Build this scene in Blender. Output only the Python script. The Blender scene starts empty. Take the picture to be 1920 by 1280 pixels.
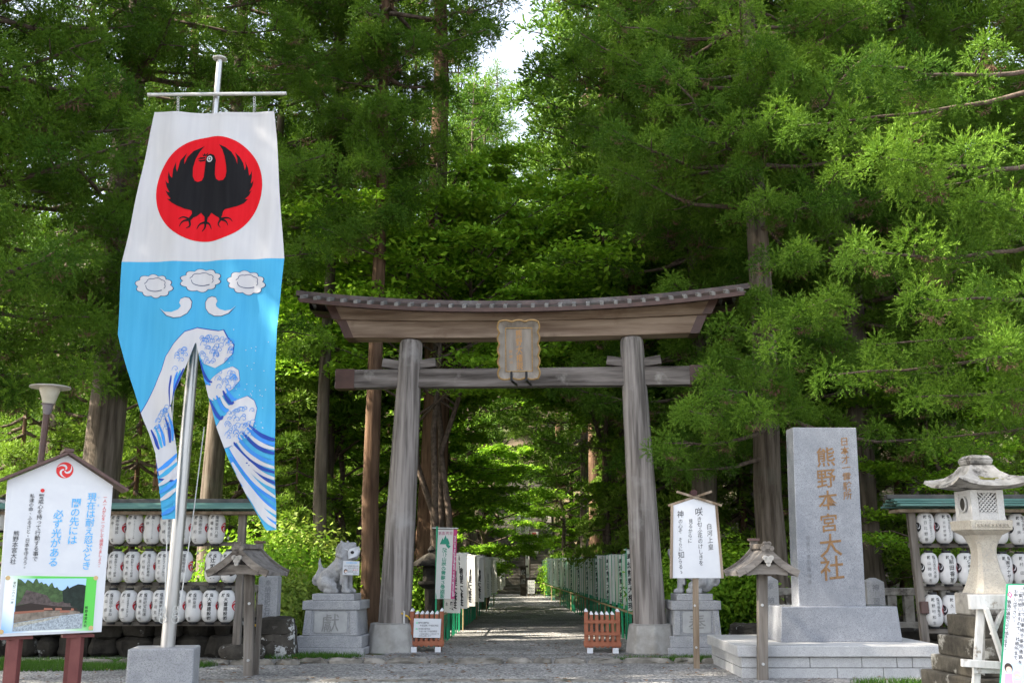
import bpy, math, random
import numpy as np
from mathutils import Vector, Matrix
from mathutils.geometry import delaunay_2d_cdt

R_ = math.radians
scene = bpy.context.scene
COL = scene.collection

# ------------------------------------------------------------------ camera, sky, sun, exposure
CAM_H, F_PX, PITCH = 1.6, 1950.0, R_(12.01)
cam = bpy.data.cameras.new('camera')
cam.sensor_width = 36.0
cam.lens = 36.0 * F_PX / 1920.0
cam.clip_end = 2000
cam_ob = bpy.data.objects.new('camera', cam)
COL.objects.link(cam_ob)
cam_ob.location = (0, 0, CAM_H)
cam_ob.rotation_euler = (R_(90) + PITCH, 0, 0)
scene.camera = cam_ob

SUN_EL, SUN_AZ = R_(43), R_(-101)          # azimuth from +Y, clockwise seen from above (negative: to the left)
sun_dir = Vector((math.sin(SUN_AZ) * math.cos(SUN_EL), math.cos(SUN_AZ) * math.cos(SUN_EL), math.sin(SUN_EL)))
world = bpy.data.worlds.new('World')
scene.world = world
world.use_nodes = True
wn = world.node_tree
sky = wn.nodes.new('ShaderNodeTexSky')
sky.sky_type = 'NISHITA'
sky.sun_disc = False
sky.sun_elevation = SUN_EL
sky.sun_rotation = SUN_AZ
sky.air_density = 1.0
sky.dust_density = 3.0
sky.ozone_density = 1.0
bg = wn.nodes['Background']
bg.inputs['Strength'].default_value = 0.15
hs = wn.nodes.new('ShaderNodeHueSaturation')      # a pale, milky sky
hs.inputs['Saturation'].default_value = 0.5
wn.links.new(sky.outputs[0], hs.inputs['Color'])
wn.links.new(hs.outputs[0], bg.inputs[0])
sl = bpy.data.lights.new('sun', 'SUN')
sl.energy = 5.0
sl.angle = R_(0.6)
sl.color = (1.0, 0.90, 0.74)
sun_ob = bpy.data.objects.new('sun', sl)
COL.objects.link(sun_ob)
sun_ob.rotation_euler = sun_dir.to_track_quat('Z', 'Y').to_euler()
vs = scene.view_settings
vs.view_transform = 'Standard'
vs.look = 'None'
vs.gamma = 1.0
vs.use_curve_mapping = False
vs.exposure = 2.24
try:
    scene.cycles.max_bounces = 8
    scene.cycles.diffuse_bounces = 4
    scene.cycles.transmission_bounces = 4
    scene.cycles.glossy_bounces = 2
except Exception:
    pass

# ------------------------------------------------------------------ measuring helpers: photo pixel (1920 wide) at a chosen distance -> metres
CT, ST = math.cos(PITCH), math.sin(PITCH)
def ray(px, py):
    u, v = (px - 960) / F_PX, (640 - py) / F_PX
    return Vector((u, CT - v * ST, ST + v * CT))
def P(px, py, Y):
    d = ray(px, py)
    return Vector((0, 0, CAM_H)) + d * (Y / d.y)
def G(px, py, z=0.0):
    d = ray(px, py)
    return Vector((0, 0, CAM_H)) + d * ((z - CAM_H) / d.z)
def ZZ(py, Y):
    return P(960, py, Y).z
def XX(px, Y, z):
    return (px - 960) / F_PX * (Y * CT + (z - CAM_H) * ST)

# ------------------------------------------------------------------ mesh collecting
class MB:
    def __init__(s):
        s.v, s.f, s.m, s.mi = [], [], [], 0
    def add(s, vs_, fs):
        o = len(s.v)
        s.v.extend([tuple(p) for p in vs_])
        for f in fs:
            s.f.append([i + o for i in f]); s.m.append(s.mi)
        return s
    def box(s, c, d, rot=None):
        hx, hy, hz = d[0] / 2, d[1] / 2, d[2] / 2
        vv = [Vector((x, y, z)) for x in (-hx, hx) for y in (-hy, hy) for z in (-hz, hz)]
        if rot is not None:
            vv = [rot @ p for p in vv]
        c = Vector(c)
        return s.add([p + c for p in vv], [(0, 1, 3, 2), (4, 6, 7, 5), (0, 4, 5, 1), (2, 3, 7, 6), (0, 2, 6, 4), (1, 5, 7, 3)])
    def frust(s, c, d0, d1, h, rot=None):        # square frustum standing on c
        vv = [Vector((sx * d[0] / 2, sy * d[1] / 2, z)) for d, z in ((d0, 0), (d1, h)) for sx, sy in ((-1, -1), (1, -1), (1, 1), (-1, 1))]
        if rot is not None:
            vv = [rot @ p for p in vv]
        c = Vector(c)
        return s.add([p + c for p in vv], [(3, 2, 1, 0), (4, 5, 6, 7), (0, 1, 5, 4), (1, 2, 6, 5), (2, 3, 7, 6), (3, 0, 4, 7)])
    def bar(s, a, b, w, h=None, up=(0, 0, 1)):
        h = w if h is None else h
        a, b = Vector(a), Vector(b)
        d = b - a
        L = d.length
        d.normalize()
        up = Vector(up)
        if abs(d.dot(up)) > 0.98:
            up = Vector((0, 1, 0))
        sx = d.cross(up).normalized()
        sz = sx.cross(d).normalized()
        vv = [p + sx * (i * w / 2) + sz * (j * h / 2) for p in (a, b) for i, j in ((-1, -1), (1, -1), (1, 1), (-1, 1))]
        return s.add(vv, [(3, 2, 1, 0), (4, 5, 6, 7), (0, 1, 5, 4), (1, 2, 6, 5), (2, 3, 7, 6), (3, 0, 4, 7)])
    def tube(s, pts, rad, n=8, caps=True):
        pts = [Vector(p) for p in pts]
        if not hasattr(rad, '__len__'):
            rad = [rad] * len(pts)
        rings = []
        prev = None
        for i, p in enumerate(pts):
            d = (pts[min(i + 1, len(pts) - 1)] - pts[max(i - 1, 0)]).normalized()
            if prev is None:
                a = Vector((0, 0, 1)) if abs(d.z) < 0.9 else Vector((1, 0, 0))
                x = d.cross(a).normalized()
            else:
                x = (prev - d * prev.dot(d)).normalized()
            prev = x
            y = d.cross(x)
            rings.append([p + (x * math.cos(2 * math.pi * k / n) + y * math.sin(2 * math.pi * k / n)) * rad[i] for k in range(n)])
        vv = [q for r in rings for q in r]
        ff = []
        for i in range(len(pts) - 1):
            for k in range(n):
                a, b = i * n + k, i * n + (k + 1) % n
                ff.append((a, b, b + n, a + n))
        if caps:
            ff.append(tuple(range(n))[::-1]); ff.append(tuple((len(pts) - 1) * n + k for k in range(n)))
        return s.add(vv, ff)
    def lathe(s, prof, c=(0, 0, 0), n=20, sq=None):
        c = Vector(c)
        vv = [c + Vector((r * math.cos(2 * math.pi * k / n), r * math.sin(2 * math.pi * k / n), z)) for r, z in prof for k in range(n)]
        ff = []
        for i in range(len(prof) - 1):
            for k in range(n):
                a, b = i * n + k, i * n + (k + 1) % n
                ff.append((a, b, b + n, a + n))
        ff.append(tuple(range(n))[::-1]); ff.append(tuple((len(prof) - 1) * n + k for k in range(n)))
        return s.add(vv, ff)
    def prism(s, fr, poly, n0, n1):              # outline (u, v) in a frame, from n0 (back) to n1 (front)
        k = len(poly)
        area = sum(poly[i][0] * poly[(i + 1) % k][1] - poly[(i + 1) % k][0] * poly[i][1] for i in range(k))
        if area < 0:
            poly = poly[::-1]
        vv = [fr.pt(u, v, n1) for u, v in poly] + [fr.pt(u, v, n0) for u, v in poly]
        ff = [tuple(range(k)), tuple(range(2 * k - 1, k - 1, -1))]
        ff += [(i, i + k, (i + 1) % k + k, (i + 1) % k) for i in range(k)]
        return s.add(vv, ff)
    def build(s, name, mats, parent=None, smooth=False, bevel=0.0, loc=None):
        me = bpy.data.meshes.new(name)
        off = Vector((0, 0, 0))
        me.from_pydata([Vector(p) for p in s.v], [], s.f)
        if not isinstance(mats, (list, tuple)):
            mats = [mats]
        for m in mats:
            me.materials.append(m)
        if len(mats) > 1:
            me.polygons.foreach_set('material_index', s.m)
        if smooth:
            me.polygons.foreach_set('use_smooth', [True] * len(me.polygons))
            if smooth != 'all':
                try:
                    me.set_sharp_from_angle(angle=R_(40))
                except Exception:
                    pass
        me.update()
        return link(name, me, parent, bevel)

def link(name, me, parent=None, bevel=0.0):
    o = bpy.data.objects.new(name, me)
    COL.objects.link(o)
    if parent is not None:
        o.parent = parent
        o.matrix_parent_inverse = Matrix.Translation(-parent.location) if parent.type == 'EMPTY' else Matrix()
    if bevel > 0:
        b = o.modifiers.new('edge', 'BEVEL')
        b.width = bevel; b.segments = 2; b.limit_method = 'ANGLE'; b.angle_limit = R_(40)
    return o

class Frame:
    def __init__(s, O, Rv, U):
        s.O, s.R, s.U = Vector(O), Vector(Rv).normalized(), Vector(U).normalized()
        s.N = s.R.cross(s.U).normalized()        # towards the viewer when R points right and U up
        s.U = s.N.cross(s.R).normalized()
    def pt(s, u, v, n=0.0):
        return s.O + s.R * u + s.U * v + s.N * n
    def uv(s, px, py):
        d = ray(px, py)
        c = Vector((0, 0, CAM_H))
        t = (s.O - c).dot(s.N) / d.dot(s.N)
        q = c + d * t - s.O
        return (q.dot(s.R), q.dot(s.U))

def thing(name, label, cat, loc=(0, 0, 0), group=None):
    o = bpy.data.objects.new(name, None)
    COL.objects.link(o)
    o.location = loc
    o.empty_display_size = 0.2
    return tag(o, label, cat, group)
def tag(o, label=None, cat=None, group=None, kind=None):
    if label: o['label'] = label
    if cat: o['category'] = cat
    if group: o['group'] = group
    if kind: o['kind'] = kind
    return o
def kids(o):
    return [c for c in o.children]
def dup(o, parent=None):
    c = o.copy()
    COL.objects.link(c)
    if parent is not None:
        c.parent = parent
    for ch in kids(o):
        dup(ch, c)
    return c

# ------------------------------------------------------------------ materials
MATS = {}
def mat(name, c1, c2=None, scale=8.0, stretch=(1, 1, 1), rough=0.8, bump=0.0, bscale=None, spec=0.3, metal=0.0, detail=4.0, lo=0.35, hi=0.65,
        stain=None, sscale=1.2, slo=0.55, shi=0.7, speck=None, spk=220.0, trans=0.0):
    if name in MATS:
        return MATS[name]
    m = bpy.data.materials.new(name)
    m.use_nodes = True
    nt = m.node_tree
    b = nt.nodes['Principled BSDF']
    b.inputs['Roughness'].default_value = rough
    b.inputs['Metallic'].default_value = metal
    b.inputs['Specular IOR Level'].default_value = spec
    L = nt.links.new
    tc = nt.nodes.new('ShaderNodeTexCoord')
    mp = nt.nodes.new('ShaderNodeMapping')
    mp.inputs['Scale'].default_value = stretch
    L(tc.outputs['Object'], mp.inputs['Vector'])
    def noise(sc, det=4.0, vec=None, rgh=0.6):
        n = nt.nodes.new('ShaderNodeTexNoise')
        n.inputs['Scale'].default_value = sc
        n.inputs['Detail'].default_value = det
        n.inputs['Roughness'].default_value = rgh
        L(vec or mp.outputs[0], n.inputs['Vector'])
        return n
    def ramp(fac, a, z):
        r = nt.nodes.new('ShaderNodeMapRange')
        r.inputs['From Min'].default_value = a; r.inputs['From Max'].default_value = z
        L(fac, r.inputs['Value'])
        return r.outputs[0]
    def mix(fac, a, z):
        x = nt.nodes.new('ShaderNodeMix')
        x.data_type = 'RGBA'
        L(fac, x.inputs[0])
        for sock, val in ((x.inputs[6], a), (x.inputs[7], z)):
            if isinstance(val, tuple): sock.default_value = (*val[:3], 1)
            else: L(val, sock)
        return x.outputs[2]
    col = None
    if c2 is not None:
        n = noise(scale, detail)
        col = mix(ramp(n.outputs[0], lo, hi), c1, c2)
    else:
        col = None
        b.inputs['Base Color'].default_value = (*c1, 1)
    if speck is not None:
        v = nt.nodes.new('ShaderNodeTexVoronoi')
        v.inputs['Scale'].default_value = spk
        L(tc.outputs['Object'], v.inputs['Vector'])
        sp = nt.nodes.new('ShaderNodeSeparateColor')
        L(v.outputs['Color'], sp.inputs[0])
        col = mix(ramp(sp.outputs[0], 0.55, 0.95), col if col is not None else c1, speck)
    if stain is not None:
        n2 = noise(sscale, 6.0, tc.outputs['Object'], 0.65)
        col = mix(ramp(n2.outputs[0], slo, shi), col if col is not None else c1, stain)
    if col is not None:
        L(col, b.inputs['Base Color'])
    if bump > 0:
        n3 = noise(bscale or scale * 3, 5.0)
        bn = nt.nodes.new('ShaderNodeBump')
        bn.inputs['Strength'].default_value = bump
        bn.inputs['Distance'].default_value = 0.02
        L(n3.outputs[0], bn.inputs['Height'])
        L(bn.outputs[0], b.inputs['Normal'])
    if trans > 0:
        tr = nt.nodes.new('ShaderNodeBsdfTranslucent')
        mx = nt.nodes.new('ShaderNodeMixShader')
        mx.inputs[0].default_value = trans
        if col is not None: L(col, tr.inputs[0])
        else: tr.inputs[0].default_value = (*c1, 1)
        L(b.outputs[0], mx.inputs[1]); L(tr.outputs[0], mx.inputs[2])
        L(mx.outputs[0], nt.nodes['Material Output'].inputs[0])
    MATS[name] = m
    return m

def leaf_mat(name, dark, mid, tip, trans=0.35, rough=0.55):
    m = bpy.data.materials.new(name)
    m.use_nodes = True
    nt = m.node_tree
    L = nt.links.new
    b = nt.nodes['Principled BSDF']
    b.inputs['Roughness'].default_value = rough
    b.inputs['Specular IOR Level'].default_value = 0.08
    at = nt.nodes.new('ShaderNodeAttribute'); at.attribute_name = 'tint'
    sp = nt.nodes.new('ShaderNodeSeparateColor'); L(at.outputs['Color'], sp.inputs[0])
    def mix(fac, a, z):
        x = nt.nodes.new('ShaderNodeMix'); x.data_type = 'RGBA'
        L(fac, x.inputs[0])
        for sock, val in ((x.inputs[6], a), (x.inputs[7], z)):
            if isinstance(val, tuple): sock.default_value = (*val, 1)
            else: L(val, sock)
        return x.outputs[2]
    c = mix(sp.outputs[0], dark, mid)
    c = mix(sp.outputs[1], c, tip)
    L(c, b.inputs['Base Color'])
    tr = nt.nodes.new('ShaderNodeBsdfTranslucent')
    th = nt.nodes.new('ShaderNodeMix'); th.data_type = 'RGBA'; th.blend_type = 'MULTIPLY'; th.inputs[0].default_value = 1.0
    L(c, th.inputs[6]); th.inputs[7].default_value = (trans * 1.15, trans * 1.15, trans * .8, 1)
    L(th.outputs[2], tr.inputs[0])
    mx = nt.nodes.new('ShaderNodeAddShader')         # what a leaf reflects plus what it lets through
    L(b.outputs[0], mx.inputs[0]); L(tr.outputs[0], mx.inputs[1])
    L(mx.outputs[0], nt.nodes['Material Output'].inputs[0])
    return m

M_BARK = mat("bark", (0.05, 0.04, 0.03), (0.15, 0.125, 0.10), 9.0, (1, 1, 0.09), 0.95, 0.9, 16.0, 0.1, stain=(0.10, 0.10, 0.08), sscale=0.7)
M_BARKR = mat("bark_red", (0.055, 0.032, 0.02), (0.15, 0.095, 0.062), 9.0, (1, 1, 0.09), 0.95, 0.9, 16.0, 0.1)
M_TWIG = mat('twig', (0.055, 0.042, 0.032), (0.13, 0.10, 0.08), 12.0, rough=0.95, spec=0.1)
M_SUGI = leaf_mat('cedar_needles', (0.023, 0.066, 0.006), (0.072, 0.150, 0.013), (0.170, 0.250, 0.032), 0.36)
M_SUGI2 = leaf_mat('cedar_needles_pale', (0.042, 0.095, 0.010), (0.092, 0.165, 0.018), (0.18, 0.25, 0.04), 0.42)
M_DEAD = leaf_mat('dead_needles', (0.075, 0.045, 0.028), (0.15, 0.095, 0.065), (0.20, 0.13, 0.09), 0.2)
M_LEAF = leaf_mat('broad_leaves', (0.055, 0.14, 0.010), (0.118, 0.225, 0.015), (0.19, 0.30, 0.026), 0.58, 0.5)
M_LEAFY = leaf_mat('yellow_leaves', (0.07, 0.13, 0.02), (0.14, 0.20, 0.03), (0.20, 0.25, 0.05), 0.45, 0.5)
M_GRASS = leaf_mat('grass_blades', (0.018, 0.055, 0.006), (0.035, 0.09, 0.010), (0.06, 0.12, 0.02), 0.35)

M_TORII = mat('weathered_wood', (0.10, 0.088, 0.08), (0.30, 0.27, 0.25), 9.0, (1, 1, 0.05), 0.85, 0.7, 24.0, 0.2, lo=.38, hi=.60, stain=(0.34, 0.33, 0.32), sscale=1.0, slo=0.56, shi=0.8)
M_TORIIH = mat('weathered_beam', (0.05, 0.042, 0.037), (0.21, 0.185, 0.17), 8.0, (0.06, 1, 1), 0.85, 0.5, 20.0, 0.2, stain=(0.36, 0.34, 0.31), sscale=1.6, slo=0.6, shi=0.8)
M_KASAGI = mat('brown_beam', (0.135, 0.09, 0.062), (0.31, 0.235, 0.175), 6.0, (0.06, 1, 1), 0.8, 0.4, 20.0, 0.2, stain=(0.11, 0.065, 0.04), sscale=0.9, slo=0.56, shi=0.75)
M_COPPER = mat('brown_copper', (0.034, 0.025, 0.021), (0.085, 0.056, 0.046), 5.0, rough=0.42, spec=0.5, metal=0.4, stain=(0.12, 0.11, 0.10), sscale=1.5)
M_COPPERD = mat('dark_red_metal', (0.050, 0.024, 0.018), (0.075, 0.036, 0.027), 5.0, rough=0.5, spec=0.4)
M_GREENR = mat('verdigris', (0.07, 0.17, 0.155), (0.13, 0.26, 0.235), 4.0, (0.3, 1, 1), 0.6, spec=0.35, stain=(0.10, 0.09, 0.08), sscale=2.0, slo=0.6, shi=0.75)
M_DARKR = mat('dark_ridge', (0.045, 0.05, 0.05), (0.09, 0.085, 0.085), 5.0, rough=0.6)
M_GREYW = mat('grey_timber', (0.085, 0.072, 0.06), (0.22, 0.195, 0.17), 9.0, (1, 1, 0.08), 0.85, 0.5, 22.0, 0.2)
M_GREYH = mat('grey_rail', (0.085, 0.072, 0.062), (0.23, 0.205, 0.18), 9.0, (0.08, 1, 1), 0.85, 0.5, 22.0, 0.2)
M_BROWNW = mat('signpost_wood', (0.16, 0.115, 0.075), (0.31, 0.25, 0.19), 9.0, (1, 1, 0.08), 0.8, 0.4, 22.0, 0.2)
M_WHITE = mat('white_board', (0.57, 0.58, 0.61), (0.61, 0.62, 0.64), 3.0, rough=0.45)
M_PAPER = mat('white_paper', (0.58, 0.59, 0.62), (0.62, 0.63, 0.65), 5.0, rough=0.6)
M_LPAPER = mat('lantern_paper', (0.66, 0.65, 0.64), (0.74, 0.73, 0.72), 6.0, rough=0.5, trans=0.15)
M_BLACK = mat('black_ink', (0.02, 0.02, 0.022), rough=0.6)
M_FADED = mat('faded_ink', (0.16, 0.165, 0.18), rough=0.7)
M_RED = mat('red_ink', (0.62, 0.035, 0.035), rough=0.6)
M_DKRED = mat('crest_red', (0.50, 0.02, 0.03), rough=0.5)
M_SKYB = mat('blue_ink', (0.10, 0.42, 0.78), rough=0.6)
M_GREEN = mat('green_paint', (0.012, 0.23, 0.11), (0.02, 0.31, 0.15), 4.0, rough=0.45)
M_GINK = mat('green_ink', (0.02, 0.24, 0.15), rough=0.6)
M_PINK = mat('magenta_cloth', (0.42, 0.055, 0.16), rough=0.7)
M_ORANGE = mat('orange_brown_paint', (0.25, 0.080, 0.040), (0.31, 0.108, 0.056), 10.0, (1, 1, 0.2), 0.55)
M_GRANITE = mat('granite', (0.29, 0.295, 0.31), (0.37, 0.37, 0.38), 6.0, rough=0.7, speck=(0.22, 0.22, 0.23), spk=110.0, stain=(0.34, 0.34, 0.33), sscale=1.2, slo=0.5, shi=0.8, bump=0.15, bscale=60)
M_POLISH = mat('polished_granite', (0.20, 0.21, 0.235), (0.26, 0.27, 0.295), 5.0, rough=0.22, spec=0.5, speck=(0.13, 0.14, 0.16), spk=140.0, stain=(0.18, 0.19, 0.215), sscale=1.3, slo=0.5, shi=0.8)
M_BLOCK = mat('pale_granite', (0.36, 0.36, 0.365), (0.44, 0.44, 0.44), 4.0, rough=0.75, speck=(0.30, 0.30, 0.30), spk=120.0, bump=0.12, bscale=60)
M_OLDST = mat('old_stone', (0.20, 0.185, 0.16), (0.32, 0.30, 0.265), 5.0, rough=0.9, stain=(0.07, 0.06, 0.05), sscale=2.6, slo=0.5, shi=0.62, bump=0.5, bscale=30)
M_WARMST = mat('warm_stone', (0.33, 0.295, 0.24), (0.42, 0.385, 0.32), 5.0, rough=0.85, speck=(0.28, 0.26, 0.23), spk=90.0, bump=0.3, bscale=40, stain=(0.30, 0.27, 0.22), sscale=2.5)
M_MOSSY = mat('mossy_roof_stone', (0.20, 0.19, 0.17), (0.34, 0.325, 0.30), 6.0, rough=0.95, stain=(0.06, 0.055, 0.05), sscale=5.0, slo=0.50, shi=0.64, bump=0.6, bscale=24)
M_DARKST = mat('dark_wall_stone', (0.012, 0.010, 0.008), (0.045, 0.040, 0.032), 3.0, rough=0.95, stain=(0.26, 0.26, 0.25), sscale=2.4, slo=0.62, shi=0.67, bump=0.8, bscale=14)
M_MOSSBLK = mat('blackened_step_stone', (0.028, 0.024, 0.018), (0.105, 0.092, 0.07), 3.5, rough=0.95, stain=(0.38, 0.36, 0.31), sscale=3.0, slo=0.58, shi=0.66, bump=0.6, bscale=20)
M_LICHEN = mat('lichened_boulder', (0.025, 0.022, 0.018), (0.075, 0.066, 0.055), 4.0, rough=0.95, stain=(0.42, 0.42, 0.41), sscale=3.4, slo=0.56, shi=0.59, bump=0.8, bscale=14)
M_MOSS = mat('moss', (0.10, 0.10, 0.02), (0.16, 0.15, 0.03), 20.0, rough=1.0, bump=0.8, bscale=60)
M_CONC = mat('foundation_concrete', (0.25, 0.24, 0.225), (0.35, 0.34, 0.32), 4.0, rough=0.85, stain=(0.20, 0.185, 0.165), sscale=1.8, slo=0.52, shi=0.72, bump=0.25, bscale=30)
M_STEEL = mat('brushed_steel', (0.42, 0.415, 0.41), (0.50, 0.49, 0.48), 30.0, (1, 1, 0.05), 0.38, metal=0.85, spec=0.5)
M_STEELD = mat('galvanised', (0.42, 0.42, 0.42), (0.55, 0.55, 0.54), 8.0, rough=0.5, metal=0.5)
M_BRONZE = mat('brown_steel', (0.085, 0.05, 0.045), (0.11, 0.065, 0.055), 6.0, rough=0.45)
M_MAROON = mat('maroon_paint', (0.12, 0.032, 0.03), (0.15, 0.045, 0.04), 6.0, rough=0.5)
M_GLASSF = mat('frosted_glass', (0.55, 0.52, 0.42), (0.68, 0.65, 0.55), 4.0, rough=0.25, trans=0.3)
M_ROPE = mat('pale_rope', (0.55, 0.55, 0.53), rough=0.8)
M_GOLD = mat('gold_leaf', (0.24, 0.145, 0.055), (0.36, 0.235, 0.10), 20.0, rough=0.45, metal=0.4)
M_GREYPANEL = mat('plaque_board', (0.19, 0.165, 0.14), (0.28, 0.25, 0.215), 9.0, (1, 1, 0.06), 0.8, 0.3, 22)
M_CARVED = mat('engraved_gold', (0.25, 0.14, 0.062), (0.16, 0.085, 0.036), 20.0, rough=0.6)
M_YELLOW = mat('yellow_paint', (0.62, 0.38, 0.02), rough=0.6)
M_IRON = mat('black_iron', (0.02, 0.02, 0.022), rough=0.45, metal=0.3)
M_EASEL = mat('peeling_white_timber', (0.50, 0.48, 0.45), (0.66, 0.65, 0.63), 14.0, (1, 1, 0.15), 0.7, 0.4, 30, stain=(0.24, 0.20, 0.16), sscale=5.0, slo=0.6, shi=0.68)
M_HAIR = mat('drawn_brown', (0.06, 0.04, 0.03), rough=0.7)
M_SKIN = mat('drawn_skin', (0.72, 0.50, 0.40), rough=0.7)
M_PINKC = mat('drawn_pink', (0.72, 0.36, 0.48), rough=0.7)
M_LILAC = mat('drawn_lilac', (0.55, 0.45, 0.62), rough=0.7)
M_PALEB = mat('drawn_pale_blue', (0.50, 0.68, 0.86), rough=0.7)
# ================================================================== THE SETTING
def path_x(y):                                    # left and right edge of the gravel path
    t = max(0.0, min(1.0, (y - 20.5) / 35.5))
    return -2.0 + 1.0 * t, 2.75 - 0.95 * t
def hgt(x, y):
    if y < 22: return 0.0
    l, r = path_x(y)
    d = max(l - 0.6 - x, x - r - 0.6, 0.0)
    b = min(1.0, d / 6.0)
    side = 0.09 * (y - 22) if y < 48 else 2.34 + 0.42 * (y - 48)
    mid = 0.0 if y < 56 else 0.50 * (y - 56)
    return (1 - b) * mid + b * max(side, mid) + 0.12 * b * math.sin(x * 0.9) * math.cos(y * 0.7)
def make_ground():
    xs = np.concatenate([np.arange(-120, -30, 6), np.arange(-30, 30, 1.0), np.arange(30, 121, 6)])
    ys = np.concatenate([np.arange(-60, 20, 5), np.arange(20, 76, 1.0), np.arange(76, 181, 5)])
    nx, ny = len(xs), len(ys)
    V = [(x, y, hgt(x, y)) for y in ys for x in xs]
    F = [(j * nx + i, j * nx + i + 1, (j + 1) * nx + i + 1, (j + 1) * nx + i) for j in range(ny - 1) for i in range(nx - 1)]
    me = bpy.data.meshes.new('ground'); me.from_pydata(V, [], F)
    me.polygons.foreach_set('use_smooth', [True] * len(F))
    me.materials.append(mat('forest_floor', (0.055, 0.042, 0.028), (0.12, 0.095, 0.06), 1.6, rough=1.0, bump=0.8, bscale=9, stain=(0.045, 0.075, 0.02), sscale=0.35, slo=0.5, shi=0.62))
    tag(link('ground', me), kind='structure')
make_ground()

def gravel_mat():
    m = bpy.data.materials.new('grey_gravel'); m.use_nodes = True
    nt = m.node_tree; L = nt.links.new
    b = nt.nodes['Principled BSDF']; b.inputs['Roughness'].default_value = 0.9; b.inputs['Specular IOR Level'].default_value = 0.2
    tc = nt.nodes.new('ShaderNodeTexCoord')
    v = nt.nodes.new('ShaderNodeTexVoronoi'); v.inputs['Scale'].default_value = 34; L(tc.outputs['Object'], v.inputs['Vector'])
    sp = nt.nodes.new('ShaderNodeSeparateColor'); L(v.outputs['Color'], sp.inputs[0])
    n = nt.nodes.new('ShaderNodeTexNoise'); n.inputs['Scale'].default_value = 0.8; n.inputs['Detail'].default_value = 5; L(tc.outputs['Object'], n.inputs['Vector'])
    cr = nt.nodes.new('ShaderNodeValToRGB'); L(sp.outputs[0], cr.inputs[0])
    e = cr.color_ramp.elements
    e[0].position = 0.0; e[0].color = (0.13, 0.13, 0.135, 1); e[1].position = 1.0; e[1].color = (0.50, 0.49, 0.47, 1)
    k = cr.color_ramp.elements.new(0.5); k.color = (0.27, 0.265, 0.26, 1)
    mx = nt.nodes.new('ShaderNodeMix'); mx.data_type = 'RGBA'; mx.blend_type = 'MULTIPLY'; mx.inputs[0].default_value = 1.0
    r2 = nt.nodes.new('ShaderNodeMapRange'); r2.inputs[1].default_value = 0.3; r2.inputs[2].default_value = 0.7; r2.inputs[3].default_value = 0.60; r2.inputs[4].default_value = 1.12
    L(n.outputs[0], r2.inputs[0]); L(cr.outputs[0], mx.inputs[6]); L(r2.outputs[0], mx.inputs[7])
    L(mx.outputs[2], b.inputs['Base Color'])
    bn = nt.nodes.new('ShaderNodeBump'); bn.inputs['Strength'].default_value = 1.0; bn.inputs['Distance'].default_value = 0.03
    L(v.outputs['Distance'], bn.inputs['Height']); bn.invert = True
    L(bn.outputs[0], b.inputs['Normal'])
    return m
M_GRAVEL = gravel_mat()
def strip(name, rows, z, m, kind='structure'):     # rows of (y, x0, x1)
    V, F = [], []
    for y, a, c in rows:
        V += [(a + (c - a) * k / 6, y, z) for k in range(7)]
    for j in range(len(rows) - 1):
        F += [(j * 7 + i, j * 7 + i + 1, (j + 1) * 7 + i + 1, (j + 1) * 7 + i) for i in range(6)]
    me = bpy.data.meshes.new(name); me.from_pydata(V, [], F); me.materials.append(m)
    return tag(link(name, me), kind=kind)
strip('gravel_forecourt', [(-30, -45, 45), (16, -45, 45), (19.2, -45, 45)], 0.005, M_GRAVEL)
rr = random.Random(5)
strip('gravel_path', [(19.2, -2.35, 3.0)] + [(y, path_x(y)[0] + rr.uniform(-.08, .08), path_x(y)[1] + rr.uniform(-.08, .08)) for y in np.arange(20, 56.2, 1.0)], 0.012, M_GRAVEL)

# kerb of low rough stones across the forecourt
def rock_mesh(rng, size, sub=2, rough=0.16, pw=5):
    import bmesh
    bm = bmesh.new()
    bmesh.ops.create_cube(bm, size=1.0)
    bmesh.ops.subdivide_edges(bm, edges=bm.edges[:], cuts=sub + 1, use_grid_fill=True)
    ph = [rng.uniform(0, 9) for _ in range(6)]
    for v in bm.verts:
        c = v.co
        k = 1.0 / max(0.62, (abs(c.x * 2) ** pw + abs(c.y * 2) ** pw + abs(c.z * 2) ** pw) ** (1 / pw))
        n = math.sin(c.x * 5 + ph[0]) * math.cos(c.y * 6 + ph[1]) + math.sin(c.z * 7 + ph[2]) * 0.7 + math.sin(c.x * 11 + c.y * 9 + ph[3]) * 0.5
        v.co = Vector((c.x * size[0], c.y * size[1], c.z * size[2])) * (k * (1 + rough * 0.4 * n))
    V = [v.co.copy() for v in bm.verts]; F = [[v.index for v in f.verts] for f in bm.faces]
    bm.verts.index_update()
    bm.free()
    return V, F
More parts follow.
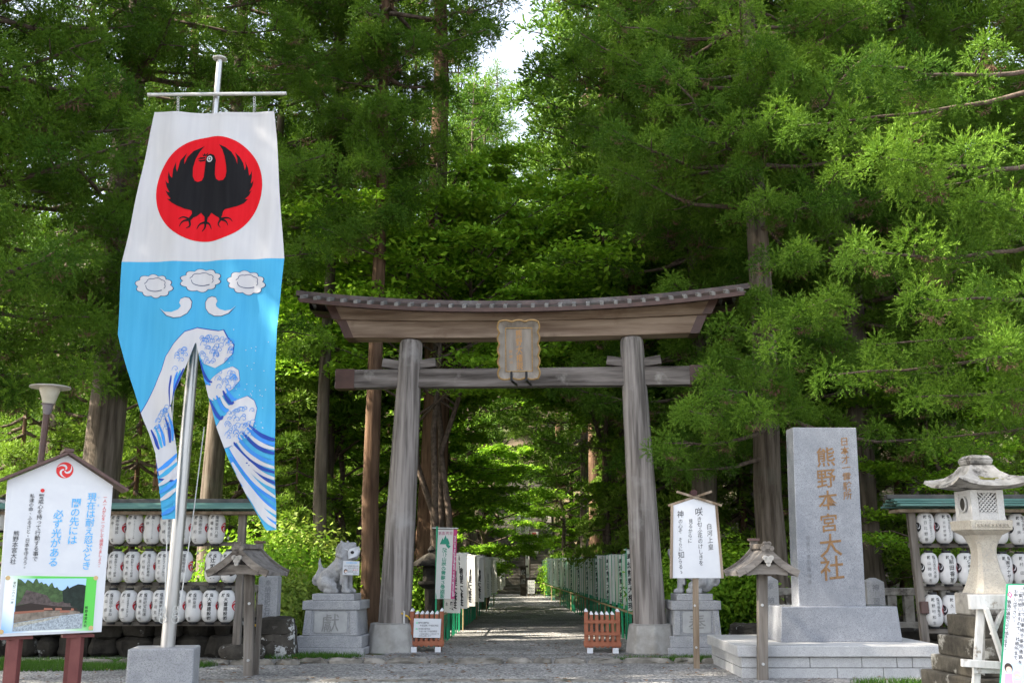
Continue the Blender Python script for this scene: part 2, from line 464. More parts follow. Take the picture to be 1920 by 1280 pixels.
def make_kerb():
    mb = MB(); rng = random.Random(11)
    for (pxa, pxb, py) in ((150, 560, 1246), (560, 1390, 1243)):
        a, b = G(pxa, py), G(pxb, py)
        t = 0.0; L = (b - a).length
        while t < L:
            w = rng.uniform(0.3, 0.85)
            c = a + (b - a) * min(1, (t + w / 2) / L)
            V, F = rock_mesh(rng, (w - 0.02, rng.uniform(.12, .19), 0.2), 2, 0.1)
            mb.add([p + c + Vector((0, rng.uniform(-.03, .03), -0.015 + rng.uniform(-.02, .02))) for p in V], F)
            t += w
    tag(mb.build('kerb', mat('kerb_stone', (0.11, 0.10, 0.085), (0.27, 0.25, 0.22), 3.0, rough=0.95, bump=0.7, bscale=18, stain=(0.07, 0.07, 0.05), sscale=2.2, slo=0.52, shi=0.66), smooth=True), kind='structure')
    mb = MB()
    a, b = G(380, 1276), G(1110, 1276)
    t = 0.0; L = (b - a).length
    while t < L:
        w = rng.uniform(0.5, 1.0); c = a + (b - a) * min(1, (t + w / 2) / L)
        V, F = rock_mesh(rng, (w - 0.03, .26, 0.12), 2, 0.06)
        mb.add([p + c + Vector((0, 0, -0.035)) for p in V], F); t += w
    tag(mb.build('flush_kerb', MATS['kerb_stone'], smooth=True), kind='structure')
make_kerb()

def grass(name, spots, n, seed, hmin=.05, hmax=.11):   # spots: ellipses (x, y, rx, ry)
    rng = np.random.default_rng(seed)
    per = [max(1, int(n * s[2] * s[3] / sum(q[2] * q[3] for q in spots))) for s in spots]
    B = []
    for (x, y, rx, ry), k in zip(spots, per):
        a = rng.uniform(0, 2 * np.pi, k); r = np.sqrt(rng.uniform(0, 1, k)) * (1 - 0.25 * rng.uniform(0, 1, k) * (np.sin(a * 5 + x) > 0))
        B.append(np.stack([x + rx * r * np.cos(a), y + ry * r * np.sin(a), np.zeros(k)], 1))
    B = np.concatenate(B)
    k = len(B)
    z = np.array([hgt(p[0], p[1]) for p in B]) if B[:, 1].max() > 22 else np.zeros(k)
    B[:, 2] = z
    h = rng.uniform(hmin, hmax, k); a = rng.uniform(0, 2 * np.pi, k)
    side = np.stack([np.cos(a), np.sin(a), 0 * a], 1) * 0.006
    lean = np.stack([rng.normal(0, .35, k), rng.normal(0, .35, k), np.ones(k)], 1) * h[:, None]
    V = np.stack([B - side, B + side, B + lean], 1).reshape(-1, 3)
    me = bpy.data.meshes.new(name)
    me.from_pydata([tuple(v) for v in V], [], [(3 * i, 3 * i + 1, 3 * i + 2) for i in range(k)])
    t = np.zeros((k, 3, 4), np.float32); t[..., 0] = rng.uniform(0, 1, (k, 1)); t[:, 2, 1] = 0.7; t[..., 3] = 1
    at = me.attributes.new('tint', 'FLOAT_COLOR', 'POINT'); at.data.foreach_set('color', t.ravel())
    me.materials.append(M_GRASS)
    o = tag(link(name, me), 'short green grass growing along the kerb and wall foot', 'grass', kind='stuff')
    return o
def gp(px, py): q = G(px, py); return q.x, q.y
g1, g2, g3, g4 = gp(110, 1246), gp(585, 1232), gp(1310, 1238), gp(1700, 1278)
grass('grass', [(g1[0], g1[1] - .2, 2.6, 0.9), (g1[0] - 3, g1[1], 2.5, 1.0), (g2[0] - .1, g2[1] + .05, 1.0, .45), (g3[0] + .1, g3[1], 0.95, .5), (g4[0], g4[1] - .2, .9, .22), (G(1190, 1236).x, 18.3, .35, .15)], 26000, 3)

# stone stairway at the end of the path
def make_stairs():
    root = thing('stone_stairway', 'long dark stone stairway climbing into the forest at the end of the path', 'stairway', (0.35, 56, 0))
    mb = MB()
    for i in range(46):
        w = 3.4
        y0 = 56.0 + i * 0.34
        mb.box((0.35, y0 + 0.2, (i + 1) * 0.17 - 0.25), (w, 0.42, 0.5))
    mb.build('steps', mat('stair_stone', (0.07, 0.065, 0.055), (0.15, 0.14, 0.125), 2.0, rough=0.95, bump=0.5), root, bevel=0.015)
    for s in (-1, 1):
        mb = MB()
        mb.bar((0.35 + s * 1.86, 55.9, 0.12), (0.35 + s * 1.86, 71.6, 7.95), 0.3, 0.5)
        mb.build('side_kerb', MATS['stair_stone'], root)
make_stairs()
# ================================================================== TREES
UPV = np.array([0, 0, 1.0])
def nrm(v):
    return v / np.maximum(1e-9, np.linalg.norm(v, axis=-1, keepdims=True))
def perp(rng, d):
    r = rng.normal(size=d.shape)
    r -= d * (r * d).sum(-1, keepdims=True)
    return nrm(r)
def clump(seed, ntw=9, nsh=14, R=0.5, cone=80, droop=0.0, slen=0.30, sw=0.011):
    """A cedar head: twigs fanning out into a dome, the outer ones drooping, each lined with thin upturned shoots. Quads (N,4,3) and their tip weight (N,4)."""
    rng = np.random.default_rng(seed)
    Q, T = [], []
    for i in range(ntw):
        f = np.sqrt((i + 0.5) / ntw)
        th = np.radians(cone) * f * rng.uniform(.85, 1.1); ph = i * 2.39996 + rng.uniform(-.3, .3)
        d = np.array([np.sin(th) * np.cos(ph), np.sin(th) * np.sin(ph), np.cos(th)])
        L = R * rng.uniform(.72, 1.12) * (.82 + .3 * f)
        t = np.linspace(.22, 1, nsh) + rng.uniform(-.03, .03, nsh)
        p = d * (L * t)[:, None] - UPV * ((droop + .16 * f) * R * t ** 2)[:, None]
        dd = np.repeat(d[None], nsh, 0)
        sd = nrm(dd * 0.9 + perp(rng, dd) * rng.uniform(.3, .9, (nsh, 1)) + UPV * (0.14 - droop * .6))
        l = R * slen * (1.15 - .35 * t) * rng.uniform(.75, 1.25, nsh)
        w = perp(rng, sd) * (sw * rng.uniform(.8, 1.3, nsh))[:, None]
        bend = UPV * (l * (.14 - droop * .3))[:, None]
        m = p + sd * (l * .5)[:, None]
        tip = p + sd * l[:, None] + bend
        Q.append(np.stack([p, m + w, tip, m - w], 1))
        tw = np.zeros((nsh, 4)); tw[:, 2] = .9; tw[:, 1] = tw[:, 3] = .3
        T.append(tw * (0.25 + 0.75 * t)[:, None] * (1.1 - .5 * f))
    return np.concatenate(Q), np.concatenate(T)
CL_NEAR = [clump(s, 20, 21, R=.47, cone=118, slen=.19, sw=.0115) for s in range(6)]
CL_FAR = [clump(40 + s, 12, 9, cone=108, slen=.32, sw=.024) for s in range(5)]
CL_HANG = [clump(60 + s, 10, 11, cone=70, droop=.45, slen=.34, sw=.017) for s in range(4)]
CL_DEAD = [clump(80 + s, 7, 9, cone=55, droop=.7, slen=.36, sw=.013) for s in range(3)]

class Foliage:
    def __init__(s): s.Q, s.C = [], []
    def put(s, rng, kind, pos, d, scale, tint, tipk=1.0):
        q, t = kind[rng.integers(len(kind))]
        z = nrm(np.asarray(d, float))
        x = perp(rng, z[None])[0]
        y = np.cross(z, x)
        M = np.stack([x, y, z], 0) * scale
        s.Q.append(q @ M + np.asarray(pos))
        c = np.zeros(t.shape + (4,), np.float32)
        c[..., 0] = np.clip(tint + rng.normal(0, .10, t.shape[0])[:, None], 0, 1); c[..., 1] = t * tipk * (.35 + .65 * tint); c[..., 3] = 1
        s.C.append(c)
    def mesh(s, name, m):
        Q = np.concatenate(s.Q).astype(np.float32); C = np.concatenate(s.C)
        n = len(Q)
        me = bpy.data.meshes.new(name)
        me.vertices.add(4 * n); me.vertices.foreach_set('co', Q.reshape(-1))
        me.loops.add(4 * n); me.loops.foreach_set('vertex_index', np.arange(4 * n, dtype=np.int32))
        me.polygons.add(n); me.polygons.foreach_set('loop_start', np.arange(0, 4 * n, 4, dtype=np.int32))
        me.update(calc_edges=True)
        a = me.attributes.new('tint', 'FLOAT_COLOR', 'POINT'); a.data.foreach_set('color', C.reshape(-1))
        me.materials.append(m)
        return me

def path_tube(mb, pts, r0, r1, n=5):
    k = len(pts)
    mb.tube(pts, [r0 + (r1 - r0) * i / (k - 1) for i in range(k)], n, caps=False)

def bough(rng, br, fo, dead, p0, p1, sag, thick, ncl, cs, kind, tint=0.5, deadk=0.25, side=0.40, start=.30, updir=1.0, heads=False):
    """One limb from the trunk p0 to p1 with side twigs, each ending in a spray."""
    p0, p1 = np.asarray(p0, float), np.asarray(p1, float)
    d = p1 - p0; L = np.linalg.norm(d); h = nrm(np.array([d[0], d[1], 0.001])); lat = np.array([-h[1], h[0], 0])
    ts = np.linspace(0, 1, 8)
    wob = rng.normal(0, .025 * L, 8); wob[0] = 0
    pts = p0 + ts[:, None] * d - UPV * (sag * L * np.sin(ts * np.pi) ** 1.0 * (1.1 - ts * .6))[:, None] + lat * wob[:, None]
    path_tube(br, [tuple(p) for p in pts], thick, .012, 6)
    def at(t):
        f = t * 7; i = min(6, int(f)); return pts[i] + (pts[i + 1] - pts[i]) * (f - i)
    for k in range(ncl):
        t = start + (1 - start) * ((k + rng.uniform(.2, .9)) / ncl) ** .85
        b = at(min(1, t))
        s = (1 if k % 2 else -1) * rng.uniform(.15, 1) * side * L * (1.12 - t) * .9
        s = np.clip(s, -1.5, 1.5)
        o = lat * s + h * abs(s) * .55 + UPV * (rng.uniform(-.15, .22) * cs)
        q = b + o
        if k == ncl - 1: q = pts[-1]
        mid = (b + q) / 2 - UPV * .06 * abs(s)
        if abs(s) > .15:
            br.tube([tuple(b), tuple(mid), tuple(q)], [.018, .013, .008], 4, caps=False)
        dr = nrm(h * .55 + lat * np.sign(s) * .3 + UPV * updir + rng.normal(0, .18, 3))
        tn = np.clip(tint + rng.normal(0, .32), 0, 1)
        if heads:                                    # a rounded head: one spray on top, a ring of drooping ones round it
            c2 = cs * rng.uniform(.8, 1.15)
            fo.put(rng, kind, q + UPV * .10 * c2, nrm(dr + UPV * .6), c2 * .78, min(1, tn + .1))
            a0 = rng.uniform(0, 6.28); m_ = 4
            for j in range(m_):
                o2 = np.array([math.cos(a0 + j * 6.28 / m_), math.sin(a0 + j * 6.28 / m_), 0])
                fo.put(rng, kind, q + (o2 * .30 - UPV * rng.uniform(.08, .22)) * c2, nrm(o2 * .9 + UPV * .35 + h * .3), c2 * rng.uniform(.5, .66), np.clip(tn + rng.normal(-.06, .08), 0, 1))
        else:
            fo.put(rng, kind, q, dr, cs * rng.uniform(.75, 1.25), tn)
        if not heads and rng.uniform() < .45:
            fo.put(rng, kind, q + rng.normal(0, .22, 3) * cs, nrm(dr + rng.normal(0, .5, 3)), cs * rng.uniform(.6, 1), np.clip(tint + rng.normal(0, .25), 0, 1))
        if rng.uniform() < deadk:
            dead.put(rng, CL_DEAD, q - h * rng.uniform(0, .4) - UPV * .25 * cs, nrm(h * .3 - UPV), cs * rng.uniform(.4, .8), rng.uniform(0, 1))

def trunk_mb(rng, H, r, lean=(0, 0), flare=1.55, n=14, z0=-0.3):
    mb = MB()
    zs = [z0, 0.25, .7, 1.4, 3, 6, 10, 15, 20, H * .9, H]
    zs = [z for z in zs if z <= H]
    pts = [(lean[0] * z / H + .06 * math.sin(z * .7 + r * 9), lean[1] * z / H, z) for z in zs]
    rad = [r * ((1 + (flare - 1) * math.exp(-max(z, 0) / .55)) * (1 - .92 * (max(z, 0) / H) ** 1.05)) for z in zs]
    mb.tube(pts, rad, n)
    ph = rng.uniform(0, 6)
    o = 0
    for i, z in enumerate(zs):                     # fluted foot
        for k in range(n):
            x, y, zz = mb.v[i * n + k]
            cx, cy = pts[i][0], pts[i][1]
            f = 1 + .10 * math.exp(-max(z, 0) / 1.0) * math.sin(k * 2 * math.pi / n * 5 + ph) + .03 * math.sin(k * 3.1 + i)
            mb.v[i * n + k] = (cx + (x - cx) * f, cy + (y - cy) * f, zz)
    return mb

def cedar(seed, H=26, r=.4, h0=5.0, Lmax=3.6, step=.55, per=3, ncl=7, cs=.85, kind=None, top=None, extra=(), mats=None, deadk=.42, tint=.45, keep=None, hang=0.0, sparse_low=True, base=(0, 0, 0), front=None):
    """Builds the parts of one cedar round its own base; returns (trunk, branches, crown, dead) meshes."""
    rng = np.random.default_rng(seed)
    kind = kind or CL_NEAR
    br, fo, dead = MB(), Foliage(), Foliage()
    z = h0; az = rng.uniform(0, 6.28)
    while z < H - .6:
        f = (z - h0) / (H - h0)
        L = Lmax * (1 - f) ** .7 * (0.55 + .45 * min(1, (z - h0) / 2.5) if sparse_low else 1) + .35
        for k in range(per):
            az += 2.39996 * rng.uniform(.85, 1.15)
            l = L * rng.uniform(.65, 1.15)
            el = rng.uniform(-.28, .12) + .35 * f - hang
            p0 = np.array([0, 0, z + rng.uniform(-.2, .2)])
            p1 = p0 + np.array([math.cos(az) * l, math.sin(az) * l, el * l])
            if keep is not None and not keep(p1 + np.array(base)): continue
            hd = kind is CL_NEAR and z < 14.5
            bough(rng, br, fo, dead, p0, p1, .12, .03 + .035 * (1 - f), max(2, int((.66 if hd else 1) * ncl * l / Lmax + 1.5)), cs * (.8 + .2 * (1 - f)), kind if hd or kind is not CL_NEAR else CL_FAR, tint, deadk, heads=hd)
        z += step * rng.uniform(.7, 1.3)
    if front is not None:                            # short leafy limbs on the open side towards the forecourt
        z = front
        while z < 14.5:
            for q in range(2):
                a2 = -1.571 + rng.uniform(-.9, .9); l = rng.uniform(1.0, 2.1)
                p0 = np.array([0, 0, z + rng.uniform(-.2, .2)]); p1 = p0 + np.array([math.cos(a2) * l, math.sin(a2) * l, rng.uniform(-.25, .35) * l])
                if keep is None or keep(p1 + np.array(base)): bough(rng, br, fo, dead, p0, p1, .05, .03, 3, cs * .9, kind, np.clip(tint + rng.normal(0, .15), 0, 1), deadk, heads=kind is CL_NEAR, start=.45)
            z += rng.uniform(.6, 1.0)
    fo.put(rng, kind, (0, 0, H - .3), (0, 0, 1), cs, .5)
    for (p0, p1, n2, cs2, tn) in extra:
        bough(rng, br, fo, dead, np.array(p0), np.array(p1), .06, .05, max(3, int(n2 * .7)), cs2, kind, tn, deadk, heads=kind is CL_NEAR)
    mt = mats or (M_BARK, M_SUGI)
    tm = trunk_mb(rng, H, r)
    out = {}
    me = bpy.data.meshes.new('trunk'); me.from_pydata(tm.v, [], tm.f); me.materials.append(mt[0]); me.polygons.foreach_set('use_smooth', [True] * len(me.polygons)); out['trunk'] = me
    me = bpy.data.meshes.new('branches'); me.from_pydata(br.v, [], br.f); me.materials.append(M_TWIG); me.polygons.foreach_set('use_smooth', [True] * len(me.polygons)); out['branches'] = me
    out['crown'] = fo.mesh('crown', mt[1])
    if dead.Q: out['dead_foliage'] = dead.mesh('dead_foliage', M_DEAD)
    return out
def plant(parts, name, label, cat, loc, group=None, rot=0.0, sc=1.0):
    o = thing(name, label, cat, loc, group)
    o.rotation_euler[2] = rot; o.scale = (sc, sc, sc)
    for k, me in parts.items():
        c = bpy.data.objects.new(k, me); COL.objects.link(c); c.parent = o
    return o
def base_at(px, Y):
    x = XX(px, Y, hgt(0, Y) if Y > 22 else 0)
    return (x, Y, hgt(x, Y) - .05)

# ---- the big cedars one can tell apart
def near_cedar(seed, px, Y, label, r, targets=(), **kw):
    b = base_at(px, Y) if isinstance(px, (int, float)) else px
    ex = []
    for (tx, ty, tY, n, cs, tn) in targets:
        q = P(tx, ty, tY) - Vector(b)
        z0 = q.z + .35 * math.hypot(q.x, q.y) * (.5 if q.z > 3 else .8)
        ex.append(((0, 0, z0), tuple(q), n, cs, tn))
    return plant(cedar(seed, r=r, extra=ex, **kw), 'cedar_tree', label, 'tree', b)

near_cedar(1, 163, 20.8, 'thick grey cedar trunk rising behind the gabled notice board and lantern rack', .42, H=27, front=7.6, h0=5.6, Lmax=4.6, step=.5, per=3, ncl=9, cs=.9, keep=lambda p: not (p[1] > 1.3 and p[2] < 14),
    targets=[(60, 330, 18.5, 10, 1.0, .7), (150, 560, 18.8, 8, .9, .55), (110, 80, 19, 9, 1, .6), (320, 60, 19.5, 9, 1, .5), (420, 130, 20, 8, .9, .3), (30, 520, 19, 8, .95, .5), (560, 60, 20.5, 9, .9, .4), (205, 200, 19.6, 9, .95, .5), (180, 420, 19.8, 8, .9, .45), (210, 620, 20.2, 7, .85, .4), (450, 330, 20, 8, .9, .35), (250, 720, 20.4, 6, .8, .3)])
near_cedar(2, (-9.6, 16.5, 0), 16.5, 'bushy cedar whose trunk stands beyond the notice board edge', .38, H=25, h0=5.0, Lmax=4.2, step=.5, ncl=9, cs=.95,
    targets=[(40, 260, 15.5, 10, 1.05, .75), (20, 420, 15.5, 9, 1.0, .7), (90, 640, 16.5, 8, .9, .45), (30, 740, 17.0, 7, .85, .4)])
near_cedar(3, 592, 24.5, 'slender dark cedar trunk directly behind the masked guardian lion', .17, H=26, h0=9.5, Lmax=3.2, ncl=7, cs=.85, hang=.15,
    targets=[(560, 480, 23, 7, .9, .45), (640, 250, 23, 8, .9, .5), (560, 640, 23.5, 6, .85, .35)])
near_cedar(4, 690, 22.9, 'sunlit brown cedar trunk standing just beside the gate pillar nearest the masked lion', .20, H=27, front=8.6, h0=13, Lmax=3.2, ncl=7, cs=.85, mats=(M_BARKR, M_SUGI),
    targets=[(690, 60, 21, 9, .95, .5), (715, 190, 21, 9, .95, .5), (680, 300, 21.2, 8, .9, .45), (610, 400, 22, 7, .85, .4), (740, 400, 21.6, 7, .85, .45)])
near_cedar(5, 808, 27.5, 'pair trunk cedar with sunlit flank standing behind the pink edged banner', .42, H=28, h0=17, Lmax=2.5, ncl=7, cs=.9, mats=(M_BARKR, M_SUGI2))
near_cedar(6, 1460, 20.9, 'grey cedar trunk rising right behind the tall inscribed monument', .30, H=27, front=7.0, h0=3.6, Lmax=4.4, step=.48, per=3, ncl=9, cs=.9, tint=.5, keep=lambda p: not (p[1] < 20.6 and ((p[0] < 3.2 and p[2] < 8.5) or (p[0] < 5.3 and 5.0 < p[2] < 8.5))),
    targets=[(1500, 590, 17.2, 8, .85, .75), (1450, 650, 16.9, 8, .8, .7), (1350, 725, 17.0, 7, .75, .65), (1250, 830, 18.0, 7, .75, .45), (1300, 770, 17.0, 8, .8, .55), (1400, 770, 17.3, 8, .8, .6), (1460, 700, 17.4, 8, .85, .55),
             (1560, 560, 16.8, 8, .85, .75), (1325, 700, 18.7, 6, .7, .5), (1290, 250, 19, 8, .95, .6), (1330, 400, 21.5, 8, .9, .5), (1180, 340, 21, 8, .9, .5), (1210, 140, 20, 9, .95, .5), (1400, 480, 21.5, 8, .9, .45), (1280, 880, 19.5, 6, .8, .3), (1440, 90, 18.6, 9, .95, .5), (1475, 230, 18.4, 9, .95, .55), (1440, 370, 18.8, 8, .9, .5), (1500, 470, 18.2, 8, .9, .6), (1420, 560, 19.4, 7, .85, .45), (1490, 760, 19.0, 6, .8, .4)])
near_cedar(7, (9.4, 16.4, 0), 16.4, 'tall cedar trunk at the edge above the stone lantern with sweeping lower boughs', .36, H=26, h0=5.2, Lmax=4.3, step=.5, ncl=9, cs=.95, tint=.55, keep=lambda p: p[1] > 13.4,
    targets=[(1640, 300, 14.8, 10, 1.0, .9), (1600, 470, 14.9, 9, .95, .85), (1720, 560, 15, 9, .95, .8), (1820, 380, 14.9, 9, 1, .8), (1660, 640, 15.6, 8, .85, .6), (1710, 745, 16, 8, .85, .65), (1880, 650, 14.6, 9, .95, .75),
             (1560, 700, 16.5, 7, .85, .6), (1640, 120, 15, 9, 1, .6), (1760, 820, 17, 7, .85, .35), (1500, 230, 16.5, 8, .95, .6)])
near_cedar(8, 1335, 25.0, 'dark cedar filling the space between the gate roof and the monument', .33, H=28, front=5, h0=4.0, Lmax=4.0, ncl=8, cs=.95, tint=.4,
    targets=[(1120, 420, 24, 8, .95, .5), (1160, 250, 24, 8, .95, .55), (1090, 130, 25, 8, .95, .5)])
near_cedar(9, 1640, 23.5, 'shaded cedar trunk between the monument and the stone lantern', .34, H=27, front=5, h0=4.5, Lmax=4.0, ncl=8, cs=.95, tint=.4)
near_cedar(10, 1800, 24.5, 'grey cedar trunk behind the lantern rack beside the stone lantern', .36, H=27, front=5.5, h0=5.0, Lmax=3.8, ncl=8, cs=.95, tint=.4)
near_cedar(11, 385, 24.0, 'shaded cedar trunk behind the rack, seen between rope and banner', .27, H=26, h0=9.5, Lmax=3.4, ncl=8, cs=.9, tint=.45)

# ---- the forest: six kinds of crown, copied
FOREST = [cedar(100 + i, H=25 + i, r=.26 + .03 * (i % 3), h0=(5.5, 8, 7, 10, 6.5, 8.5)[i], Lmax=3.3 + .2 * (i % 2), step=.75, per=3, ncl=6, cs=1.15, kind=CL_FAR, tint=.35 + .06 * i,
                mats=((M_BARK, M_BARKR)[i % 2], (M_SUGI, M_SUGI2)[i % 3 == 1]), deadk=.15) for i in range(6)]
rng_f = random.Random(77)
PX_FIX = [(600, 30), (1205, 28), (1150, 34), (1120, 41), (1100, 46), (880, 44), (1260, 33), (1410, 32), (1545, 30), (1720, 29), (1880, 27), (290, 30), (70, 28), (480, 29), (1330, 38), (1480, 40), (1650, 37), (1800, 36), (1950, 33), (560, 46), (760, 48), (640, 54), (1210, 50)]
PX_FIX += [(850, 48), (905, 60), (930, 80), (1002, 85), (1050, 66), (880, 70)]
spots = [base_at(px, Y) for px, Y in PX_FIX]
for x, y in ((-13.5, 17.6), (-12.5, 12.4), (-13.5, 15.6), (-17, 9), (-10.5, 9.5), (-11, 5.5), (15, 21), (17, 27)):  # leftmost ones: unseen cedars added to throw shade over the forecourt
    spots.append((x, y, hgt(x, y) - .05))
while len(spots) < 66:
    y = rng_f.uniform(46, 96); x = rng_f.uniform(-.62, .62) * y
    l, r = path_x(y)
    if l - 1.6 < x < r + 1.6 and y < 76: continue
    if x < -7 and y < 66: continue
    if abs(x - .017 * y) < 2.2 + (.01 * y): continue
    if min((x - s[0]) ** 2 + (y - s[1]) ** 2 for s in spots) < 9: continue
    spots.append((x, y, hgt(x, y) - .05))
for i, s in enumerate(spots):
    k = rng_f.randrange(6)
    deep = s[1] > 45
    plant(FOREST[k], 'cedar_tree', 'tall thin cedar far up the forest slope among many alike' if deep else 'tall unseen cedar added to shade the open forecourt from its sunny side' if s[1] < 18.5 else 'straight cedar in the shaded stand behind the gate and racks', 'tree', s, 'cedars far up the slope' if deep else 'added cedars shading the forecourt' if s[1] < 18.5 else 'cedars standing behind the gate and racks', rng_f.uniform(0, 6.28), rng_f.uniform(.88, 1.15))

# ---- young cedars and broadleaved trees below the tall ones
SAPL = [cedar(200 + i, H=7 + i, r=.09, h0=.8, Lmax=1.7, step=.42, per=3, ncl=6, cs=.75, kind=CL_HANG, tint=.7, mats=(M_BARKR, M_SUGI2), deadk=.08, hang=.25) for i in range(3)]
def leaves(name, pts, nrml, size, rng, m):
    n = len(pts)
    d = nrm(nrml + rng.normal(0, .45, (n, 3)))
    x = perp(rng, d); y = np.cross(d, x)
    s = (size * rng.uniform(.7, 1.3, n))[:, None]
    Q = np.stack([pts - x * s, pts + y * s * .5 - d * s * .12, pts + x * s, pts - y * s * .5 - d * s * .12], 1)
    C = np.zeros((n, 4, 4), np.float32); C[..., 0] = rng.uniform(0, 1, (n, 1)); C[..., 1] = (rng.uniform(0, 1, (n, 1)) ** 2) * .9; C[..., 3] = 1
    f = Foliage(); f.Q.append(Q); f.C.append(C)
    return f.mesh(name, m)
def broadleaf(seed, H=9, spread=4.5, stems=3, nb=26, nl=24000, leaf=.06, low=.35, m=None, flat=.22, trunk_r=.09, up=.55):
    """Multi-stemmed tree whose leaves lie in flat tiers along its twigs."""
    rng = np.random.default_rng(seed)
    tk, br = MB(), MB()
    tw = []
    for s in range(stems):
        a = s * 6.28 / stems + rng.uniform(-.5, .5)
        lean = rng.uniform(.10, .3) * spread * (0 if stems == 1 else 1)
        top = np.array([math.cos(a) * lean, math.sin(a) * lean, H * rng.uniform(.75, .98)])
        ts = np.linspace(0, 1, 8)
        pts = np.array([math.cos(a), math.sin(a), 0]) * .12 * (stems > 1) + ts[:, None] * top + rng.normal(0, .12, (8, 3)) * (ts > 0)[:, None]
        pts[0, 2] = -.2
        tk.tube([tuple(p) for p in pts], [trunk_r * (1 - .8 * t) + .012 for t in ts], 8)
        for k in range(nb // stems):
            t = low + (1 - low) * (k + rng.uniform(0, 1)) / (nb // stems)
            f = t * 7; i = min(6, int(f)); b = pts[i] + (pts[i + 1] - pts[i]) * (f - i)
            a2 = rng.uniform(0, 6.28)
            l = spread * (.55 + .6 * math.sin(math.pi * min(1, t * .92))) * rng.uniform(.5, 1) * .8
            e = b + np.array([math.cos(a2) * l, math.sin(a2) * l, l * rng.uniform(up * .2, up)])
            mid = (b + e) / 2 + np.array([0, 0, .10 * l])
            path_tube(br, [tuple(b), tuple(mid), tuple(e)], .035, .008, 5)
            for q in range(7):
                tt = rng.uniform(.3, 1.05); c = b + (e - b) * tt + np.array([0, 0, .10 * l * 4 * tt * (1 - tt) * .5])
                a3 = a2 + rng.choice([-1, 1]) * rng.uniform(.3, 1.2); l3 = l * .38 * rng.uniform(.5, 1.1)
                e3 = c + np.array([math.cos(a3) * l3, math.sin(a3) * l3, l3 * rng.uniform(-.12, .25)])
                br.tube([tuple(c), tuple(e3)], [.012, .005], 3, caps=False)
                tw.append((c, e3))
    per = nl // len(tw)
    P_ = []
    for c, e in tw:
        t = rng.uniform(.1, 1.1, per)[:, None]
        d = e - c; lat = nrm(np.array([-d[1], d[0], 0.0]))
        w = np.linalg.norm(d) * .38
        P_.append(c + d * t + lat * rng.normal(0, w, (per, 1)) + UPV * (rng.normal(0, .05, (per, 1)) - .10 * t ** 2))
    out = {}
    for nm, mb, mm in (('trunk', tk, M_TWIG), ('branches', br, M_TWIG)):
        me = bpy.data.meshes.new(nm); me.from_pydata(mb.v, [], mb.f); me.materials.append(mm); me.polygons.foreach_set('use_smooth', [True] * len(me.polygons)); out[nm] = me
    P_ = np.concatenate(P_)
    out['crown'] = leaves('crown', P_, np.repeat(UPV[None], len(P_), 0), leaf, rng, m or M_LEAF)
    return out
BL1 = broadleaf(301, 12.2, 5.0, 4, 84, 78000, .085, low=.52)
plant(BL1, 'broadleaf_tree', 'fresh green broadleaf tree spreading above and behind the gate roof', 'tree', base_at(822, 26.2))
plant(BL1, 'broadleaf_tree', 'second fresh green broadleaf tree leaning over the path beyond the flag row', 'tree', base_at(1150, 30.5), rot=2.6, sc=1.0)
BL2 = broadleaf(302, 8.5, 3.6, 3, 42, 34000, .075, low=.3)
BL3 = broadleaf(303, 6.0, 2.8, 2, 34, 26000, .07, low=.22, up=.3)
plant(BL2, 'broadleaf_tree', 'leafy tree arching over the path from behind the pink edged banner', 'tree', base_at(800, 33.0), rot=.4)
plant(BL3, 'broadleaf_tree', 'drooping maple leaves hanging over the path before the stairway', 'tree', base_at(905, 38.0), rot=1.4)
plant(BL2, 'broadleaf_tree', 'broadleaf tree with pale leaves behind the gate beam toward the guardian lion', 'tree', base_at(655, 31.0), rot=2.2, sc=1.15)
plant(BL3, 'broadleaf_tree', 'low leafy tree beside the stairway beyond the green flag row', 'tree', base_at(1070, 52.0), rot=3.0, sc=1.2)
plant(BL2, 'broadleaf_tree', 'shaded broadleaf tree behind the lantern rack next to the stone lantern', 'tree', base_at(1830, 22.0), rot=.9, sc=.75)
plant(BL2, 'broadleaf_tree', 'shaded broadleaf tree behind the poem board and pillar', 'tree', base_at(1290, 30.0), rot=4.1, sc=1.0)
SAP = [(30, 34, 2), (120, 38, 1), (190, 33, 2), (260, 40, 2), (330, 37, 1), (420, 33, 2), (390, 45, 2), (150, 48, 2), (60, 44, 1), (-20, 38, 2), (480, 41, 2), (520, 36, 1), (580, 33, 2), (640, 40, 2), (675, 35, 1), (300, 52, 2), (200, 56, 2), (450, 56, 2), (560, 58, 2), (90, 58, 2), (350, 62, 2), (700, 52, 2), (745, 42, 1), (545, 26.5, 0), (500, 31, 1), (455, 27, 2), (620, 37, 2), (235, 26, 1), (300, 32, 0), (85, 30, 2), (10, 25, 1), (720, 39, 1), (770, 33, 0), (1175, 36.5, 1), (1215, 30, 2), (1140, 44, 0), (1290, 27.5, 1), (1400, 28, 2), (1520, 26, 0), (1590, 28, 1), (1700, 27, 2), (1760, 23.5, 0), (1870, 25.5, 1), (400, 38, 0), (560, 46, 2), (1240, 41, 0), (1075, 57, 1), (1130, 62, 2), (850, 60, 1), (800, 55, 2), (905, 66, 0), (1010, 72, 1), (960, 78, 2), (930, 84, 1), (1040, 84, 0), (985, 90, 2)]
for i, (px, Y, k) in enumerate(SAP):
    s = base_at(px, Y)
    plant(SAPL[k], 'young_cedar', 'young drooping cedar in the undergrowth between the tall trunks', 'tree', s, 'young cedars under the tall trees', i * 1.7, 1 + .25 * math.sin(i * 2.1) + (.4 if Y > 55 else 0))

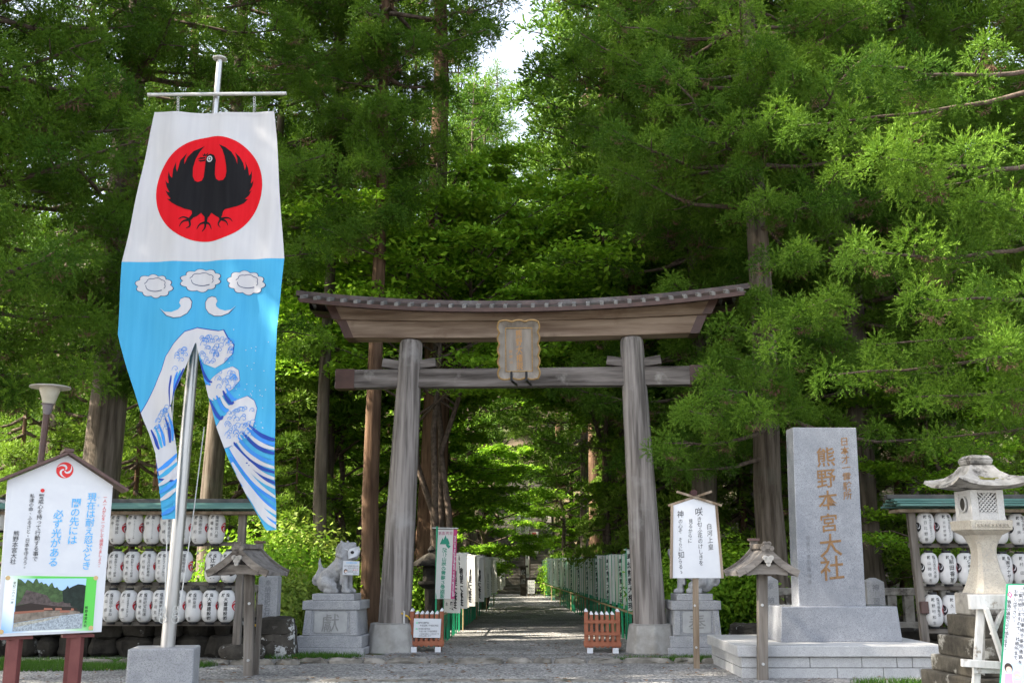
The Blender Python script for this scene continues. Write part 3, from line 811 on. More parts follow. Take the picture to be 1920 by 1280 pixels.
# ---- shrubs
def shrub(seed, r, h, n, leaf, m):
    rng = np.random.default_rng(seed)
    br = MB(); C = []
    for k in range(16):
        a = k * 2.4; l = r * rng.uniform(.3, .95)
        e = np.array([math.cos(a) * l, math.sin(a) * l, h * rng.uniform(.45, 1) * (1 - .45 * (l / r) ** 2)])
        br.tube([(0, 0, -.05), tuple(e * np.array([.4, .4, .55])), tuple(e)], [.02, .014, .006], 4, caps=False)
        C.append(e)
    per = n // 16
    pts = np.concatenate([c + rng.normal(0, 1, (per, 3)) * np.array([r * .22, r * .22, h * .17]) for c in C])
    pts[:, 2] = np.abs(pts[:, 2]) + .03
    nn = nrm(pts - np.array([0, 0, h * .2]))
    me = bpy.data.meshes.new('stems'); me.from_pydata(br.v, [], br.f); me.materials.append(M_TWIG)
    return {'stems': me, 'foliage': leaves('foliage', pts, nn, leaf, rng, m)}
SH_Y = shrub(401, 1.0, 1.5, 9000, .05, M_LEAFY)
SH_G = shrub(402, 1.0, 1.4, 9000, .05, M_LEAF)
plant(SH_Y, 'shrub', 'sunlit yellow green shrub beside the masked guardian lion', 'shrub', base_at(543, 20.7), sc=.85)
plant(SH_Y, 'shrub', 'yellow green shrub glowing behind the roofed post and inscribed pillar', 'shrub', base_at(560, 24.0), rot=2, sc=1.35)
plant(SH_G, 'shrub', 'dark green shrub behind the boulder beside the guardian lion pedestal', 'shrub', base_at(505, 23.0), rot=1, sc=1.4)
for i, (px, Y, s) in enumerate([(1290, 22.5, 1.1), (1390, 22.6, 1.2), (1430, 21.8, 1.0), (1330, 23.5, 1.3)]):
    plant(SH_G, 'shrub', 'dark green shrub in the hedge behind the poem board and monument', 'shrub', base_at(px, Y), 'shrubs behind the poem board', i * 1.3, s)
for i, (px, Y, s) in enumerate([(1165, 36, .9), (1125, 41, 1.0), (1195, 31.5, .7), (870, 47, 1.1), (1065, 51, 1.2), (760, 27, .9), (720, 28, 1.0), (890, 52, 1.1), (1040, 54.5, .9)]):
    plant(SH_G, 'shrub', 'low green shrub along the edge of the forest path', 'shrub', base_at(px, Y), 'shrubs along the path', i * 2.3, s)
# ================================================================== LETTERING AND FLAT PRINT TOOLS
_GLY = {}
def glyph(ch, bold=0.0):
    k = (ch, bold)
    if k not in _GLY:
        c = bpy.data.curves.new('lettering', 'FONT'); c.body = ch; c.resolution_u = 2; c.offset = bold
        o = bpy.data.objects.new('lettering', c); COL.objects.link(o)
        me = bpy.data.meshes.new_from_object(o.evaluated_get(bpy.context.evaluated_depsgraph_get()))
        V = [(v.co.x, v.co.y) for v in me.vertices]; F = [tuple(p.vertices) for p in me.polygons]
        bpy.data.objects.remove(o); bpy.data.curves.remove(c); bpy.data.meshes.remove(me)
        _GLY[k] = (V, F)
    return _GLY[k]
def letter(mb, ch, fn, u, v, size, bold=0.0, mirror=False, slant=0.06, wide=1.0):
    """One character centred on (u, v), mapped through fn(u, v)."""
    if ch in ' \u3000': return
    V, F = glyph(ch, bold)
    if ch in '、。': du, dv = 0.30, 0.30
    elif ch in 'っゃゅょぁぃぅぇぉ': du, dv = .06, .06
    else: du = dv = 0
    full = ord(ch) > 0x2000
    cx = .5 if full else (min(p[0] for p in V) + max(p[0] for p in V)) / 2
    rot = ch in 'ー()（）〜'
    out = []
    for x, y in V:
        x, y = x - cx + du, y - (.38 if full else .35) + dv
        if rot: x, y = (y, -x) if ch not in 'ー' else (-y, -x)
        y += x * slant
        if mirror: x = -x
        out.append(fn(u + x * size * wide, v + y * size))
    if mirror: F = [f[::-1] for f in F]
    mb.add(out, F)
def column(mb, text, fn, a, b, size, **kw):
    """Vertical line of writing from the first character's centre a to the last one's centre b."""
    n = len(text)
    if n > 1: size = min(size, 1.04 * math.hypot(b[0] - a[0], b[1] - a[1]) / (n - 1))
    for i, ch in enumerate(text):
        t = i / (n - 1) if n > 1 else 0
        letter(mb, ch, fn, a[0] + (b[0] - a[0]) * t, a[1] + (b[1] - a[1]) * t, size, **kw)

def resample(poly, step):
    out = []
    for i in range(len(poly)):
        a, b = poly[i], poly[(i + 1) % len(poly)]
        d = math.hypot(b[0] - a[0], b[1] - a[1]); k = max(1, int(math.ceil(d / step)))
        out += [(a[0] + (b[0] - a[0]) * j / k, a[1] + (b[1] - a[1]) * j / k) for j in range(k)]
    return out
def fill(poly, step, clip=None):
    """Fine triangles filling an outline (kept inside clip, when given): (points, triangles)."""
    ccw = lambda q: q if sum(q[i - 1][0] * q[i][1] - q[i][0] * q[i - 1][1] for i in range(len(q))) > 0 else q[::-1]
    p1 = resample(ccw(list(poly)), step)
    pts = [Vector(p) for p in p1]; faces = [list(range(len(p1)))]
    if clip is not None:
        p2 = resample(ccw(list(clip)), step); faces.append(list(range(len(pts), len(pts) + len(p2)))); pts += [Vector(p) for p in p2]
    x0, x1 = min(p[0] for p in p1), max(p[0] for p in p1); y0, y1 = min(p[1] for p in p1), max(p[1] for p in p1)
    k = 0
    y = y0 + step * .5
    while y < y1:
        x = x0 + step * (.5 + .5 * (k % 2))
        while x < x1:
            pts.append(Vector((x + .013 * step, y + .007 * step))); x += step
        y += step; k += 1
    V, E, Fc, ov, oe, of = delaunay_2d_cdt(pts, [], faces, 0, 1e-5)
    T = []
    for f, o in zip(Fc, of):
        if 0 in o and (clip is None or 1 in o):
            a, b, c = (V[i] for i in f[:3])
            T.append(tuple(f) if (b - a).cross(c - a) > 0 else tuple(f[::-1]))
    used = sorted({i for f in T for i in f}); ix = {a: k for k, a in enumerate(used)}
    return [(V[i].x, V[i].y) for i in used], [tuple(ix[i] for i in f) for f in T]
def stroke(pts, w0, w1=None, mid=None):
    """Outline of a brush stroke through pts whose width runs w0 -> mid -> w1."""
    w1 = w0 if w1 is None else w1
    P2 = [Vector(p) for p in pts]
    # smooth by Chaikin
    for _ in range(2):
        if len(P2) > 2:
            Q = [P2[0]]
            for i in range(len(P2) - 1):
                a, b = P2[i], P2[i + 1]
                Q += [a * .75 + b * .25, a * .25 + b * .75]
            P2 = Q + [P2[-1]]
    n = len(P2); L, Rr = [], []
    for i, p in enumerate(P2):
        d = (P2[min(n - 1, i + 1)] - P2[max(0, i - 1)]).normalized()
        nn = Vector((-d.y, d.x)); t = i / (n - 1)
        w = w0 + (w1 - w0) * t
        if mid is not None: w = (w0 * (1 - 2 * t) + mid * 2 * t) if t < .5 else (mid * (2 - 2 * t) + w1 * (2 * t - 1))
        L.append(tuple(p + nn * w / 2)); Rr.append(tuple(p - nn * w / 2))
    return L + Rr[::-1]
def disc(cx, cy, rx, ry=None, n=40, shear=0.0):
    ry = rx if ry is None else ry
    return [(cx + rx * math.cos(2 * math.pi * k / n) + shear * ry * math.sin(2 * math.pi * k / n), cy + ry * math.sin(2 * math.pi * k / n)) for k in range(n)]
def swirl(cx, cy, R, a0):
    """One white arm of a triple-comma crest: thin at the middle, widening towards the rim."""
    P2 = [(cx + math.cos(a0 + t * 2.3) * R * (.10 + .86 * t ** .8), cy + math.sin(a0 + t * 2.3) * R * (.10 + .86 * t ** .8)) for t in (0, .2, .4, .6, .8, 1)]
    return stroke(P2, R * .13, R * .02, R * .26)

# ================================================================== THE GATE
TO = Vector((0.17, 19.85, 0)); TYAW = R_(-3.6)
TR, TN = Vector((math.cos(TYAW), math.sin(TYAW), 0)), Vector((math.sin(-TYAW) * -1, math.cos(TYAW), 0))
TN = Vector((-math.sin(TYAW), math.cos(TYAW), 0))           # away from the camera
TROT = Matrix.Rotation(TYAW, 3, 'Z')
def tp(u, n, z): return TO + TR * u + TN * n + Vector((0, 0, z))
def sori(u): return 0.245 * (abs(u) / 4.4) ** 2.1
def beam(mb, u0, u1, z0, z1, d, curve=(1, 1), slant0=0.0, slant1=0.0, n=24, nc=0.0, under=None):
    """A long beam in the gate's plane, rising towards its ends, its ends raked."""
    V, F = [], []
    for i in range(n + 1):
        t = i / n
        for zz, k in ((z0, 0), (z1, 1)):
            a, b = u0 - slant0 * k, u1 + slant1 * k
            u = a + (b - a) * t
            dz = sori(u) * (curve[k] if curve else 0)
            for s in (-1, 1):
                V.append(tp(u, nc + s * d / 2, zz + dz))
    for i in range(n):
        o = i * 4; p = o + 4
        F += [(o, p, p + 2, o + 2), (o + 1, o + 3, p + 3, p + 1), (o + 2, p + 2, p + 3, o + 3), (o, o + 1, p + 1, p)]
    F += [(0, 2, 3, 1), (n * 4, n * 4 + 1, n * 4 + 3, n * 4 + 2)]
    return mb.add(V, F)
def make_torii():
    root = thing('torii_gate', 'huge weathered wooden gate with two pillars, double beam and copper roof over the path', 'gate', tuple(TO))
    for s in (-1, 1):
        b, t = tp(s * 2.36, 0, 0.5), tp(s * 2.15, 0, 5.86)
        mb = MB()
        ks = [0, .12, .3, .5, .7, .9, 0.985, 1.0]
        rad = [.305, .298, .285, .27, .252, .234, .226, .20]
        mb.tube([b + (t - b) * k for k in ks], rad, 20)
        mb.build('pillar', M_TORII, root, smooth=True)
        mb = MB(); c = tp(s * 2.39, 0, 0)
        mb.lathe([(0.50, -.05), (.475, .16), (.44, .40), (.425, .49), (.40, .52)], c, 8)
        o = mb.build('foundation_stone', M_CONC, root, bevel=.03)
    mb = MB()
    beam(mb, -3.62, 3.62, 4.92, 5.28, .24, curve=False, n=12)
    mb.build('tie_beam', M_TORIIH, root, bevel=.012)
    for s in (-1, 1):
        mb = MB()
        V = []
        u0, u1 = sorted((s * 3.605, s * 3.235))
        beam(mb, u0, u1, 4.905, 5.295, .27, curve=False, n=2)
        mb.build('beam_end_cap', M_COPPERD, root, bevel=.006)
        for q in (-1, 1):                                          # wedges where the tie beam passes the pillar
            mb = MB()
            a = tp(s * 2.18 + q * .16, 0, 5.365); e = tp(s * 2.18 + q * .52, 0, 5.42)
            mb.bar(a, e, .2, .17)
            mb.build('wedge', M_TORIIH, root, bevel=.008)
    mb = MB(); beam(mb, -3.42, 3.42, 5.86, 6.18, .46, (.3, .45), slant0=.16, slant1=.16)
    mb.build('lower_lintel', M_KASAGI, root, bevel=.012)
    mb = MB(); beam(mb, -3.66, 3.66, 6.184, 6.34, .56, (.45, 1.1), slant0=.14, slant1=.14)
    mb.build('upper_lintel', M_KASAGI, root, bevel=.012)
    for s in (-1, 1):
        for u, z0, z1, d, sl, cv in ((3.42, 5.85, 6.182, .475, .16, (.3, .45)), (3.66, 6.186, 6.345, .58, .14, (.45, 1.1))):
            mb = MB()
            if s > 0: beam(mb, u - .17, u + .012, z0, z1, d, cv, slant0=-sl, slant1=sl, n=3)
            else: beam(mb, -u - .012, -u + .17, z0, z1, d, cv, slant0=sl, slant1=-sl, n=3)
            mb.build('beam_end_cap', M_COPPERD, root)
    # the roof: two copper slopes, a ridge, battens, eave boards
    mb = MB(); n = 60
    for side in (-1, 1):
        V, F = [], []
        prof = [(.06, .30), (.26, .205), (.46, .12), (.62, .075), (.62, .04), (.3, .06)]
        for i in range(n + 1):
            u = -4.28 + 8.56 * i / n
            for d, z in prof:
                V.append(tp(u, side * d, 6.275 + z + sori(u) * 1.12))
        k = len(prof)
        for i in range(n):
            for j in range(k - 1):
                a = i * k + j
                F.append((a, a + 1, a + k + 1, a + k))
        F += [tuple(range(k)), tuple(n * k + j for j in range(k))]
        mb.add(V, F)
    mb.build('copper_roof', M_COPPER, root, smooth=True)
    mb = MB(); V, F = [], []
    prof = [(-.17, .225), (-.15, .335), (0, .37), (.15, .335), (.17, .225)]
    for i in range(n + 1):
        u = -4.45 + 8.9 * i / n
        for d, z in prof: V.append(tp(u, d, 6.275 + z + sori(u) * 1.12))
    k = 5
    for i in range(n):
        for j in range(k - 1):
            a = i * k + j; F.append((a, a + 1, a + k + 1, a + k))
    F += [tuple(range(k)), tuple(n * k + j for j in range(k))]
    mb.add(V, F)
    mb.build('roof_ridge', M_COPPER, root)
    for side in (-1, 1):
        mb = MB()
        for i in range(33):
            u = -4.2 + 8.4 * i / 32
            z = 6.275 + sori(u) * 1.12
            mb.bar(tp(u, side * .30, z + .205), tp(u, side * .645, z + .095), .07, .06)
        mb.build('roof_batten', mat('grey_batten', (0.12, 0.115, 0.11), (0.26, 0.25, 0.24), 6, rough=.6), root)
    for side in (-1, 1):
        mb = MB()
        for i in range(n):
            ua, ub = -4.25 + 8.5 * i / n, -4.25 + 8.5 * (i + 1) / n
            mb.bar(tp(ua, side * .61, 6.312 + sori(ua) * 1.12), tp(ub, side * .61, 6.312 + sori(ub) * 1.12), .05, .08)
        mb.build('eave_board', M_COPPERD, root)
make_torii()

def make_plaque():
    c = tp(.0, -.46, 5.2)
    fr = Frame(tp(-.02, -.52, 0), TR, Vector((0, -.16, 1)))
    a0, a1 = fr.uv(935, 712), fr.uv(1011, 600)
    cu, cv = (a0[0] + a1[0]) / 2, (a0[1] + a1[1]) / 2
    W, H = abs(a1[0] - a0[0]) / 2, abs(a1[1] - a0[1]) / 2
    root = thing('name_plaque', 'tall framed shrine name plaque with scalloped gilt edge hung under the gate roof', 'plaque', tuple(c))
    mb = MB()
    mb.prism(fr, [(cu - W * .64, cv - H * .72), (cu + W * .64, cv - H * .72), (cu + W * .64, cv + H * .74), (cu - W * .64, cv + H * .74)], -.05, 0.0)
    mb.build('panel', M_GREYPANEL, root)
    def scal(k, amp):
        out = []
        for (ax, ay, bx, by, n) in ((-1, -1, 1, -1, 20), (1, -1, 1, 1, 36), (1, 1, -1, 1, 20), (-1, 1, -1, -1, 36)):
            for i in range(n):
                t = i / n
                x, y = ax + (bx - ax) * t, ay + (by - ay) * t
                w = amp * (abs(math.sin(t * math.pi * (3 if ax != bx else 5))) - .55)
                out.append((cu + (x * k + (w if ay != by else 0) * np.sign(x)) * W, cv + (y * k + (w if ax != bx else 0) * .6 * np.sign(y)) * H))
        return out
    outer, inner = scal(.97, .10), None
    mb = MB(); V = []; nO = len(outer)
    inn = []
    for (x, y) in outer:
        inn.append((cu + max(-.64, min(.64, (x - cu) / W * .95)) * W, cv + max(-.72, min(.74, (y - cv) / H * .95)) * H))
    V += [fr.pt(u, v, .10) for u, v in outer] + [fr.pt(u, v, .0) for u, v in inn] + [fr.pt(u, v, .02) for u, v in outer]
    F = [(i, (i + 1) % nO, nO + (i + 1) % nO, nO + i) for i in range(nO)]
    mb.add(V, F)
    mb.build('splayed_frame', M_GREYPANEL, root)
    mb = MB()
    mb.tube([fr.pt(u, v, .10) for u, v in outer] + [fr.pt(*outer[0], .10)], .017, 5, caps=False)
    mb.build('gilt_edge', M_GOLD, root, smooth=True)
    mb = MB(); b = [(cu - W * .64, cv - H * .72), (cu + W * .64, cv - H * .72), (cu + W * .64, cv + H * .74), (cu - W * .64, cv + H * .74)]
    for i in range(4): mb.bar(fr.pt(*b[i], .012), fr.pt(*b[(i + 1) % 4], .012), .016)
    mb.build('gilt_border', M_GOLD, root)
    mb = MB()
    column(mb, '熊野大権現', lambda u, v: fr.pt(u, v, .006), (cu, cv + H * .56), (cu + W * .03, cv - H * .54), W * .58, bold=.008, slant=.15, wide=.8)
    column(mb, '熊野山', lambda u, v: fr.pt(u, v, .006), (cu - W * .4, cv - H * .05), (cu - W * .38, cv - H * .4), W * .16)
    mb.build('lettering', mat('gilt_script', (.42, .22, .075), rough=.5), root)
    for s in (-1, 1):
        mb = MB()
        mb.tube([fr.pt(cu + s * W * .36, cv - H * .74, .07), fr.pt(cu + s * W * .36, cv - H * 1.0, .13), fr.pt(cu + s * W * .36, cv - H * 1.05, -.02), tp((cu + s * W * .36), -.1, 4.95)], .024, 6)
        mb.build('iron_bracket', M_IRON, root)
make_plaque()

# ================================================================== GUARDIAN LIONS
def organic(name, blobs, m, parent, voxel=.016, smooth=4):
    """Merges many overlapping rounded masses into one continuous carved skin."""
    import bmesh
    bm = bmesh.new()
    for (a, b, ra, rb) in blobs:
        a, b = Vector(a), Vector(b); L = (b - a).length
        k = max(1, int(L / (min(ra, rb) * .5))) if L > 1e-4 else 1
        for i in range(k + 1):
            t = i / k
            r = ra + (rb - ra) * t
            bmesh.ops.create_icosphere(bm, subdivisions=2, radius=r, matrix=Matrix.Translation(a + (b - a) * t))
    me = bpy.data.meshes.new(name); bm.to_mesh(me); bm.free()
    o = bpy.data.objects.new(name, me); COL.objects.link(o)
    md = o.modifiers.new('skin', 'REMESH'); md.mode = 'VOXEL'; md.voxel_size = voxel
    sm = o.modifiers.new('soft', 'SMOOTH'); sm.iterations = smooth; sm.factor = .5
    dg = bpy.context.evaluated_depsgraph_get(); dg.update()
    m2 = bpy.data.meshes.new_from_object(o.evaluated_get(dg)); m2.name = name
    bpy.data.objects.remove(o); bpy.data.meshes.remove(me)
    m2.materials.clear(); m2.materials.append(m)
    m2.polygons.foreach_set('use_smooth', [True] * len(m2.polygons))
    return link(name, m2, parent)
def lion_blobs(T):
    """Seated guardian lion, facing +u; T maps (u, w, z) to the world (w towards the camera)."""
    B = []
    def b(p, q, r, s=None): B.append((T(*p), T(*q), r, r if s is None else s))
    b((-.24, 0, .19), (-.18, 0, .30), .17, .18)                  # rump
    b((-.18, 0, .30), (.12, 0, .56), .17, .18)                   # trunk
    b((.12, 0, .50), (.17, 0, .62), .17, .15)                    # chest
    b((.14, 0, .62), (.20, 0, .76), .14, .14)                    # neck
    for w in (-1, 1):
        b((-.20, w * .13, .22), (-.02, w * .16, .15), .12, .085)  # thigh
        b((-.02, w * .16, .13), (-.14, w * .17, .05), .06, .05)
        b((-.16, w * .17, .045), (.06, w * .17, .045), .048, .055)  # hind foot
        b((.20, w * .10, .50), (.22, w * .11, .26), .085, .062)   # foreleg
        b((.22, w * .11, .26), (.23, w * .115, .07), .06, .058)
        b((.21, w * .115, .05), (.31, w * .115, .045), .058, .05)  # paw
        for k in (-1, 0, 1): b((.33, w * .115 + k * .03, .035), (.335, w * .115 + k * .03, .035), .026)
        for k in range(4): b((.155, w * .14, .42 - .07 * k), (.13, w * .15, .38 - .07 * k), .03, .015)  # leg tufts
    b((.20, 0, .80), (.25, 0, .84), .15, .145)                   # head
    b((.30, 0, .79), (.38, 0, .78), .11, .085)                   # muzzle
    b((.35, 0, .715), (.38, 0, .705), .075, .06)                 # jaw
    b((.41, 0, .83), (.42, 0, .83), .042)                        # nose
    for w in (-1, 1):
        b((.33, w * .075, .89), (.36, w * .07, .88), .045, .035)  # brow
        b((.18, w * .13, .93), (.13, w * .15, 1.02), .045, .02)   # ear
        b((.36, w * .085, .76), (.39, w * .06, .75), .045, .04)
    rng = random.Random(4)
    for k in range(46):                                          # curled mane
        a = rng.uniform(-2.3, 2.3); t = rng.uniform(0, 1)
        z = .50 + .46 * t; uu = .17 - .16 * math.cos(a) * (.9 - .2 * t) * (1 if abs(a) < 1.57 else .6) - .02
        if uu > .26 and z > .7: continue
        B.append((T(uu, .165 * math.sin(a), z), T(uu - .02, .175 * math.sin(a), z - .05), .036, .042))
    for k in range(8):
        B.append((T(.24 + rng.uniform(-.06, .09), rng.uniform(-.09, .09), .965), T(.22, rng.uniform(-.1, .1), .94), .035, .04))
    # tail: rising plume over a scroll
    b((-.34, 0, .16), (-.42, 0, .30), .06, .07); b((-.42, 0, .30), (-.36, 0, .46), .075, .06); b((-.36, 0, .46), (-.40, 0, .60), .05, .03); b((-.40, 0, .60), (-.385, 0, .70), .028, .012)
    b((-.33, 0, .42), (-.27, 0, .47), .045, .03)
    prev = None
    for k in range(16):
        a = 1.2 + k * .42; r = .115 - .006 * k
        p = (-.43 + math.cos(a) * r, 0, .23 + math.sin(a) * r)
        if prev: b(prev, p, .04 - .0012 * k)
        prev = p
    return B
def make_lion(name, label, loc, face, m):
    x, y, z = loc
    c, s = math.cos(face[1]), math.sin(face[1])
    def T(u, w, zz):
        u *= face[0]
        return (x + u * c * SC + w * s * SC, y - w * c * SC + u * s * SC, z + zz * SC)
    SC = .93
    root = thing('guardian_lion', label, 'statue', loc)
    organic('body', lion_blobs(T), m, root)
    return root, T, SC
def make_pedestal(label, px0, px1, Y, yaw, word):
    """Tiered granite pedestal: plinth slab, cap, tapered dado with carved panel, two steps."""
    x0, x1 = XX(px0, Y, 0), XX(px1, Y, 0)
    cx, W = (x0 + x1) / 2, (x1 - x0)
    rot = Matrix.Rotation(yaw, 3, 'Z')
    Yc = Y + W * .40
    root = thing('lion_pedestal', label, 'pedestal', (cx, Yc, 0))
    zs = [ZZ(p, Y) for p in (1214, 1192, 1143, 1126, 1113)]
    D = .86
    def blk(nm, w, z0, z1, m=M_GRANITE, w2=None):
        mb = MB()
        if w2 is None: mb.box((cx, Yc, (z0 + z1) / 2), (w, w * D, z1 - z0), rot)
        else: mb.frust((cx, Yc, z0), (w, w * D), (w2, w2 * D), z1 - z0, rot)
        return mb.build(nm, m, root, bevel=.012)
    blk('lower_step', W, -.05, zs[0]); blk('upper_step', W * .925, zs[0] + .001, zs[1])
    blk('dado', W * .80, zs[1] + .001, zs[2], w2=W * .745)
    blk('cap_slab', W * .82, zs[2] + .001, zs[3]); blk('plinth_slab', W * .60, zs[3] + .001, zs[4])
    fr = Frame(Vector((cx, Yc, zs[1])) + rot @ Vector((0, -W * .80 * D / 2 - .004, 0)), rot @ Vector((1, 0, 0)), Vector((0, W * .055 * D / 2, zs[2] - zs[1])))
    h = zs[2] - zs[1]
    for s in (-1, 1):
        mb = MB(); mb.prism(fr, [(s * W * .39, 0.01), (s * W * .285, .01), (s * W * .27, h * .98), (s * W * .365, h * .98)], -.03, .03)
        mb.build('corner_pilaster', M_GRANITE, root, bevel=.006)
    mb = MB(); mb.prism(fr, [(-W * .235, .07), (-W * .20, .05), (W * .20, .05), (W * .235, .07), (W * .235, h * .86), (W * .2, h * .93), (-W * .2, h * .93), (-W * .235, h * .86)], -.02, .012)
    mb.build('carved_panel', mat('pale_panel_stone', (0.33, 0.33, 0.33), (0.40, 0.40, 0.39), 5, rough=.8, bump=.1), root, bevel=.004)
    mb = MB(); letter(mb, word, lambda u, v: fr.pt(u, v, .022), 0, h * .5, h * .74, bold=.0)
    mb.build('carved_letter', mat('carved_grey', (0.235, 0.23, 0.225), rough=.9), root)
    return cx, Yc, zs[4], W
M_LION = mat('carved_lion_granite', (0.30, 0.30, 0.31), (0.42, 0.42, 0.42), 7.0, rough=.75, speck=(.28, .28, .29), spk=120., stain=(.17, .17, .165), sscale=5.0, slo=.5, shi=.75)
cx, cy, cz, W = make_pedestal('granite pedestal with a large carved character carrying the masked lion', 552, 687, 19.3, R_(-4), '獻')
lr, LT, SC = make_lion('guardian_lion', 'seated stone guardian lion wearing a white cloth mask, facing the path', (cx - .01, cy, cz), (1, R_(-16)), M_LION)
# its mask and the notice hung from it
def make_mask():
    root = thing('cloth_mask', 'white cloth face mask with black crest tied over the stone lion muzzle', 'mask', LT(.36, 0, .78))
    mb = MB(); V, F = [], []
    nu, nw = 9, 11
    for i in range(nu):
        for j in range(nw):
            t = i / (nu - 1); a = -1.75 + 3.5 * j / (nw - 1)
            r = .135 + .012 * math.sin(t * 7 + j)
            V.append(LT(.315 + math.cos(a) * r * 1.05, math.sin(a) * (r + .015), .70 + .19 * t + .03 * math.cos(a) - .02 * abs(a)))
    for i in range(nu - 1):
        for j in range(nw - 1): a = i * nw + j; F.append((a, a + 1, a + nw + 1, a + nw))
    mb.add(V, F); mb.build('cloth', M_PAPER, root, smooth='all')
    mb = MB()
    for w in (-1, 1):
        mb.tube([LT(.28, w * .15, .84), LT(.12, w * .18, .90), LT(-.02, w * .08, .86)], .008, 4)
    mb.build('strap', M_PAPER, root)
    mb = MB(); c = Vector(LT(.375, .135, .795)); nn = (Vector(LT(.40, .25, .795)) - Vector(LT(.36, .13, .795))).normalized()
    fr = Frame(c + nn * .012, Vector((nn.y * -1, nn.x, 0)) * (1 if True else 1), (0, 0, 1))
    mb.add([fr.pt(.034 * math.cos(k * .52), .028 * math.sin(k * .52), 0) for k in range(12)], [tuple(range(12))])
    mb.build('crest', M_BLACK, root)
make_mask()
def flat_board(root, fr, poly, m, th=.012, name='panel', bevel=0.0):
    mb = MB(); mb.prism(fr, poly, -th, 0); return mb.build(name, m, root, bevel=bevel)
def make_lion_notice():
    Y = cy - .30
    o = P(642, 1077, Y)
    fr = Frame(o, Vector((1, .04, 0)), (0, 0, 1))
    q = [fr.uv(642, 1077), fr.uv(673, 1077.5), fr.uv(674, 1051.5), fr.uv(643.5, 1050.5)]
    root = thing('paper_notice', 'small laminated notice hanging under the masked lion muzzle', 'notice', tuple(o))
    flat_board(root, fr, q, M_PAPER, .006, 'sheet')
    fn = lambda n: (lambda u, v: fr.pt(u, v, n))
    def U(x, y): return fr.uv(560 + x / 5.336, 1000 + y / 5.333)
    mb = MB(); k = U(480, 290); k2 = U(585, 292)
    for i, ch in enumerate('マスク着用のお願い'): letter(mb, ch, fn(.003), k[0] + (k2[0] - k[0]) * i / 8, k[1], .037, slant=0)
    mb.build('heading', M_SKYB, root)
    mb = MB()
    for r, (xa, xb, y, txt) in enumerate(((460, 590, 322, '当社では感染拡大防止の為'), (500, 590, 342, '参拝の皆様には'), (490, 545, 362, '必ずマスク'), (500, 580, 380, '着用をお願いします'), (550, 590, 398, '本宮大社'))):
        a, b = U(xa, y), U(xb, y)
        for i, ch in enumerate(txt): letter(mb, ch, fn(.003), a[0] + (b[0] - a[0]) * i / (len(txt) - 1), a[1], .028, slant=0)
    mb.build('lettering', M_FADED, root)
    mb = MB(); a, b = U(550, 362), U(590, 362)
    for i, ch in enumerate('着用を'): letter(mb, ch, fn(.003), a[0] + (b[0] - a[0]) * i / 2, a[1], .028, slant=0)
    mb.build('red_lettering', M_RED, root)
    mb = MB(); a = U(470, 372)
    mb.add([fr.pt(a[0] + x, a[1] + y, .003) for x, y in disc(0, -.005, .034, .040, 14)], [tuple(range(14))]); mb.build('drawn_hair', M_HAIR, root)
    mb = MB(); mb.add([fr.pt(a[0] + x, a[1] + y, .0045) for x, y in disc(0.004, -.012, .024, .026, 14)], [tuple(range(14))]); mb.build('drawn_face', M_SKIN, root)
    mb = MB(); mb.add([fr.pt(a[0] + x, a[1] + y, .006) for x, y in disc(0.006, -.024, .020, .013, 12)], [tuple(range(12))]); mb.build('drawn_mask', M_PAPER, root)
make_lion_notice()
cx2, cy2, cz2, W2 = make_pedestal('granite pedestal with carved panel half hidden by the poem board post', 1250, 1366, 19.3, R_(3), '奉')
make_lion('guardian_lion', 'stone guardian lion mostly hidden behind the white poem board, tail scroll showing', (cx2 + .02, cy2, cz2), (-1, R_(-14)), M_LION)

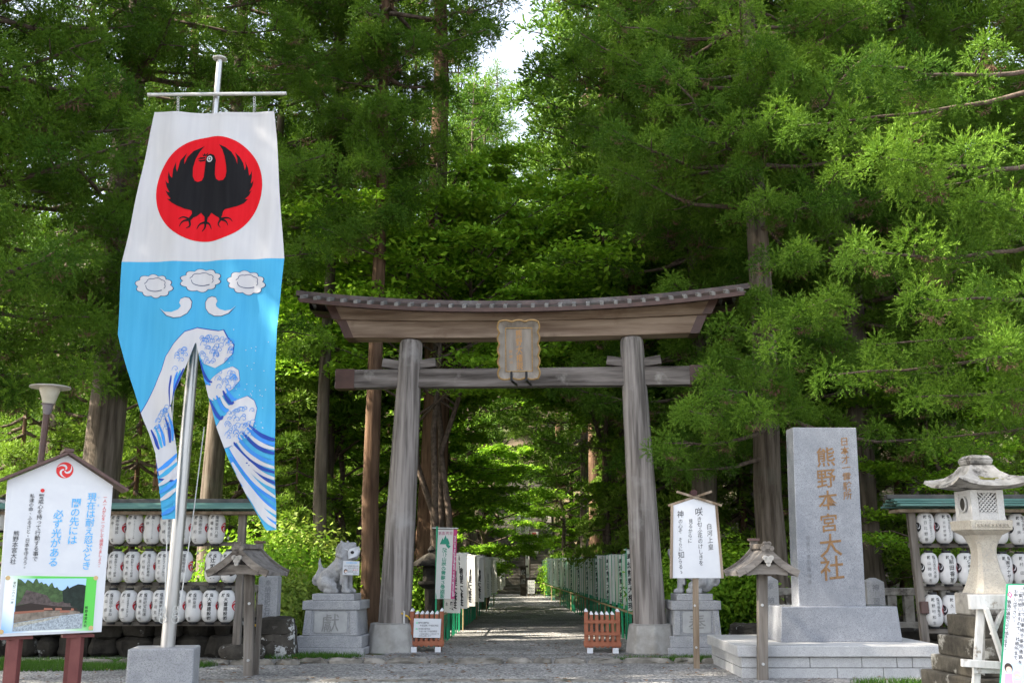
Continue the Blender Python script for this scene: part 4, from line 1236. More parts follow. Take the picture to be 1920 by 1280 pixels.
# ================================================================== THE MONUMENT
def make_monument():
    root = thing('stone_monument', 'tall polished granite monument slab inscribed with gilded characters on a stepped platform', 'monument', (5.0, 16.4, 0))
    yw = R_(2.5); rot = Matrix.Rotation(yw, 3, 'Z')
    # platform
    Yf = 15.45; zt = ZZ(1209, Yf)
    xl, xr = XX(1390, Yf, .2), XX(1766, Yf, .2)
    Yb = Yf + 2.3
    capz = ZZ(1230, Yf)
    def blk(nm, x0, x1, y0, y1, z0, z1, m, bev=.012):
        mb = MB(); mb.box(((x0 + x1) / 2, (y0 + y1) / 2, (z0 + z1) / 2), (x1 - x0, y1 - y0, z1 - z0)); return mb.build(nm, m, root, bevel=bev)
    blk('platform_cap', xl - .06, xr + .06, Yf - .06, Yb, capz, zt, M_BLOCK)
    blk('platform_core', xl + .035, xr - .03, Yf + .035, Yb - .03, -.05, capz - .001, mat('joint_mortar', (.2, .2, .195), rough=.95), 0)
    mb = MB(); rng = random.Random(3)
    for row, (za, zb) in enumerate(((0.145, capz - .008), (-.04, .137))):
        x = xl
        for w in ([.36, .62, .74, .5, .22, .62, .8] if row == 0 else [.36, 1.0, .66, .52, .22, .9, .6]):
            w = min(w, xr - x)
            if w < .05: break
            mb.box((x + w / 2, Yf + .05, (za + zb) / 2), (w - .008, .10, zb - za)); x += w
        y = Yf + .1
        while y < Yb - .1:
            mb.box((xl + .05, y + .27, (za + zb) / 2), (.10, .532, zb - za)); y += .54
    mb.build('facing_blocks', M_BLOCK, root, bevel=.006)
    # base block
    Yp = Yf + .62; zb = ZZ(1136, Yp)
    bx0, bx1 = XX(1459, Yp, .7), XX(1689, Yp, .7)
    mb = MB(); c = ((bx0 + bx1) / 2, Yp + .45, zt); d = (bx1 - bx0, .9)
    mb.frust((c[0], c[1], zt - .002), (d[0] * 1.005, .92), (d[0] * .965, .88), zb - zt, rot)
    mb.build('base_block', M_POLISH, root, bevel=.015)
    # slab
    Ys = Yp + .24; ztop = ZZ(801, Ys)
    sx0, sx1 = XX(1497, Ys, zb), XX(1625, Ys, zb)
    tx0, tx1 = XX(1485.5, Ys, ztop), XX(1606.5, Ys, ztop)
    cb, ct = (sx0 + sx1) / 2, (tx0 + tx1) / 2
    wb, wt = sx1 - sx0, tx1 - tx0
    hs_ = ztop - zb; D = .36
    V = []
    for (cc, w, z) in ((cb, wb, zb - .01), (ct, wt, ztop)):
        for sx, sy in ((-1, 0), (1, 0), (1, 1), (-1, 1)):
            V.append(Vector((cc, Ys, z)) + rot @ Vector((sx * w / 2, sy * D, 0)))
    mb = MB(); mb.add(V, [(3, 2, 1, 0), (4, 5, 6, 7), (0, 1, 5, 4), (1, 2, 6, 5), (2, 3, 7, 6), (3, 0, 4, 7)])
    mb.build('slab', M_POLISH, root, bevel=.012)
    fr = Frame(Vector((cb, Ys, zb)) + rot @ Vector((0, -.003, 0)), rot @ Vector((1, 0, 0)), Vector((ct - cb, 0, hs_)))
    k = 2.561
    def U(x, y): return fr.uv(1340 + x / k, 780 + y / k)
    m2 = (fr.uv(1560, 900)[0] - fr.uv(1550, 900)[0]) / 10
    fn = lambda u, v: fr.pt(u, v, .003)
    mb = MB()
    for ch, x, y, s in (('熊', 533, 195, 36), ('野', 535, 297, 36), ('本', 544, 402, 36), ('宮', 548, 510, 34), ('大', 557, 618, 42), ('社', 564, 728, 44)):
        u, v = U(x, y); letter(mb, ch, fn, u, v, s * m2 * 1.04, bold=.010, slant=.10)
    mb.build('large_inscription', M_CARVED, root)
    mb = MB()
    for ch, x, y in zip('日本才一霊験所', (622, 625, 628, 632, 634, 637, 638), (121, 165, 208, 246, 290, 334, 378)):
        u, v = U(x, y); letter(mb, ch, fn, u, v, 17 * m2, bold=.012, slant=.12)
    mb.build('small_inscription', M_CARVED, root)
    mb = MB(); column(mb, '宮司九鬼宗隆謹書', fn, U(447, 582), U(457, 795), 8 * m2)
    mb.build('faint_inscription', M_FADED, root)
make_monument()

# ================================================================== STONE FENCES, WALL, BOULDERS
def make_fence(name_label, A, B, npost, hz0, hz1, pillars=()):
    A, B = Vector(A), Vector(B); d = (B - A).normalized()
    root = thing('stone_fence', name_label, 'fence', tuple(A))
    rot = Matrix.Rotation(math.atan2(d.y, d.x), 3, 'Z')
    L = (B - A).length
    for z, h in ((hz1 - .06, .13), (hz0 + .07, .13)):
        mb = MB(); mb.box(A + d * L / 2 + Vector((0, 0, z)), (L, .16, h), rot); mb.build('rail', M_OLDST, root, bevel=.01)
    for i in range(npost):
        t = (i + .5) / npost
        mb = MB(); mb.box(A + d * L * t + Vector((0, 0, (hz0 + .136 + hz1 - .126) / 2)), (.17, .13, hz1 - hz0 - .262), rot)
        mb.build('post', M_OLDST, root, bevel=.008)
    return root, rot
def make_pillar(label, px, Y, z0, z1, w, txt):
    x = XX(px, Y, (z0 + z1) / 2)
    root = thing('stone_pillar', label, 'pillar', (x, Y, z0))
    mb = MB(); mb.box((x, Y, (z0 + z1) / 2), (w, w * .9, z1 - z0)); mb.frust((x, Y, z1 + .0005), (w, w * .9), (w * .3, w * .25), .07)
    mb.build('shaft', M_GRANITE, root, bevel=.008)
    mb = MB()
    column(mb, txt, lambda u, v: (x + u, Y - w * .45 - .004, v), (0, z1 - .1), (0, z0 + (z1 - z0) * .25), w * .42)
    mb.build('inscription', M_FADED, root)
ZW = .62
make_fence('old stone rail fence on the rough wall behind the lanterns on the flagpole side', (XX(-60, 19.4, 1.2), 19.4, 0), (XX(505, 19.4, 1.2), 19.4, 0), 20, ZW, ZZ(1096, 19.4))
make_fence('low stone rail fence behind the tall monument', (XX(1432, 19.6, 1.2), 19.6, 0), (XX(1716, 19.6, 1.2), 19.6, 0), 9, .42, ZZ(1102, 19.6))
make_fence('stone rail fence half hidden behind the lantern rack beside the stone lantern', (XX(1722, 20.3, 1.2), 20.3, 0), (XX(2100, 20.3, 1.2), 20.3, 0), 12, .5, ZZ(1093, 20.3))
make_pillar('inscribed stone pillar with pointed top standing beside the roofed post and lantern rack', 505, 19.05, .5, ZZ(1081, 19.05), .34, '奉納南紀石材')
make_pillar('inscribed stone pillar with pointed top behind the monument near the roofed post', 1443, 19.3, .2, ZZ(1087, 19.3), .30, '奉納熊野')
make_pillar('inscribed stone pillar with pointed top just right of the tall monument', 1640, 19.3, .2, ZZ(1090, 19.3), .32, '神習教神')
mb = MB(); mb.box((XX(480, 18.8, .65), 18.8, ZZ(1171.5, 18.8)), (.5, .1, .045)); tag(mb.build('yellow_bar', M_YELLOW, bevel=.005), 'yellow painted bar lying on the rough wall below the inscribed pillar', 'bar')
def make_wall(label, pxa, pxb, Y, top, seed):
    rng = random.Random(seed)
    xa, xb = XX(pxa, Y, .3), XX(pxb, Y, .3)
    mb = MB()
    for row in range(2):
        x = xa
        while x < xb:
            w = rng.uniform(.28, .75); h = top * (.62 if row == 0 else .5)
            V, F = rock_mesh(rng, (w * 1.02, .55, h * rng.uniform(.95, 1.15)), 2, .26, 3.0)
            c = Vector((x + w / 2, Y + rng.uniform(-.10, .08), h * .42 if row == 0 else top - h * .5))
            mb.add([p + c for p in V], F); x += w * .93
    mb.box(((xa + xb) / 2, Y + .3, top / 2 - .03), (xb - xa, .5, top - .1))
    o = mb.build('stone_wall', M_DARKST, smooth=True)
    tag(o, label, 'wall')
make_wall('rough dark retaining wall of boulders below the lanterns on the flagpole side', -120, 520, 18.95, .66, 21)
make_wall('low dark rubble wall behind the monument and lantern rack', 1395, 2150, 19.5, .46, 22)
def boulder(label, px, py, w, d, h, seed, m, Y=None):
    rng = random.Random(seed); q = G(px, py) if Y is None else Vector((XX(px, Y, 0), Y, 0))
    V, F = rock_mesh(rng, (w, d, h), 3, .2)
    mb = MB(); mb.add([p + q + Vector((0, 0, h * .40)) for p in V], F)
    tag(mb.build('boulder', m, smooth='all'), label, 'boulder')
boulder('big dark boulder with white lichen patches beside the guardian lion pedestal', 522, 1226, .60, .5, .62, 31, M_LICHEN, 18.85)
boulder('grey mossy boulder behind the hedge between poem board and monument', 1405, 1200, .7, .5, .55, 32, M_LICHEN, 20.2)
boulder('low dark rock at the wall foot behind the roofed post', 452, 1238, .7, .4, .3, 33, M_LICHEN, 18.35)
# ================================================================== THE FLAGPOLE AND ITS BANNER
YB = 13.95
def bz(px, py): 
    q = P(px, py, YB); return (q.x, q.z)
BF = Frame((0, YB, 0), (1, 0, 0), (0, 0, 1))
def cloth_fn(n):
    def f(u, v):
        w = .022 * math.sin(u * 9.0 + v * .5) + .016 * math.sin(u * 5 - v * 2.6) + .005 * math.sin(u * 19 - v * 2.1) + .012 * math.sin(v * 5.0 + u * 3)
        low = max(0.0, min(1.0, (5.2 - v) / 3.0))
        w += low * (.05 * math.sin(u * 6.5 + v * 2.2) + .03 * math.sin(v * 6 + u * 8))
        return Vector((u, YB + w - n, v))
    return f
def z1(x, y): return (200 + x / 3.122, 90 + y / 3.122)       # the two enlarged views the outlines were read from
def z2(x, y): return (200 + x / 2.3704, 470 + y / 2.3704)
def W2(pts, z): return [bz(*z(x, y)) for x, y in pts]
def sheet(name, polys, n, m, root, step=.06, clip=None):
    mb = MB(); fn = cloth_fn(n)
    for p in polys:
        V, T = fill(p, step, clip)
        mb.add([fn(u, v) for u, v in V], T)
    return mb.build(name, m, root, smooth='all')
CLW = mat('banner_white', (0.53, 0.53, 0.56), (0.57, 0.57, 0.595), 2.0, (6, 1, .4), rough=.75, trans=.12)
CLB = mat('banner_blue', (0.05, 0.34, 0.60), (0.065, 0.38, 0.64), 2.0, (6, 1, .4), rough=.75, trans=.12)
CLR = mat('banner_red', (0.52, 0.008, 0.014), (0.57, 0.012, 0.02), 2.0, (6, 1, .4), rough=.85, spec=.1)
CLK = mat('banner_black', (0.009, 0.009, 0.011), (0.014, 0.014, 0.016), 2.0, (6, 1, .4), rough=.85, spec=.1)
CLN = mat('banner_navy', (0.012, 0.045, 0.28), (0.018, 0.06, 0.34), 3.0, rough=.75)
CLM = mat('banner_mid_blue', (0.035, 0.20, 0.62), (0.05, 0.26, 0.68), 3.0, rough=.75)
CLI = mat('banner_outline', (0.03, 0.05, 0.13), rough=.75)
CLP = mat('banner_pale_blue', (0.40, 0.62, 0.82), rough=.75)
def make_banner():
    root = thing('banner', 'giant white and light blue forked banner with black crow crest hanging on the flagpole', 'banner', (XX(400, YB, 5), YB, 7.7))
    up = [bz(*p) for p in ((290, 211), (402, 210.5), (515, 211), (519, 260), (526, 372), (533, 484.5), (380, 489), (229, 491.5), (245, 423), (268, 315))]
    sheet('upper_cloth', [up], 0, CLW, root, .06)
    lowp = [(229, 491.5), (380, 489), (533, 484.5), (525, 567), (519, 618), (517, 720), (516, 807), (517.5, 900), (519, 993), (499.6, 994), (495, 989), (461, 930), (428, 858), (405, 799), (388, 740), (377, 689), (368, 643), (366, 643),
            (348, 689), (331, 735), (324, 761), (326, 807), (330, 850), (331.6, 900), (328, 972), (303, 973), (297, 910), (291, 850), (278, 811), (263, 774), (250, 730), (238, 689), (226, 645), (222, 627), (226, 560)]
    LOW = [bz(*p) for p in lowp]
    sheet('lower_cloth', [LOW], 0, CLB, root, .06)
    # crest
    sheet('red_disc', [W2(disc(598, 826, 311, 308, 72, -.10), z1)], .004, CLR, root, .06)
    crow = [(610, 622), (634, 634), (645, 662), (640, 700), (637, 745), (643, 770), (660, 781), (685, 778), (700, 760), (706, 730), (704, 690), (695, 640), (682, 602), (662, 570), (700, 588), (735, 615), (758, 650), (768, 685), (768, 650), (755, 617), (780, 640), (800, 675), (808, 715), (815, 692), (810, 665), (826, 700), (832, 745), (841, 735), (848, 715), (848, 755), (842, 790), (850, 785), (858, 772), (852, 805), (832, 838), (840, 836), (848, 828), (830, 860), (806, 880), (816, 882), (826, 880), (800, 905), (760, 925), (720, 938), (692, 946), (682, 958), (676, 985), (655, 992), (640, 984), (612, 964), (600, 985), (590, 992), (572, 988), (552, 965), (530, 985), (512, 994), (503, 980), (500, 958), (495, 952), (460, 946), (420, 930), (385, 910), (352, 882), (366, 886), (376, 884), (358, 862), (342, 832), (356, 842), (368, 845), (350, 812), (342, 772), (352, 786), (362, 792), (357, 755), (362, 721), (370, 748), (382, 760), (388, 710), (407, 668), (406, 705), (412, 725), (432, 660), (472, 617), (456, 655), (455, 682), (475, 640), (510, 603), (574, 572), (545, 605), (520, 650), (505, 700), (503, 750), (513, 775), (530, 782), (555, 775), (567, 755), (572, 720), (577, 680), (580, 645), (592, 628)]
    parts = [crow]
    for pts, a, b in (([(660, 970), (668, 1005)], 20, 14), ([(668, 1002), (700, 994), (724, 998), (736, 1016)], 15, 2), ([(666, 1004), (695, 1012), (706, 1024), (712, 1042)], 15, 2), ([(668, 1004), (656, 1022), (652, 1034), (668, 1053)], 15, 2),
                      ([(586, 960), (579, 1022)], 24, 15), ([(578, 1020), (545, 1030), (528, 1062)], 16, 2), ([(577, 1022), (577, 1052), (557, 1076)], 16, 2), ([(580, 1020), (603, 1030), (612, 1060)], 16, 2),
                      ([(520, 965), (484, 1012)], 24, 15), ([(488, 1006), (455, 992), (427, 1009)], 15, 2), ([(486, 1010), (450, 1018), (432, 1052)], 15, 2), ([(486, 1010), (494, 1045), (468, 1060)], 16, 2)):
        parts.append(stroke(pts, a, b))
    parts += [[(529, 648), (548, 639), (577, 638), (577, 646), (552, 650)], [(530, 654), (552, 655), (577, 651), (577, 662), (548, 665)], [(557, 617), (566, 626), (572, 614), (580, 626), (597, 612), (589, 632), (564, 633)]]
    for poly in parts: pass
    sheet('crow_emblem', [W2(p, z1) for p in parts], .008, CLK, root, .06)
    sheet('eye_ring', [W2(disc(605, 653, 18, 18, 20), z1)], .012, CLW, root, .06)
    sheet('eye_circle', [W2(disc(605, 653, 11.5, 11.5, 20), z1)], .0145, CLK, root, .06)
    sheet('eye_pupil', [W2(disc(605, 653, 6, 6, 16), z1)], .017, CLW, root, .06)
    # three clouds
    def cloud(cx, cy, rx, ry, g=0):
        out = []
        for k in range(90):
            a = 2 * math.pi * k / 90
            s = .93 + .17 * abs(math.sin(a * 5 + .4)) + .05 * math.sin(a * 2 + cx) + g
            out.append((cx + rx * s * math.cos(a), cy + ry * s * math.sin(a)))
        return out
    for cx, cy, rx, ry in ((214, 158, 74, 48), (418, 130, 84, 46), (622, 143, 76, 47)):
        sheet('cloud_outline', [W2(cloud(cx, cy, rx, ry, .05), z2)], .004, CLI, root, .06)
        o = sheet('cloud', [W2(cloud(cx, cy, rx, ry), z2)], .008, CLW, root, .06)
        inner = [(cx + 4 + rx * .56 * (1 + .16 * abs(math.sin(a * 3.5))) * math.cos(a), cy - ry * .12 + ry * .56 * (1 + .16 * abs(math.sin(a * 3.5))) * math.sin(a)) for a in [R_(185 + 7 * k) for k in range(31)]]
        sw = [stroke(inner, 2.6, 2.6), stroke([(cx - rx * .52, cy - ry * .05), (cx - rx * .45, cy + ry * .36), (cx, cy + ry * .52), (cx + rx * .45, cy + ry * .40)], 2.2, 4)]
        sheet('cloud_swirl', [W2(s, z2) for s in sw], .012, CLI, root, .06)
    for cm in ([(238, 256), (258, 272), (290, 274), (320, 262), (332, 246), (324, 232), (330, 215), (348, 207), (366, 210), (377, 226), (374, 252), (358, 278), (330, 295), (300, 298), (268, 288)],
               [(576, 245), (556, 264), (530, 269), (505, 262), (490, 250), (487, 238), (494, 225), (486, 209), (468, 204), (449, 210), (438, 228), (440, 255), (455, 277), (482, 291), (512, 292), (545, 280)]):
        c = (sum(p[0] for p in cm) / len(cm), sum(p[1] for p in cm) / len(cm))
        sheet('comma_outline', [W2([(c[0] + (x - c[0]) * 1.05, c[1] + (y - c[1]) * 1.07) for x, y in cm], z2)], .004, CLI, root, .06)
        sheet('comma', [W2(cm, z2)], .008, CLW, root, .06)
    # plain surf: white water masses, blue streaks, rows of little curls
    def S(name, polys, n, m): sheet(name, [W2(p, z2) for p in polys], n, m, root, .06, LOW)
    masses = [[(262, 470), (300, 415), (350, 362), (402, 343), (450, 352), (500, 360), (522, 356), (540, 390), (566, 420), (560, 460), (520, 500), (480, 520), (430, 500), (395, 430), (380, 480), (345, 560), (295, 690), (300, 800), (310, 905), (312, 1020), (235, 1010), (212, 890), (150, 720), (215, 600), (245, 530)],
              [(432, 602), (470, 560), (515, 530), (560, 514), (585, 530), (590, 575), (560, 612), (520, 640), (470, 665), (445, 650)],
              [(484, 785), (525, 715), (565, 668), (625, 645), (655, 665), (668, 700), (655, 770), (640, 820), (590, 845), (545, 870), (520, 880)]]
    S('surf_outline', [[(cx_ + (x - cx_) * 1.025, cy_ + (y - cy_) * 1.02) for x, y in p] for p in masses for cx_, cy_ in [(sum(q[0] for q in p) / len(p), sum(q[1] for q in p) / len(p))]], .004, CLN)
    for m_ in masses: S('surf', [m_], .007, CLW)
    navy, midb, pale, wht = [], [], [], []
    def bands(a, b, n, w, out_cycle, wob=10):
        for i in range(n):
            t = (i + .5) / n
            p = [(a[k][0] + (b[k][0] - a[k][0]) * t, a[k][1] + (b[k][1] - a[k][1]) * t) for k in range(len(a))]
            out_cycle[i % len(out_cycle)].append(stroke(p, w * .35, w * .5, w * 1.15))
    bands([(560, 855), (600, 920), (680, 975), (760, 1000)], [(640, 770), (690, 812), (730, 828), (770, 832)], 8, 17, [navy, wht, midb, pale, navy, wht, midb, navy])
    bands([(545, 880), (590, 960), (660, 1060), (760, 1130)], [(560, 860), (620, 930), (690, 985), (770, 1010)], 6, 17, [midb, wht, pale, wht, navy, wht])
    bands([(600, 1060), (650, 1110), (700, 1200), (765, 1240)], [(545, 900), (590, 1000), (670, 1090), (765, 1150)], 6, 22, [wht, midb, wht, pale, wht, midb])
    bands([(448, 668), (470, 720), (500, 760), (510, 740)], [(540, 605), (550, 630), (570, 655), (585, 650)], 6, 15, [navy, pale, midb, wht, navy, midb])
    bands([(412, 470), (425, 530), (450, 575), (470, 575)], [(420, 520), (428, 560), (440, 590), (455, 600)], 2, 12, [navy, midb])
    bands([(286, 560), (284, 610), (288, 660), (290, 700)], [(352, 520), (330, 570), (318, 610), (300, 660)], 5, 12, [navy, wht, midb, pale, navy])
    bands([(185, 800), (205, 840), (215, 870), (225, 885)], [(286, 720), (300, 770), (300, 800), (296, 840)], 6, 13, [navy, pale, midb, wht, navy, midb])
    bands([(222, 960), (250, 945), (280, 915), (312, 880)], [(238, 1190), (260, 1180), (290, 1165), (318, 1150)], 7, 18, [midb, pale, wht, midb, wht, pale, midb])
    S('pale_streaks', pale, .010, CLB); S('blue_streaks', midb, .0115, CLM); S('navy_streaks', navy, .013, CLN); S('white_streaks', wht, .0145, CLW)
    curls = []; rng = random.Random(8)
    for (x0, x1, y0, y1, n) in ((415, 560, 385, 500, 42), (300, 375, 440, 560, 16), (470, 585, 535, 620, 20), (530, 655, 690, 830, 36), (190, 290, 690, 800, 24)):
        for i in range(n):
            x, y = rng.uniform(x0, x1), rng.uniform(y0, y1)
            if x0 == 300 and x > 372 - (y - 440) * .45: continue
            if x0 == 190 and x < 250 - (y - 690) * .6 + 10: continue
            r = rng.uniform(9, 15)
            curls.append(stroke([(x - r, y + r * .5), (x - r * .6, y - r * .8), (x + r * .5, y - r), (x + r, y - r * .1), (x + r * .4, y + r * .5), (x, y + r * .1)], 1.9, 2.2))
    S('surf_curls', curls, .016, CLM)
    dots = []
    for i in range(50):
        x = rng.uniform(530, 720); y = rng.uniform(340, 800)
        dots.append(disc(x, y, 2.2, 2.2, 6))
    S('spray_dots', dots, .010, CLW)
    mb = MB(); fn = cloth_fn(.004)                              # hems
    for a, b in (((290, 213.5), (515, 213.5)),):
        p, q = bz(*a), bz(*b)
        pts = [(p[0] + (q[0] - p[0]) * k / 20, p[1] + (q[1] - p[1]) * k / 20) for k in range(21)]
        V = [fn(u, v + s) for u, v in pts for s in (-.02, .02)]
        mb.add(V, [(2 * k, 2 * k + 2, 2 * k + 3, 2 * k + 1) for k in range(20)])
    o = mb.build('hem', [CLW], root)
make_banner()
def make_pole():
    YP = 14.28
    q = P(314, 1212, YP); zb = q.z
    t = P(412, 113, YP)
    root = thing('flagpole', 'tall brushed steel flagpole with crossbar standing in a granite block', 'flagpole', (q.x, YP, 0))
    mb = MB()
    mb.tube([q - Vector((0, 0, .1)), q + (t - q) * .35, q + (t - q) * .55, t], [.093, .081, .067, .043], 20); mb.build('mast', M_STEEL, root, smooth=True)
    mb = MB(); mb.lathe([(.02, .0), (.10, .012), (.105, .03), (.08, .045), (.02, .05)], t, 18); mb.build('top_cap', M_STEELD, root, smooth=True)
    mb = MB(); a, b = P(277, 178, YP - .09), P(537, 175.5, YP - .09)
    mb.tube([a, b], .027, 10); mb.build('crossbar', M_STEELD, root, smooth=True)
    for px in (334, 477):
        mb = MB()
        c = P(px, 182, YP - .1); d = P(px - 1, 209, YP - .22)
        for k in range(6):
            e = c + (d - c) * (k + .5) / 6
            mb.tube([e + Vector((.014 * math.cos(j * .785), .002 * k, .026 * math.sin(j * .785))) for j in range(9)], .005, 4, caps=False)
        mb.tube([d, d + Vector((-.03, 0, -.04))], .006, 4)
        mb.build('chain', M_STEELD, root)
    mb = MB()
    a = P(306, 980, YP - .12); mb.tube([P(329, 690, YP - .12), P(318, 860, YP - .12), P(308, 1165, YP - .12)], .008, 5)
    mb.tube([P(383, 800, YP + .1), P(363, 960, YP + .05), P(337, 1140, YP - .1)], .008, 5)
    mb.build('rope', M_ROPE, root)
    mb = MB()
    for s, px in ((-1, 306), (1, 329)):
        for k in range(3):
            c = P(px, 1142 + 9 * k, YP - .13)
            mb.tube([c + Vector((.03 * math.cos(j * .785) * (1 + .3 * k % 2), .02 * math.sin(j),   .05 * math.sin(j * .785))) for j in range(9)], .006, 4, caps=False)
    mb.build('rope_coil', M_ROPE, root)
    yaw = R_(9); rot = Matrix.Rotation(yaw, 3, 'Z')
    mb = MB()
    w = .83
    mb.box((q.x - .03, YP, (zb - .05) / 2), (w, .62, zb + .05), rot)
    mb.build('base_block', M_GRANITE, root, bevel=.02)
make_pole()
# ================================================================== NOTICE BOARDS
def quad_board(c00, c10, top, Y0, Y1):
    """Frame of an upright board whose lower corners are seen at c00 (at distance Y0) and c10 (at Y1)."""
    a, b = P(*c00, Y0), P(*c10, Y1)
    R2 = Vector((b.x - a.x, b.y - a.y, 0))
    return Frame(a, R2, (0, 0, 1))
def tomoe_print(root, fr, c, r, n, mb_name, bgm, fgm):
    mb = MB(); mb.add([fr.pt(c[0] + x, c[1] + y, n) for x, y in disc(0, 0, r, r, 28)], [tuple(range(28))]); mb.build(mb_name + '_disc', bgm, root)
    mb = MB()
    for k in range(3):
        V, T = fill(swirl(c[0], c[1], r * .98, k * 2.094 + .5), r)
        mb.add([fr.pt(u, v, n + .0025) for u, v in V], T)
    return mb.build(mb_name + '_commas', fgm, root)
def make_gabled_notice():
    fr = quad_board((-6, 1193.5), (187, 1184), None, 11.25, 11.75)
    U = lambda x, y: fr.uv(x, y)
    root = thing('gabled_notice_board', 'gabled white notice board with brown posts, blue and black writing and a shrine photograph', 'notice board', tuple(fr.O * .5 + fr.pt(1, 0) * .5))
    ap = U(127, 853); el, er = U(14, 900), U(212, 910); bl, br_ = U(-6, 1193.5), U(187, 1184)
    flat_board(root, fr, [bl, (er[0], br_[1]), er, ap, el], M_WHITE, .06, 'backboard', .004)
    for a, e in ((ap, U(-22, 911)), (ap, U(238, 922))):
        mb = MB(); a3, e3 = fr.pt(*a, -.08) + Vector((0, 0, .025)), fr.pt(*e, -.08) + Vector((0, 0, .012))
        mb.bar(a3, e3, .36, .03); mb.build('roof_slope', M_BRONZE, root, bevel=.004)
    mb = MB(); c = fr.pt(*ap, -.08) + Vector((0, 0, .045)); mb.bar(c - fr.N * .19, c + fr.N * .19, .10, .035); mb.build('ridge_cap', M_BRONZE, root, bevel=.004)
    tomoe_print(root, fr, U(121.5, 881), .088, .004, 'emblem', M_RED, M_WHITE)
    k = 5.333
    Z = lambda x, y: U(x / k, 840 + y / k)
    flat_board(root, fr, [Z(20, 1240), Z(1030, 1250), Z(1112, 380), Z(130, 345)], M_PAPER, -.001, 'notice_sheet')
    root.children[-1].name = 'notice_sheet'
    sh = .0045
    fn = lambda u, v: fr.pt(u, v, sh + .003)
    px = abs(fr.uv(110, 1000)[0] - fr.uv(100, 1000)[0]) / 10
    def colz(nm, m, items):
        for txt, a, b, s, kw in items:
            mb = MB(); column(mb, txt, fn, Z(*a), Z(*b), s / k * px, **kw); mb.build(nm, m, root)
    colz('blue_lettering', M_SKYB, [('現在は耐え忍ぶとき', (920, 485), (862, 1170), 108, dict(bold=.009)), ('闇の先には', (762, 545), (722, 915), 108, dict(bold=.009)), ('必ず光がある', (585, 660), (532, 1135), 114, dict(bold=.009)), ('いま', (988, 490), (982, 570), 30, {})])
    colz('red_lettering', M_RED, [('一人一人が心を一つにして頑張りましょう。', (1052, 490), (990, 1180), 44, dict(bold=.003))])
    colz('black_lettering', M_BLACK, [('警戒心を持って行動する事で', (415, 480), (350, 1105), 62, dict(bold=.003)), ('私達の命、ふるさと・日本を守ろう。', (322, 475), (245, 1190), 60, dict(bold=.003)), ('熊野本宮大社', (163, 850), (130, 1130), 62, dict(bold=.003))])
    mb = MB(); c = Z(425, 422); mb.add([fr.pt(c[0] + x, c[1] + y, sh + .003) for x, y in disc(0, 0, .021, .021, 16)], [tuple(range(16))]); mb.build('red_dot', M_RED, root)
    # the printed picture
    kk = 5.817
    Q = lambda x, y: U(x / kk, 1060 + y / kk)
    def pr(nm, poly, n, m):
        mb = MB(); V, T = fill([Q(*p) for p in poly], .2); mb.add([fr.pt(u, v, n) for u, v in V], T); return mb.build(nm, m, root)
    pr('picture_sheet', [(52, 98), (1068, 112), (1020, 712), (-2, 745)], .003, M_PAPER)
    o = pr('picture_border', [(58, 105), (1060, 118), (1014, 706), (4, 738)], .0045, None) if False else None
    bm_ = bpy.data.materials.new('print_border'); bm_.use_nodes = True
    nt = bm_.node_tree; tc = nt.nodes.new('ShaderNodeTexCoord'); mp = nt.nodes.new('ShaderNodeMapping'); gr = nt.nodes.new('ShaderNodeTexGradient'); cr = nt.nodes.new('ShaderNodeValToRGB')
    nt.links.new(tc.outputs['Generated'], mp.inputs[0]); mp.inputs['Rotation'].default_value = (0, R_(35), 0); mp.inputs['Location'].default_value = (.12, 0, 0.1); nt.links.new(mp.outputs[0], gr.inputs[0]); nt.links.new(gr.outputs[0], cr.inputs[0]); nt.links.new(cr.outputs[0], nt.nodes['Principled BSDF'].inputs['Base Color'])
    el_ = cr.color_ramp.elements
    el_[0].position = 0.12; el_[0].color = (.12, .38, .82, 1); el_[1].position = .95; el_[1].color = (.10, .55, .07, 1)
    for p, cc in ((.38, (.80, .86, .90, 1)), (.68, (.82, .88, .82, 1))): e = cr.color_ramp.elements.new(p); e.color = cc
    pr('picture_border', [(60, 107), (1058, 120), (1012, 704), (6, 736)], .0045, bm_)
    def pm(nm, c, k=None): return mat('print_' + nm, tuple(x * .62 for x in c) if k else c, tuple(x * 1.35 for x in c) if k else None, k or 8, rough=.55)
    pr('picture_sky', [(193, 140), (942, 138), (892, 680), (131, 714)], .006, pm('sky', (.38, .58, .85)))
    rng = random.Random(9)
    wood = [(193, 140)]
    for x, y in ((230, 150), (275, 190), (300, 150), (330, 165), (360, 190), (385, 145), (405, 140), (425, 190), (455, 175), (475, 200), (500, 190), (530, 225), (555, 190), (570, 182), (590, 235), (605, 240), (622, 228), (645, 262), (680, 270), (715, 250), (738, 215), (755, 245), (790, 225), (820, 220), (850, 200), (880, 215), (905, 205), (935, 215), (908, 520), (160, 520)): wood.append((x, y))
    pr('picture_trees', wood, .0072, pm('trees', (.055, .10, .035), 22))
    pr('picture_far_trees', [(680, 275), (715, 250), (738, 215), (755, 245), (790, 225), (850, 200), (905, 205), (935, 215), (908, 520), (690, 480)], .0084, pm('fartrees', (.012, .022, .016), 22))
    pr('picture_roof', [(168, 432), (230, 380), (262, 310), (290, 262), (510, 320), (560, 390), (640, 400), (690, 385), (700, 405), (765, 405), (770, 440), (820, 450), (600, 440), (330, 405)], .0096, pm('roof', (.085, .065, .06), 30))
    pr('picture_hall', [(165, 440), (330, 405), (600, 440), (840, 460), (850, 500), (165, 520)], .0096, pm('hall', (.03, .02, .016)))
    pr('picture_wall', [(152, 525), (480, 490), (780, 482), (870, 500), (870, 520), (640, 545), (480, 570), (145, 625)], .0108, pm('wall', (.20, .165, .13), 16))
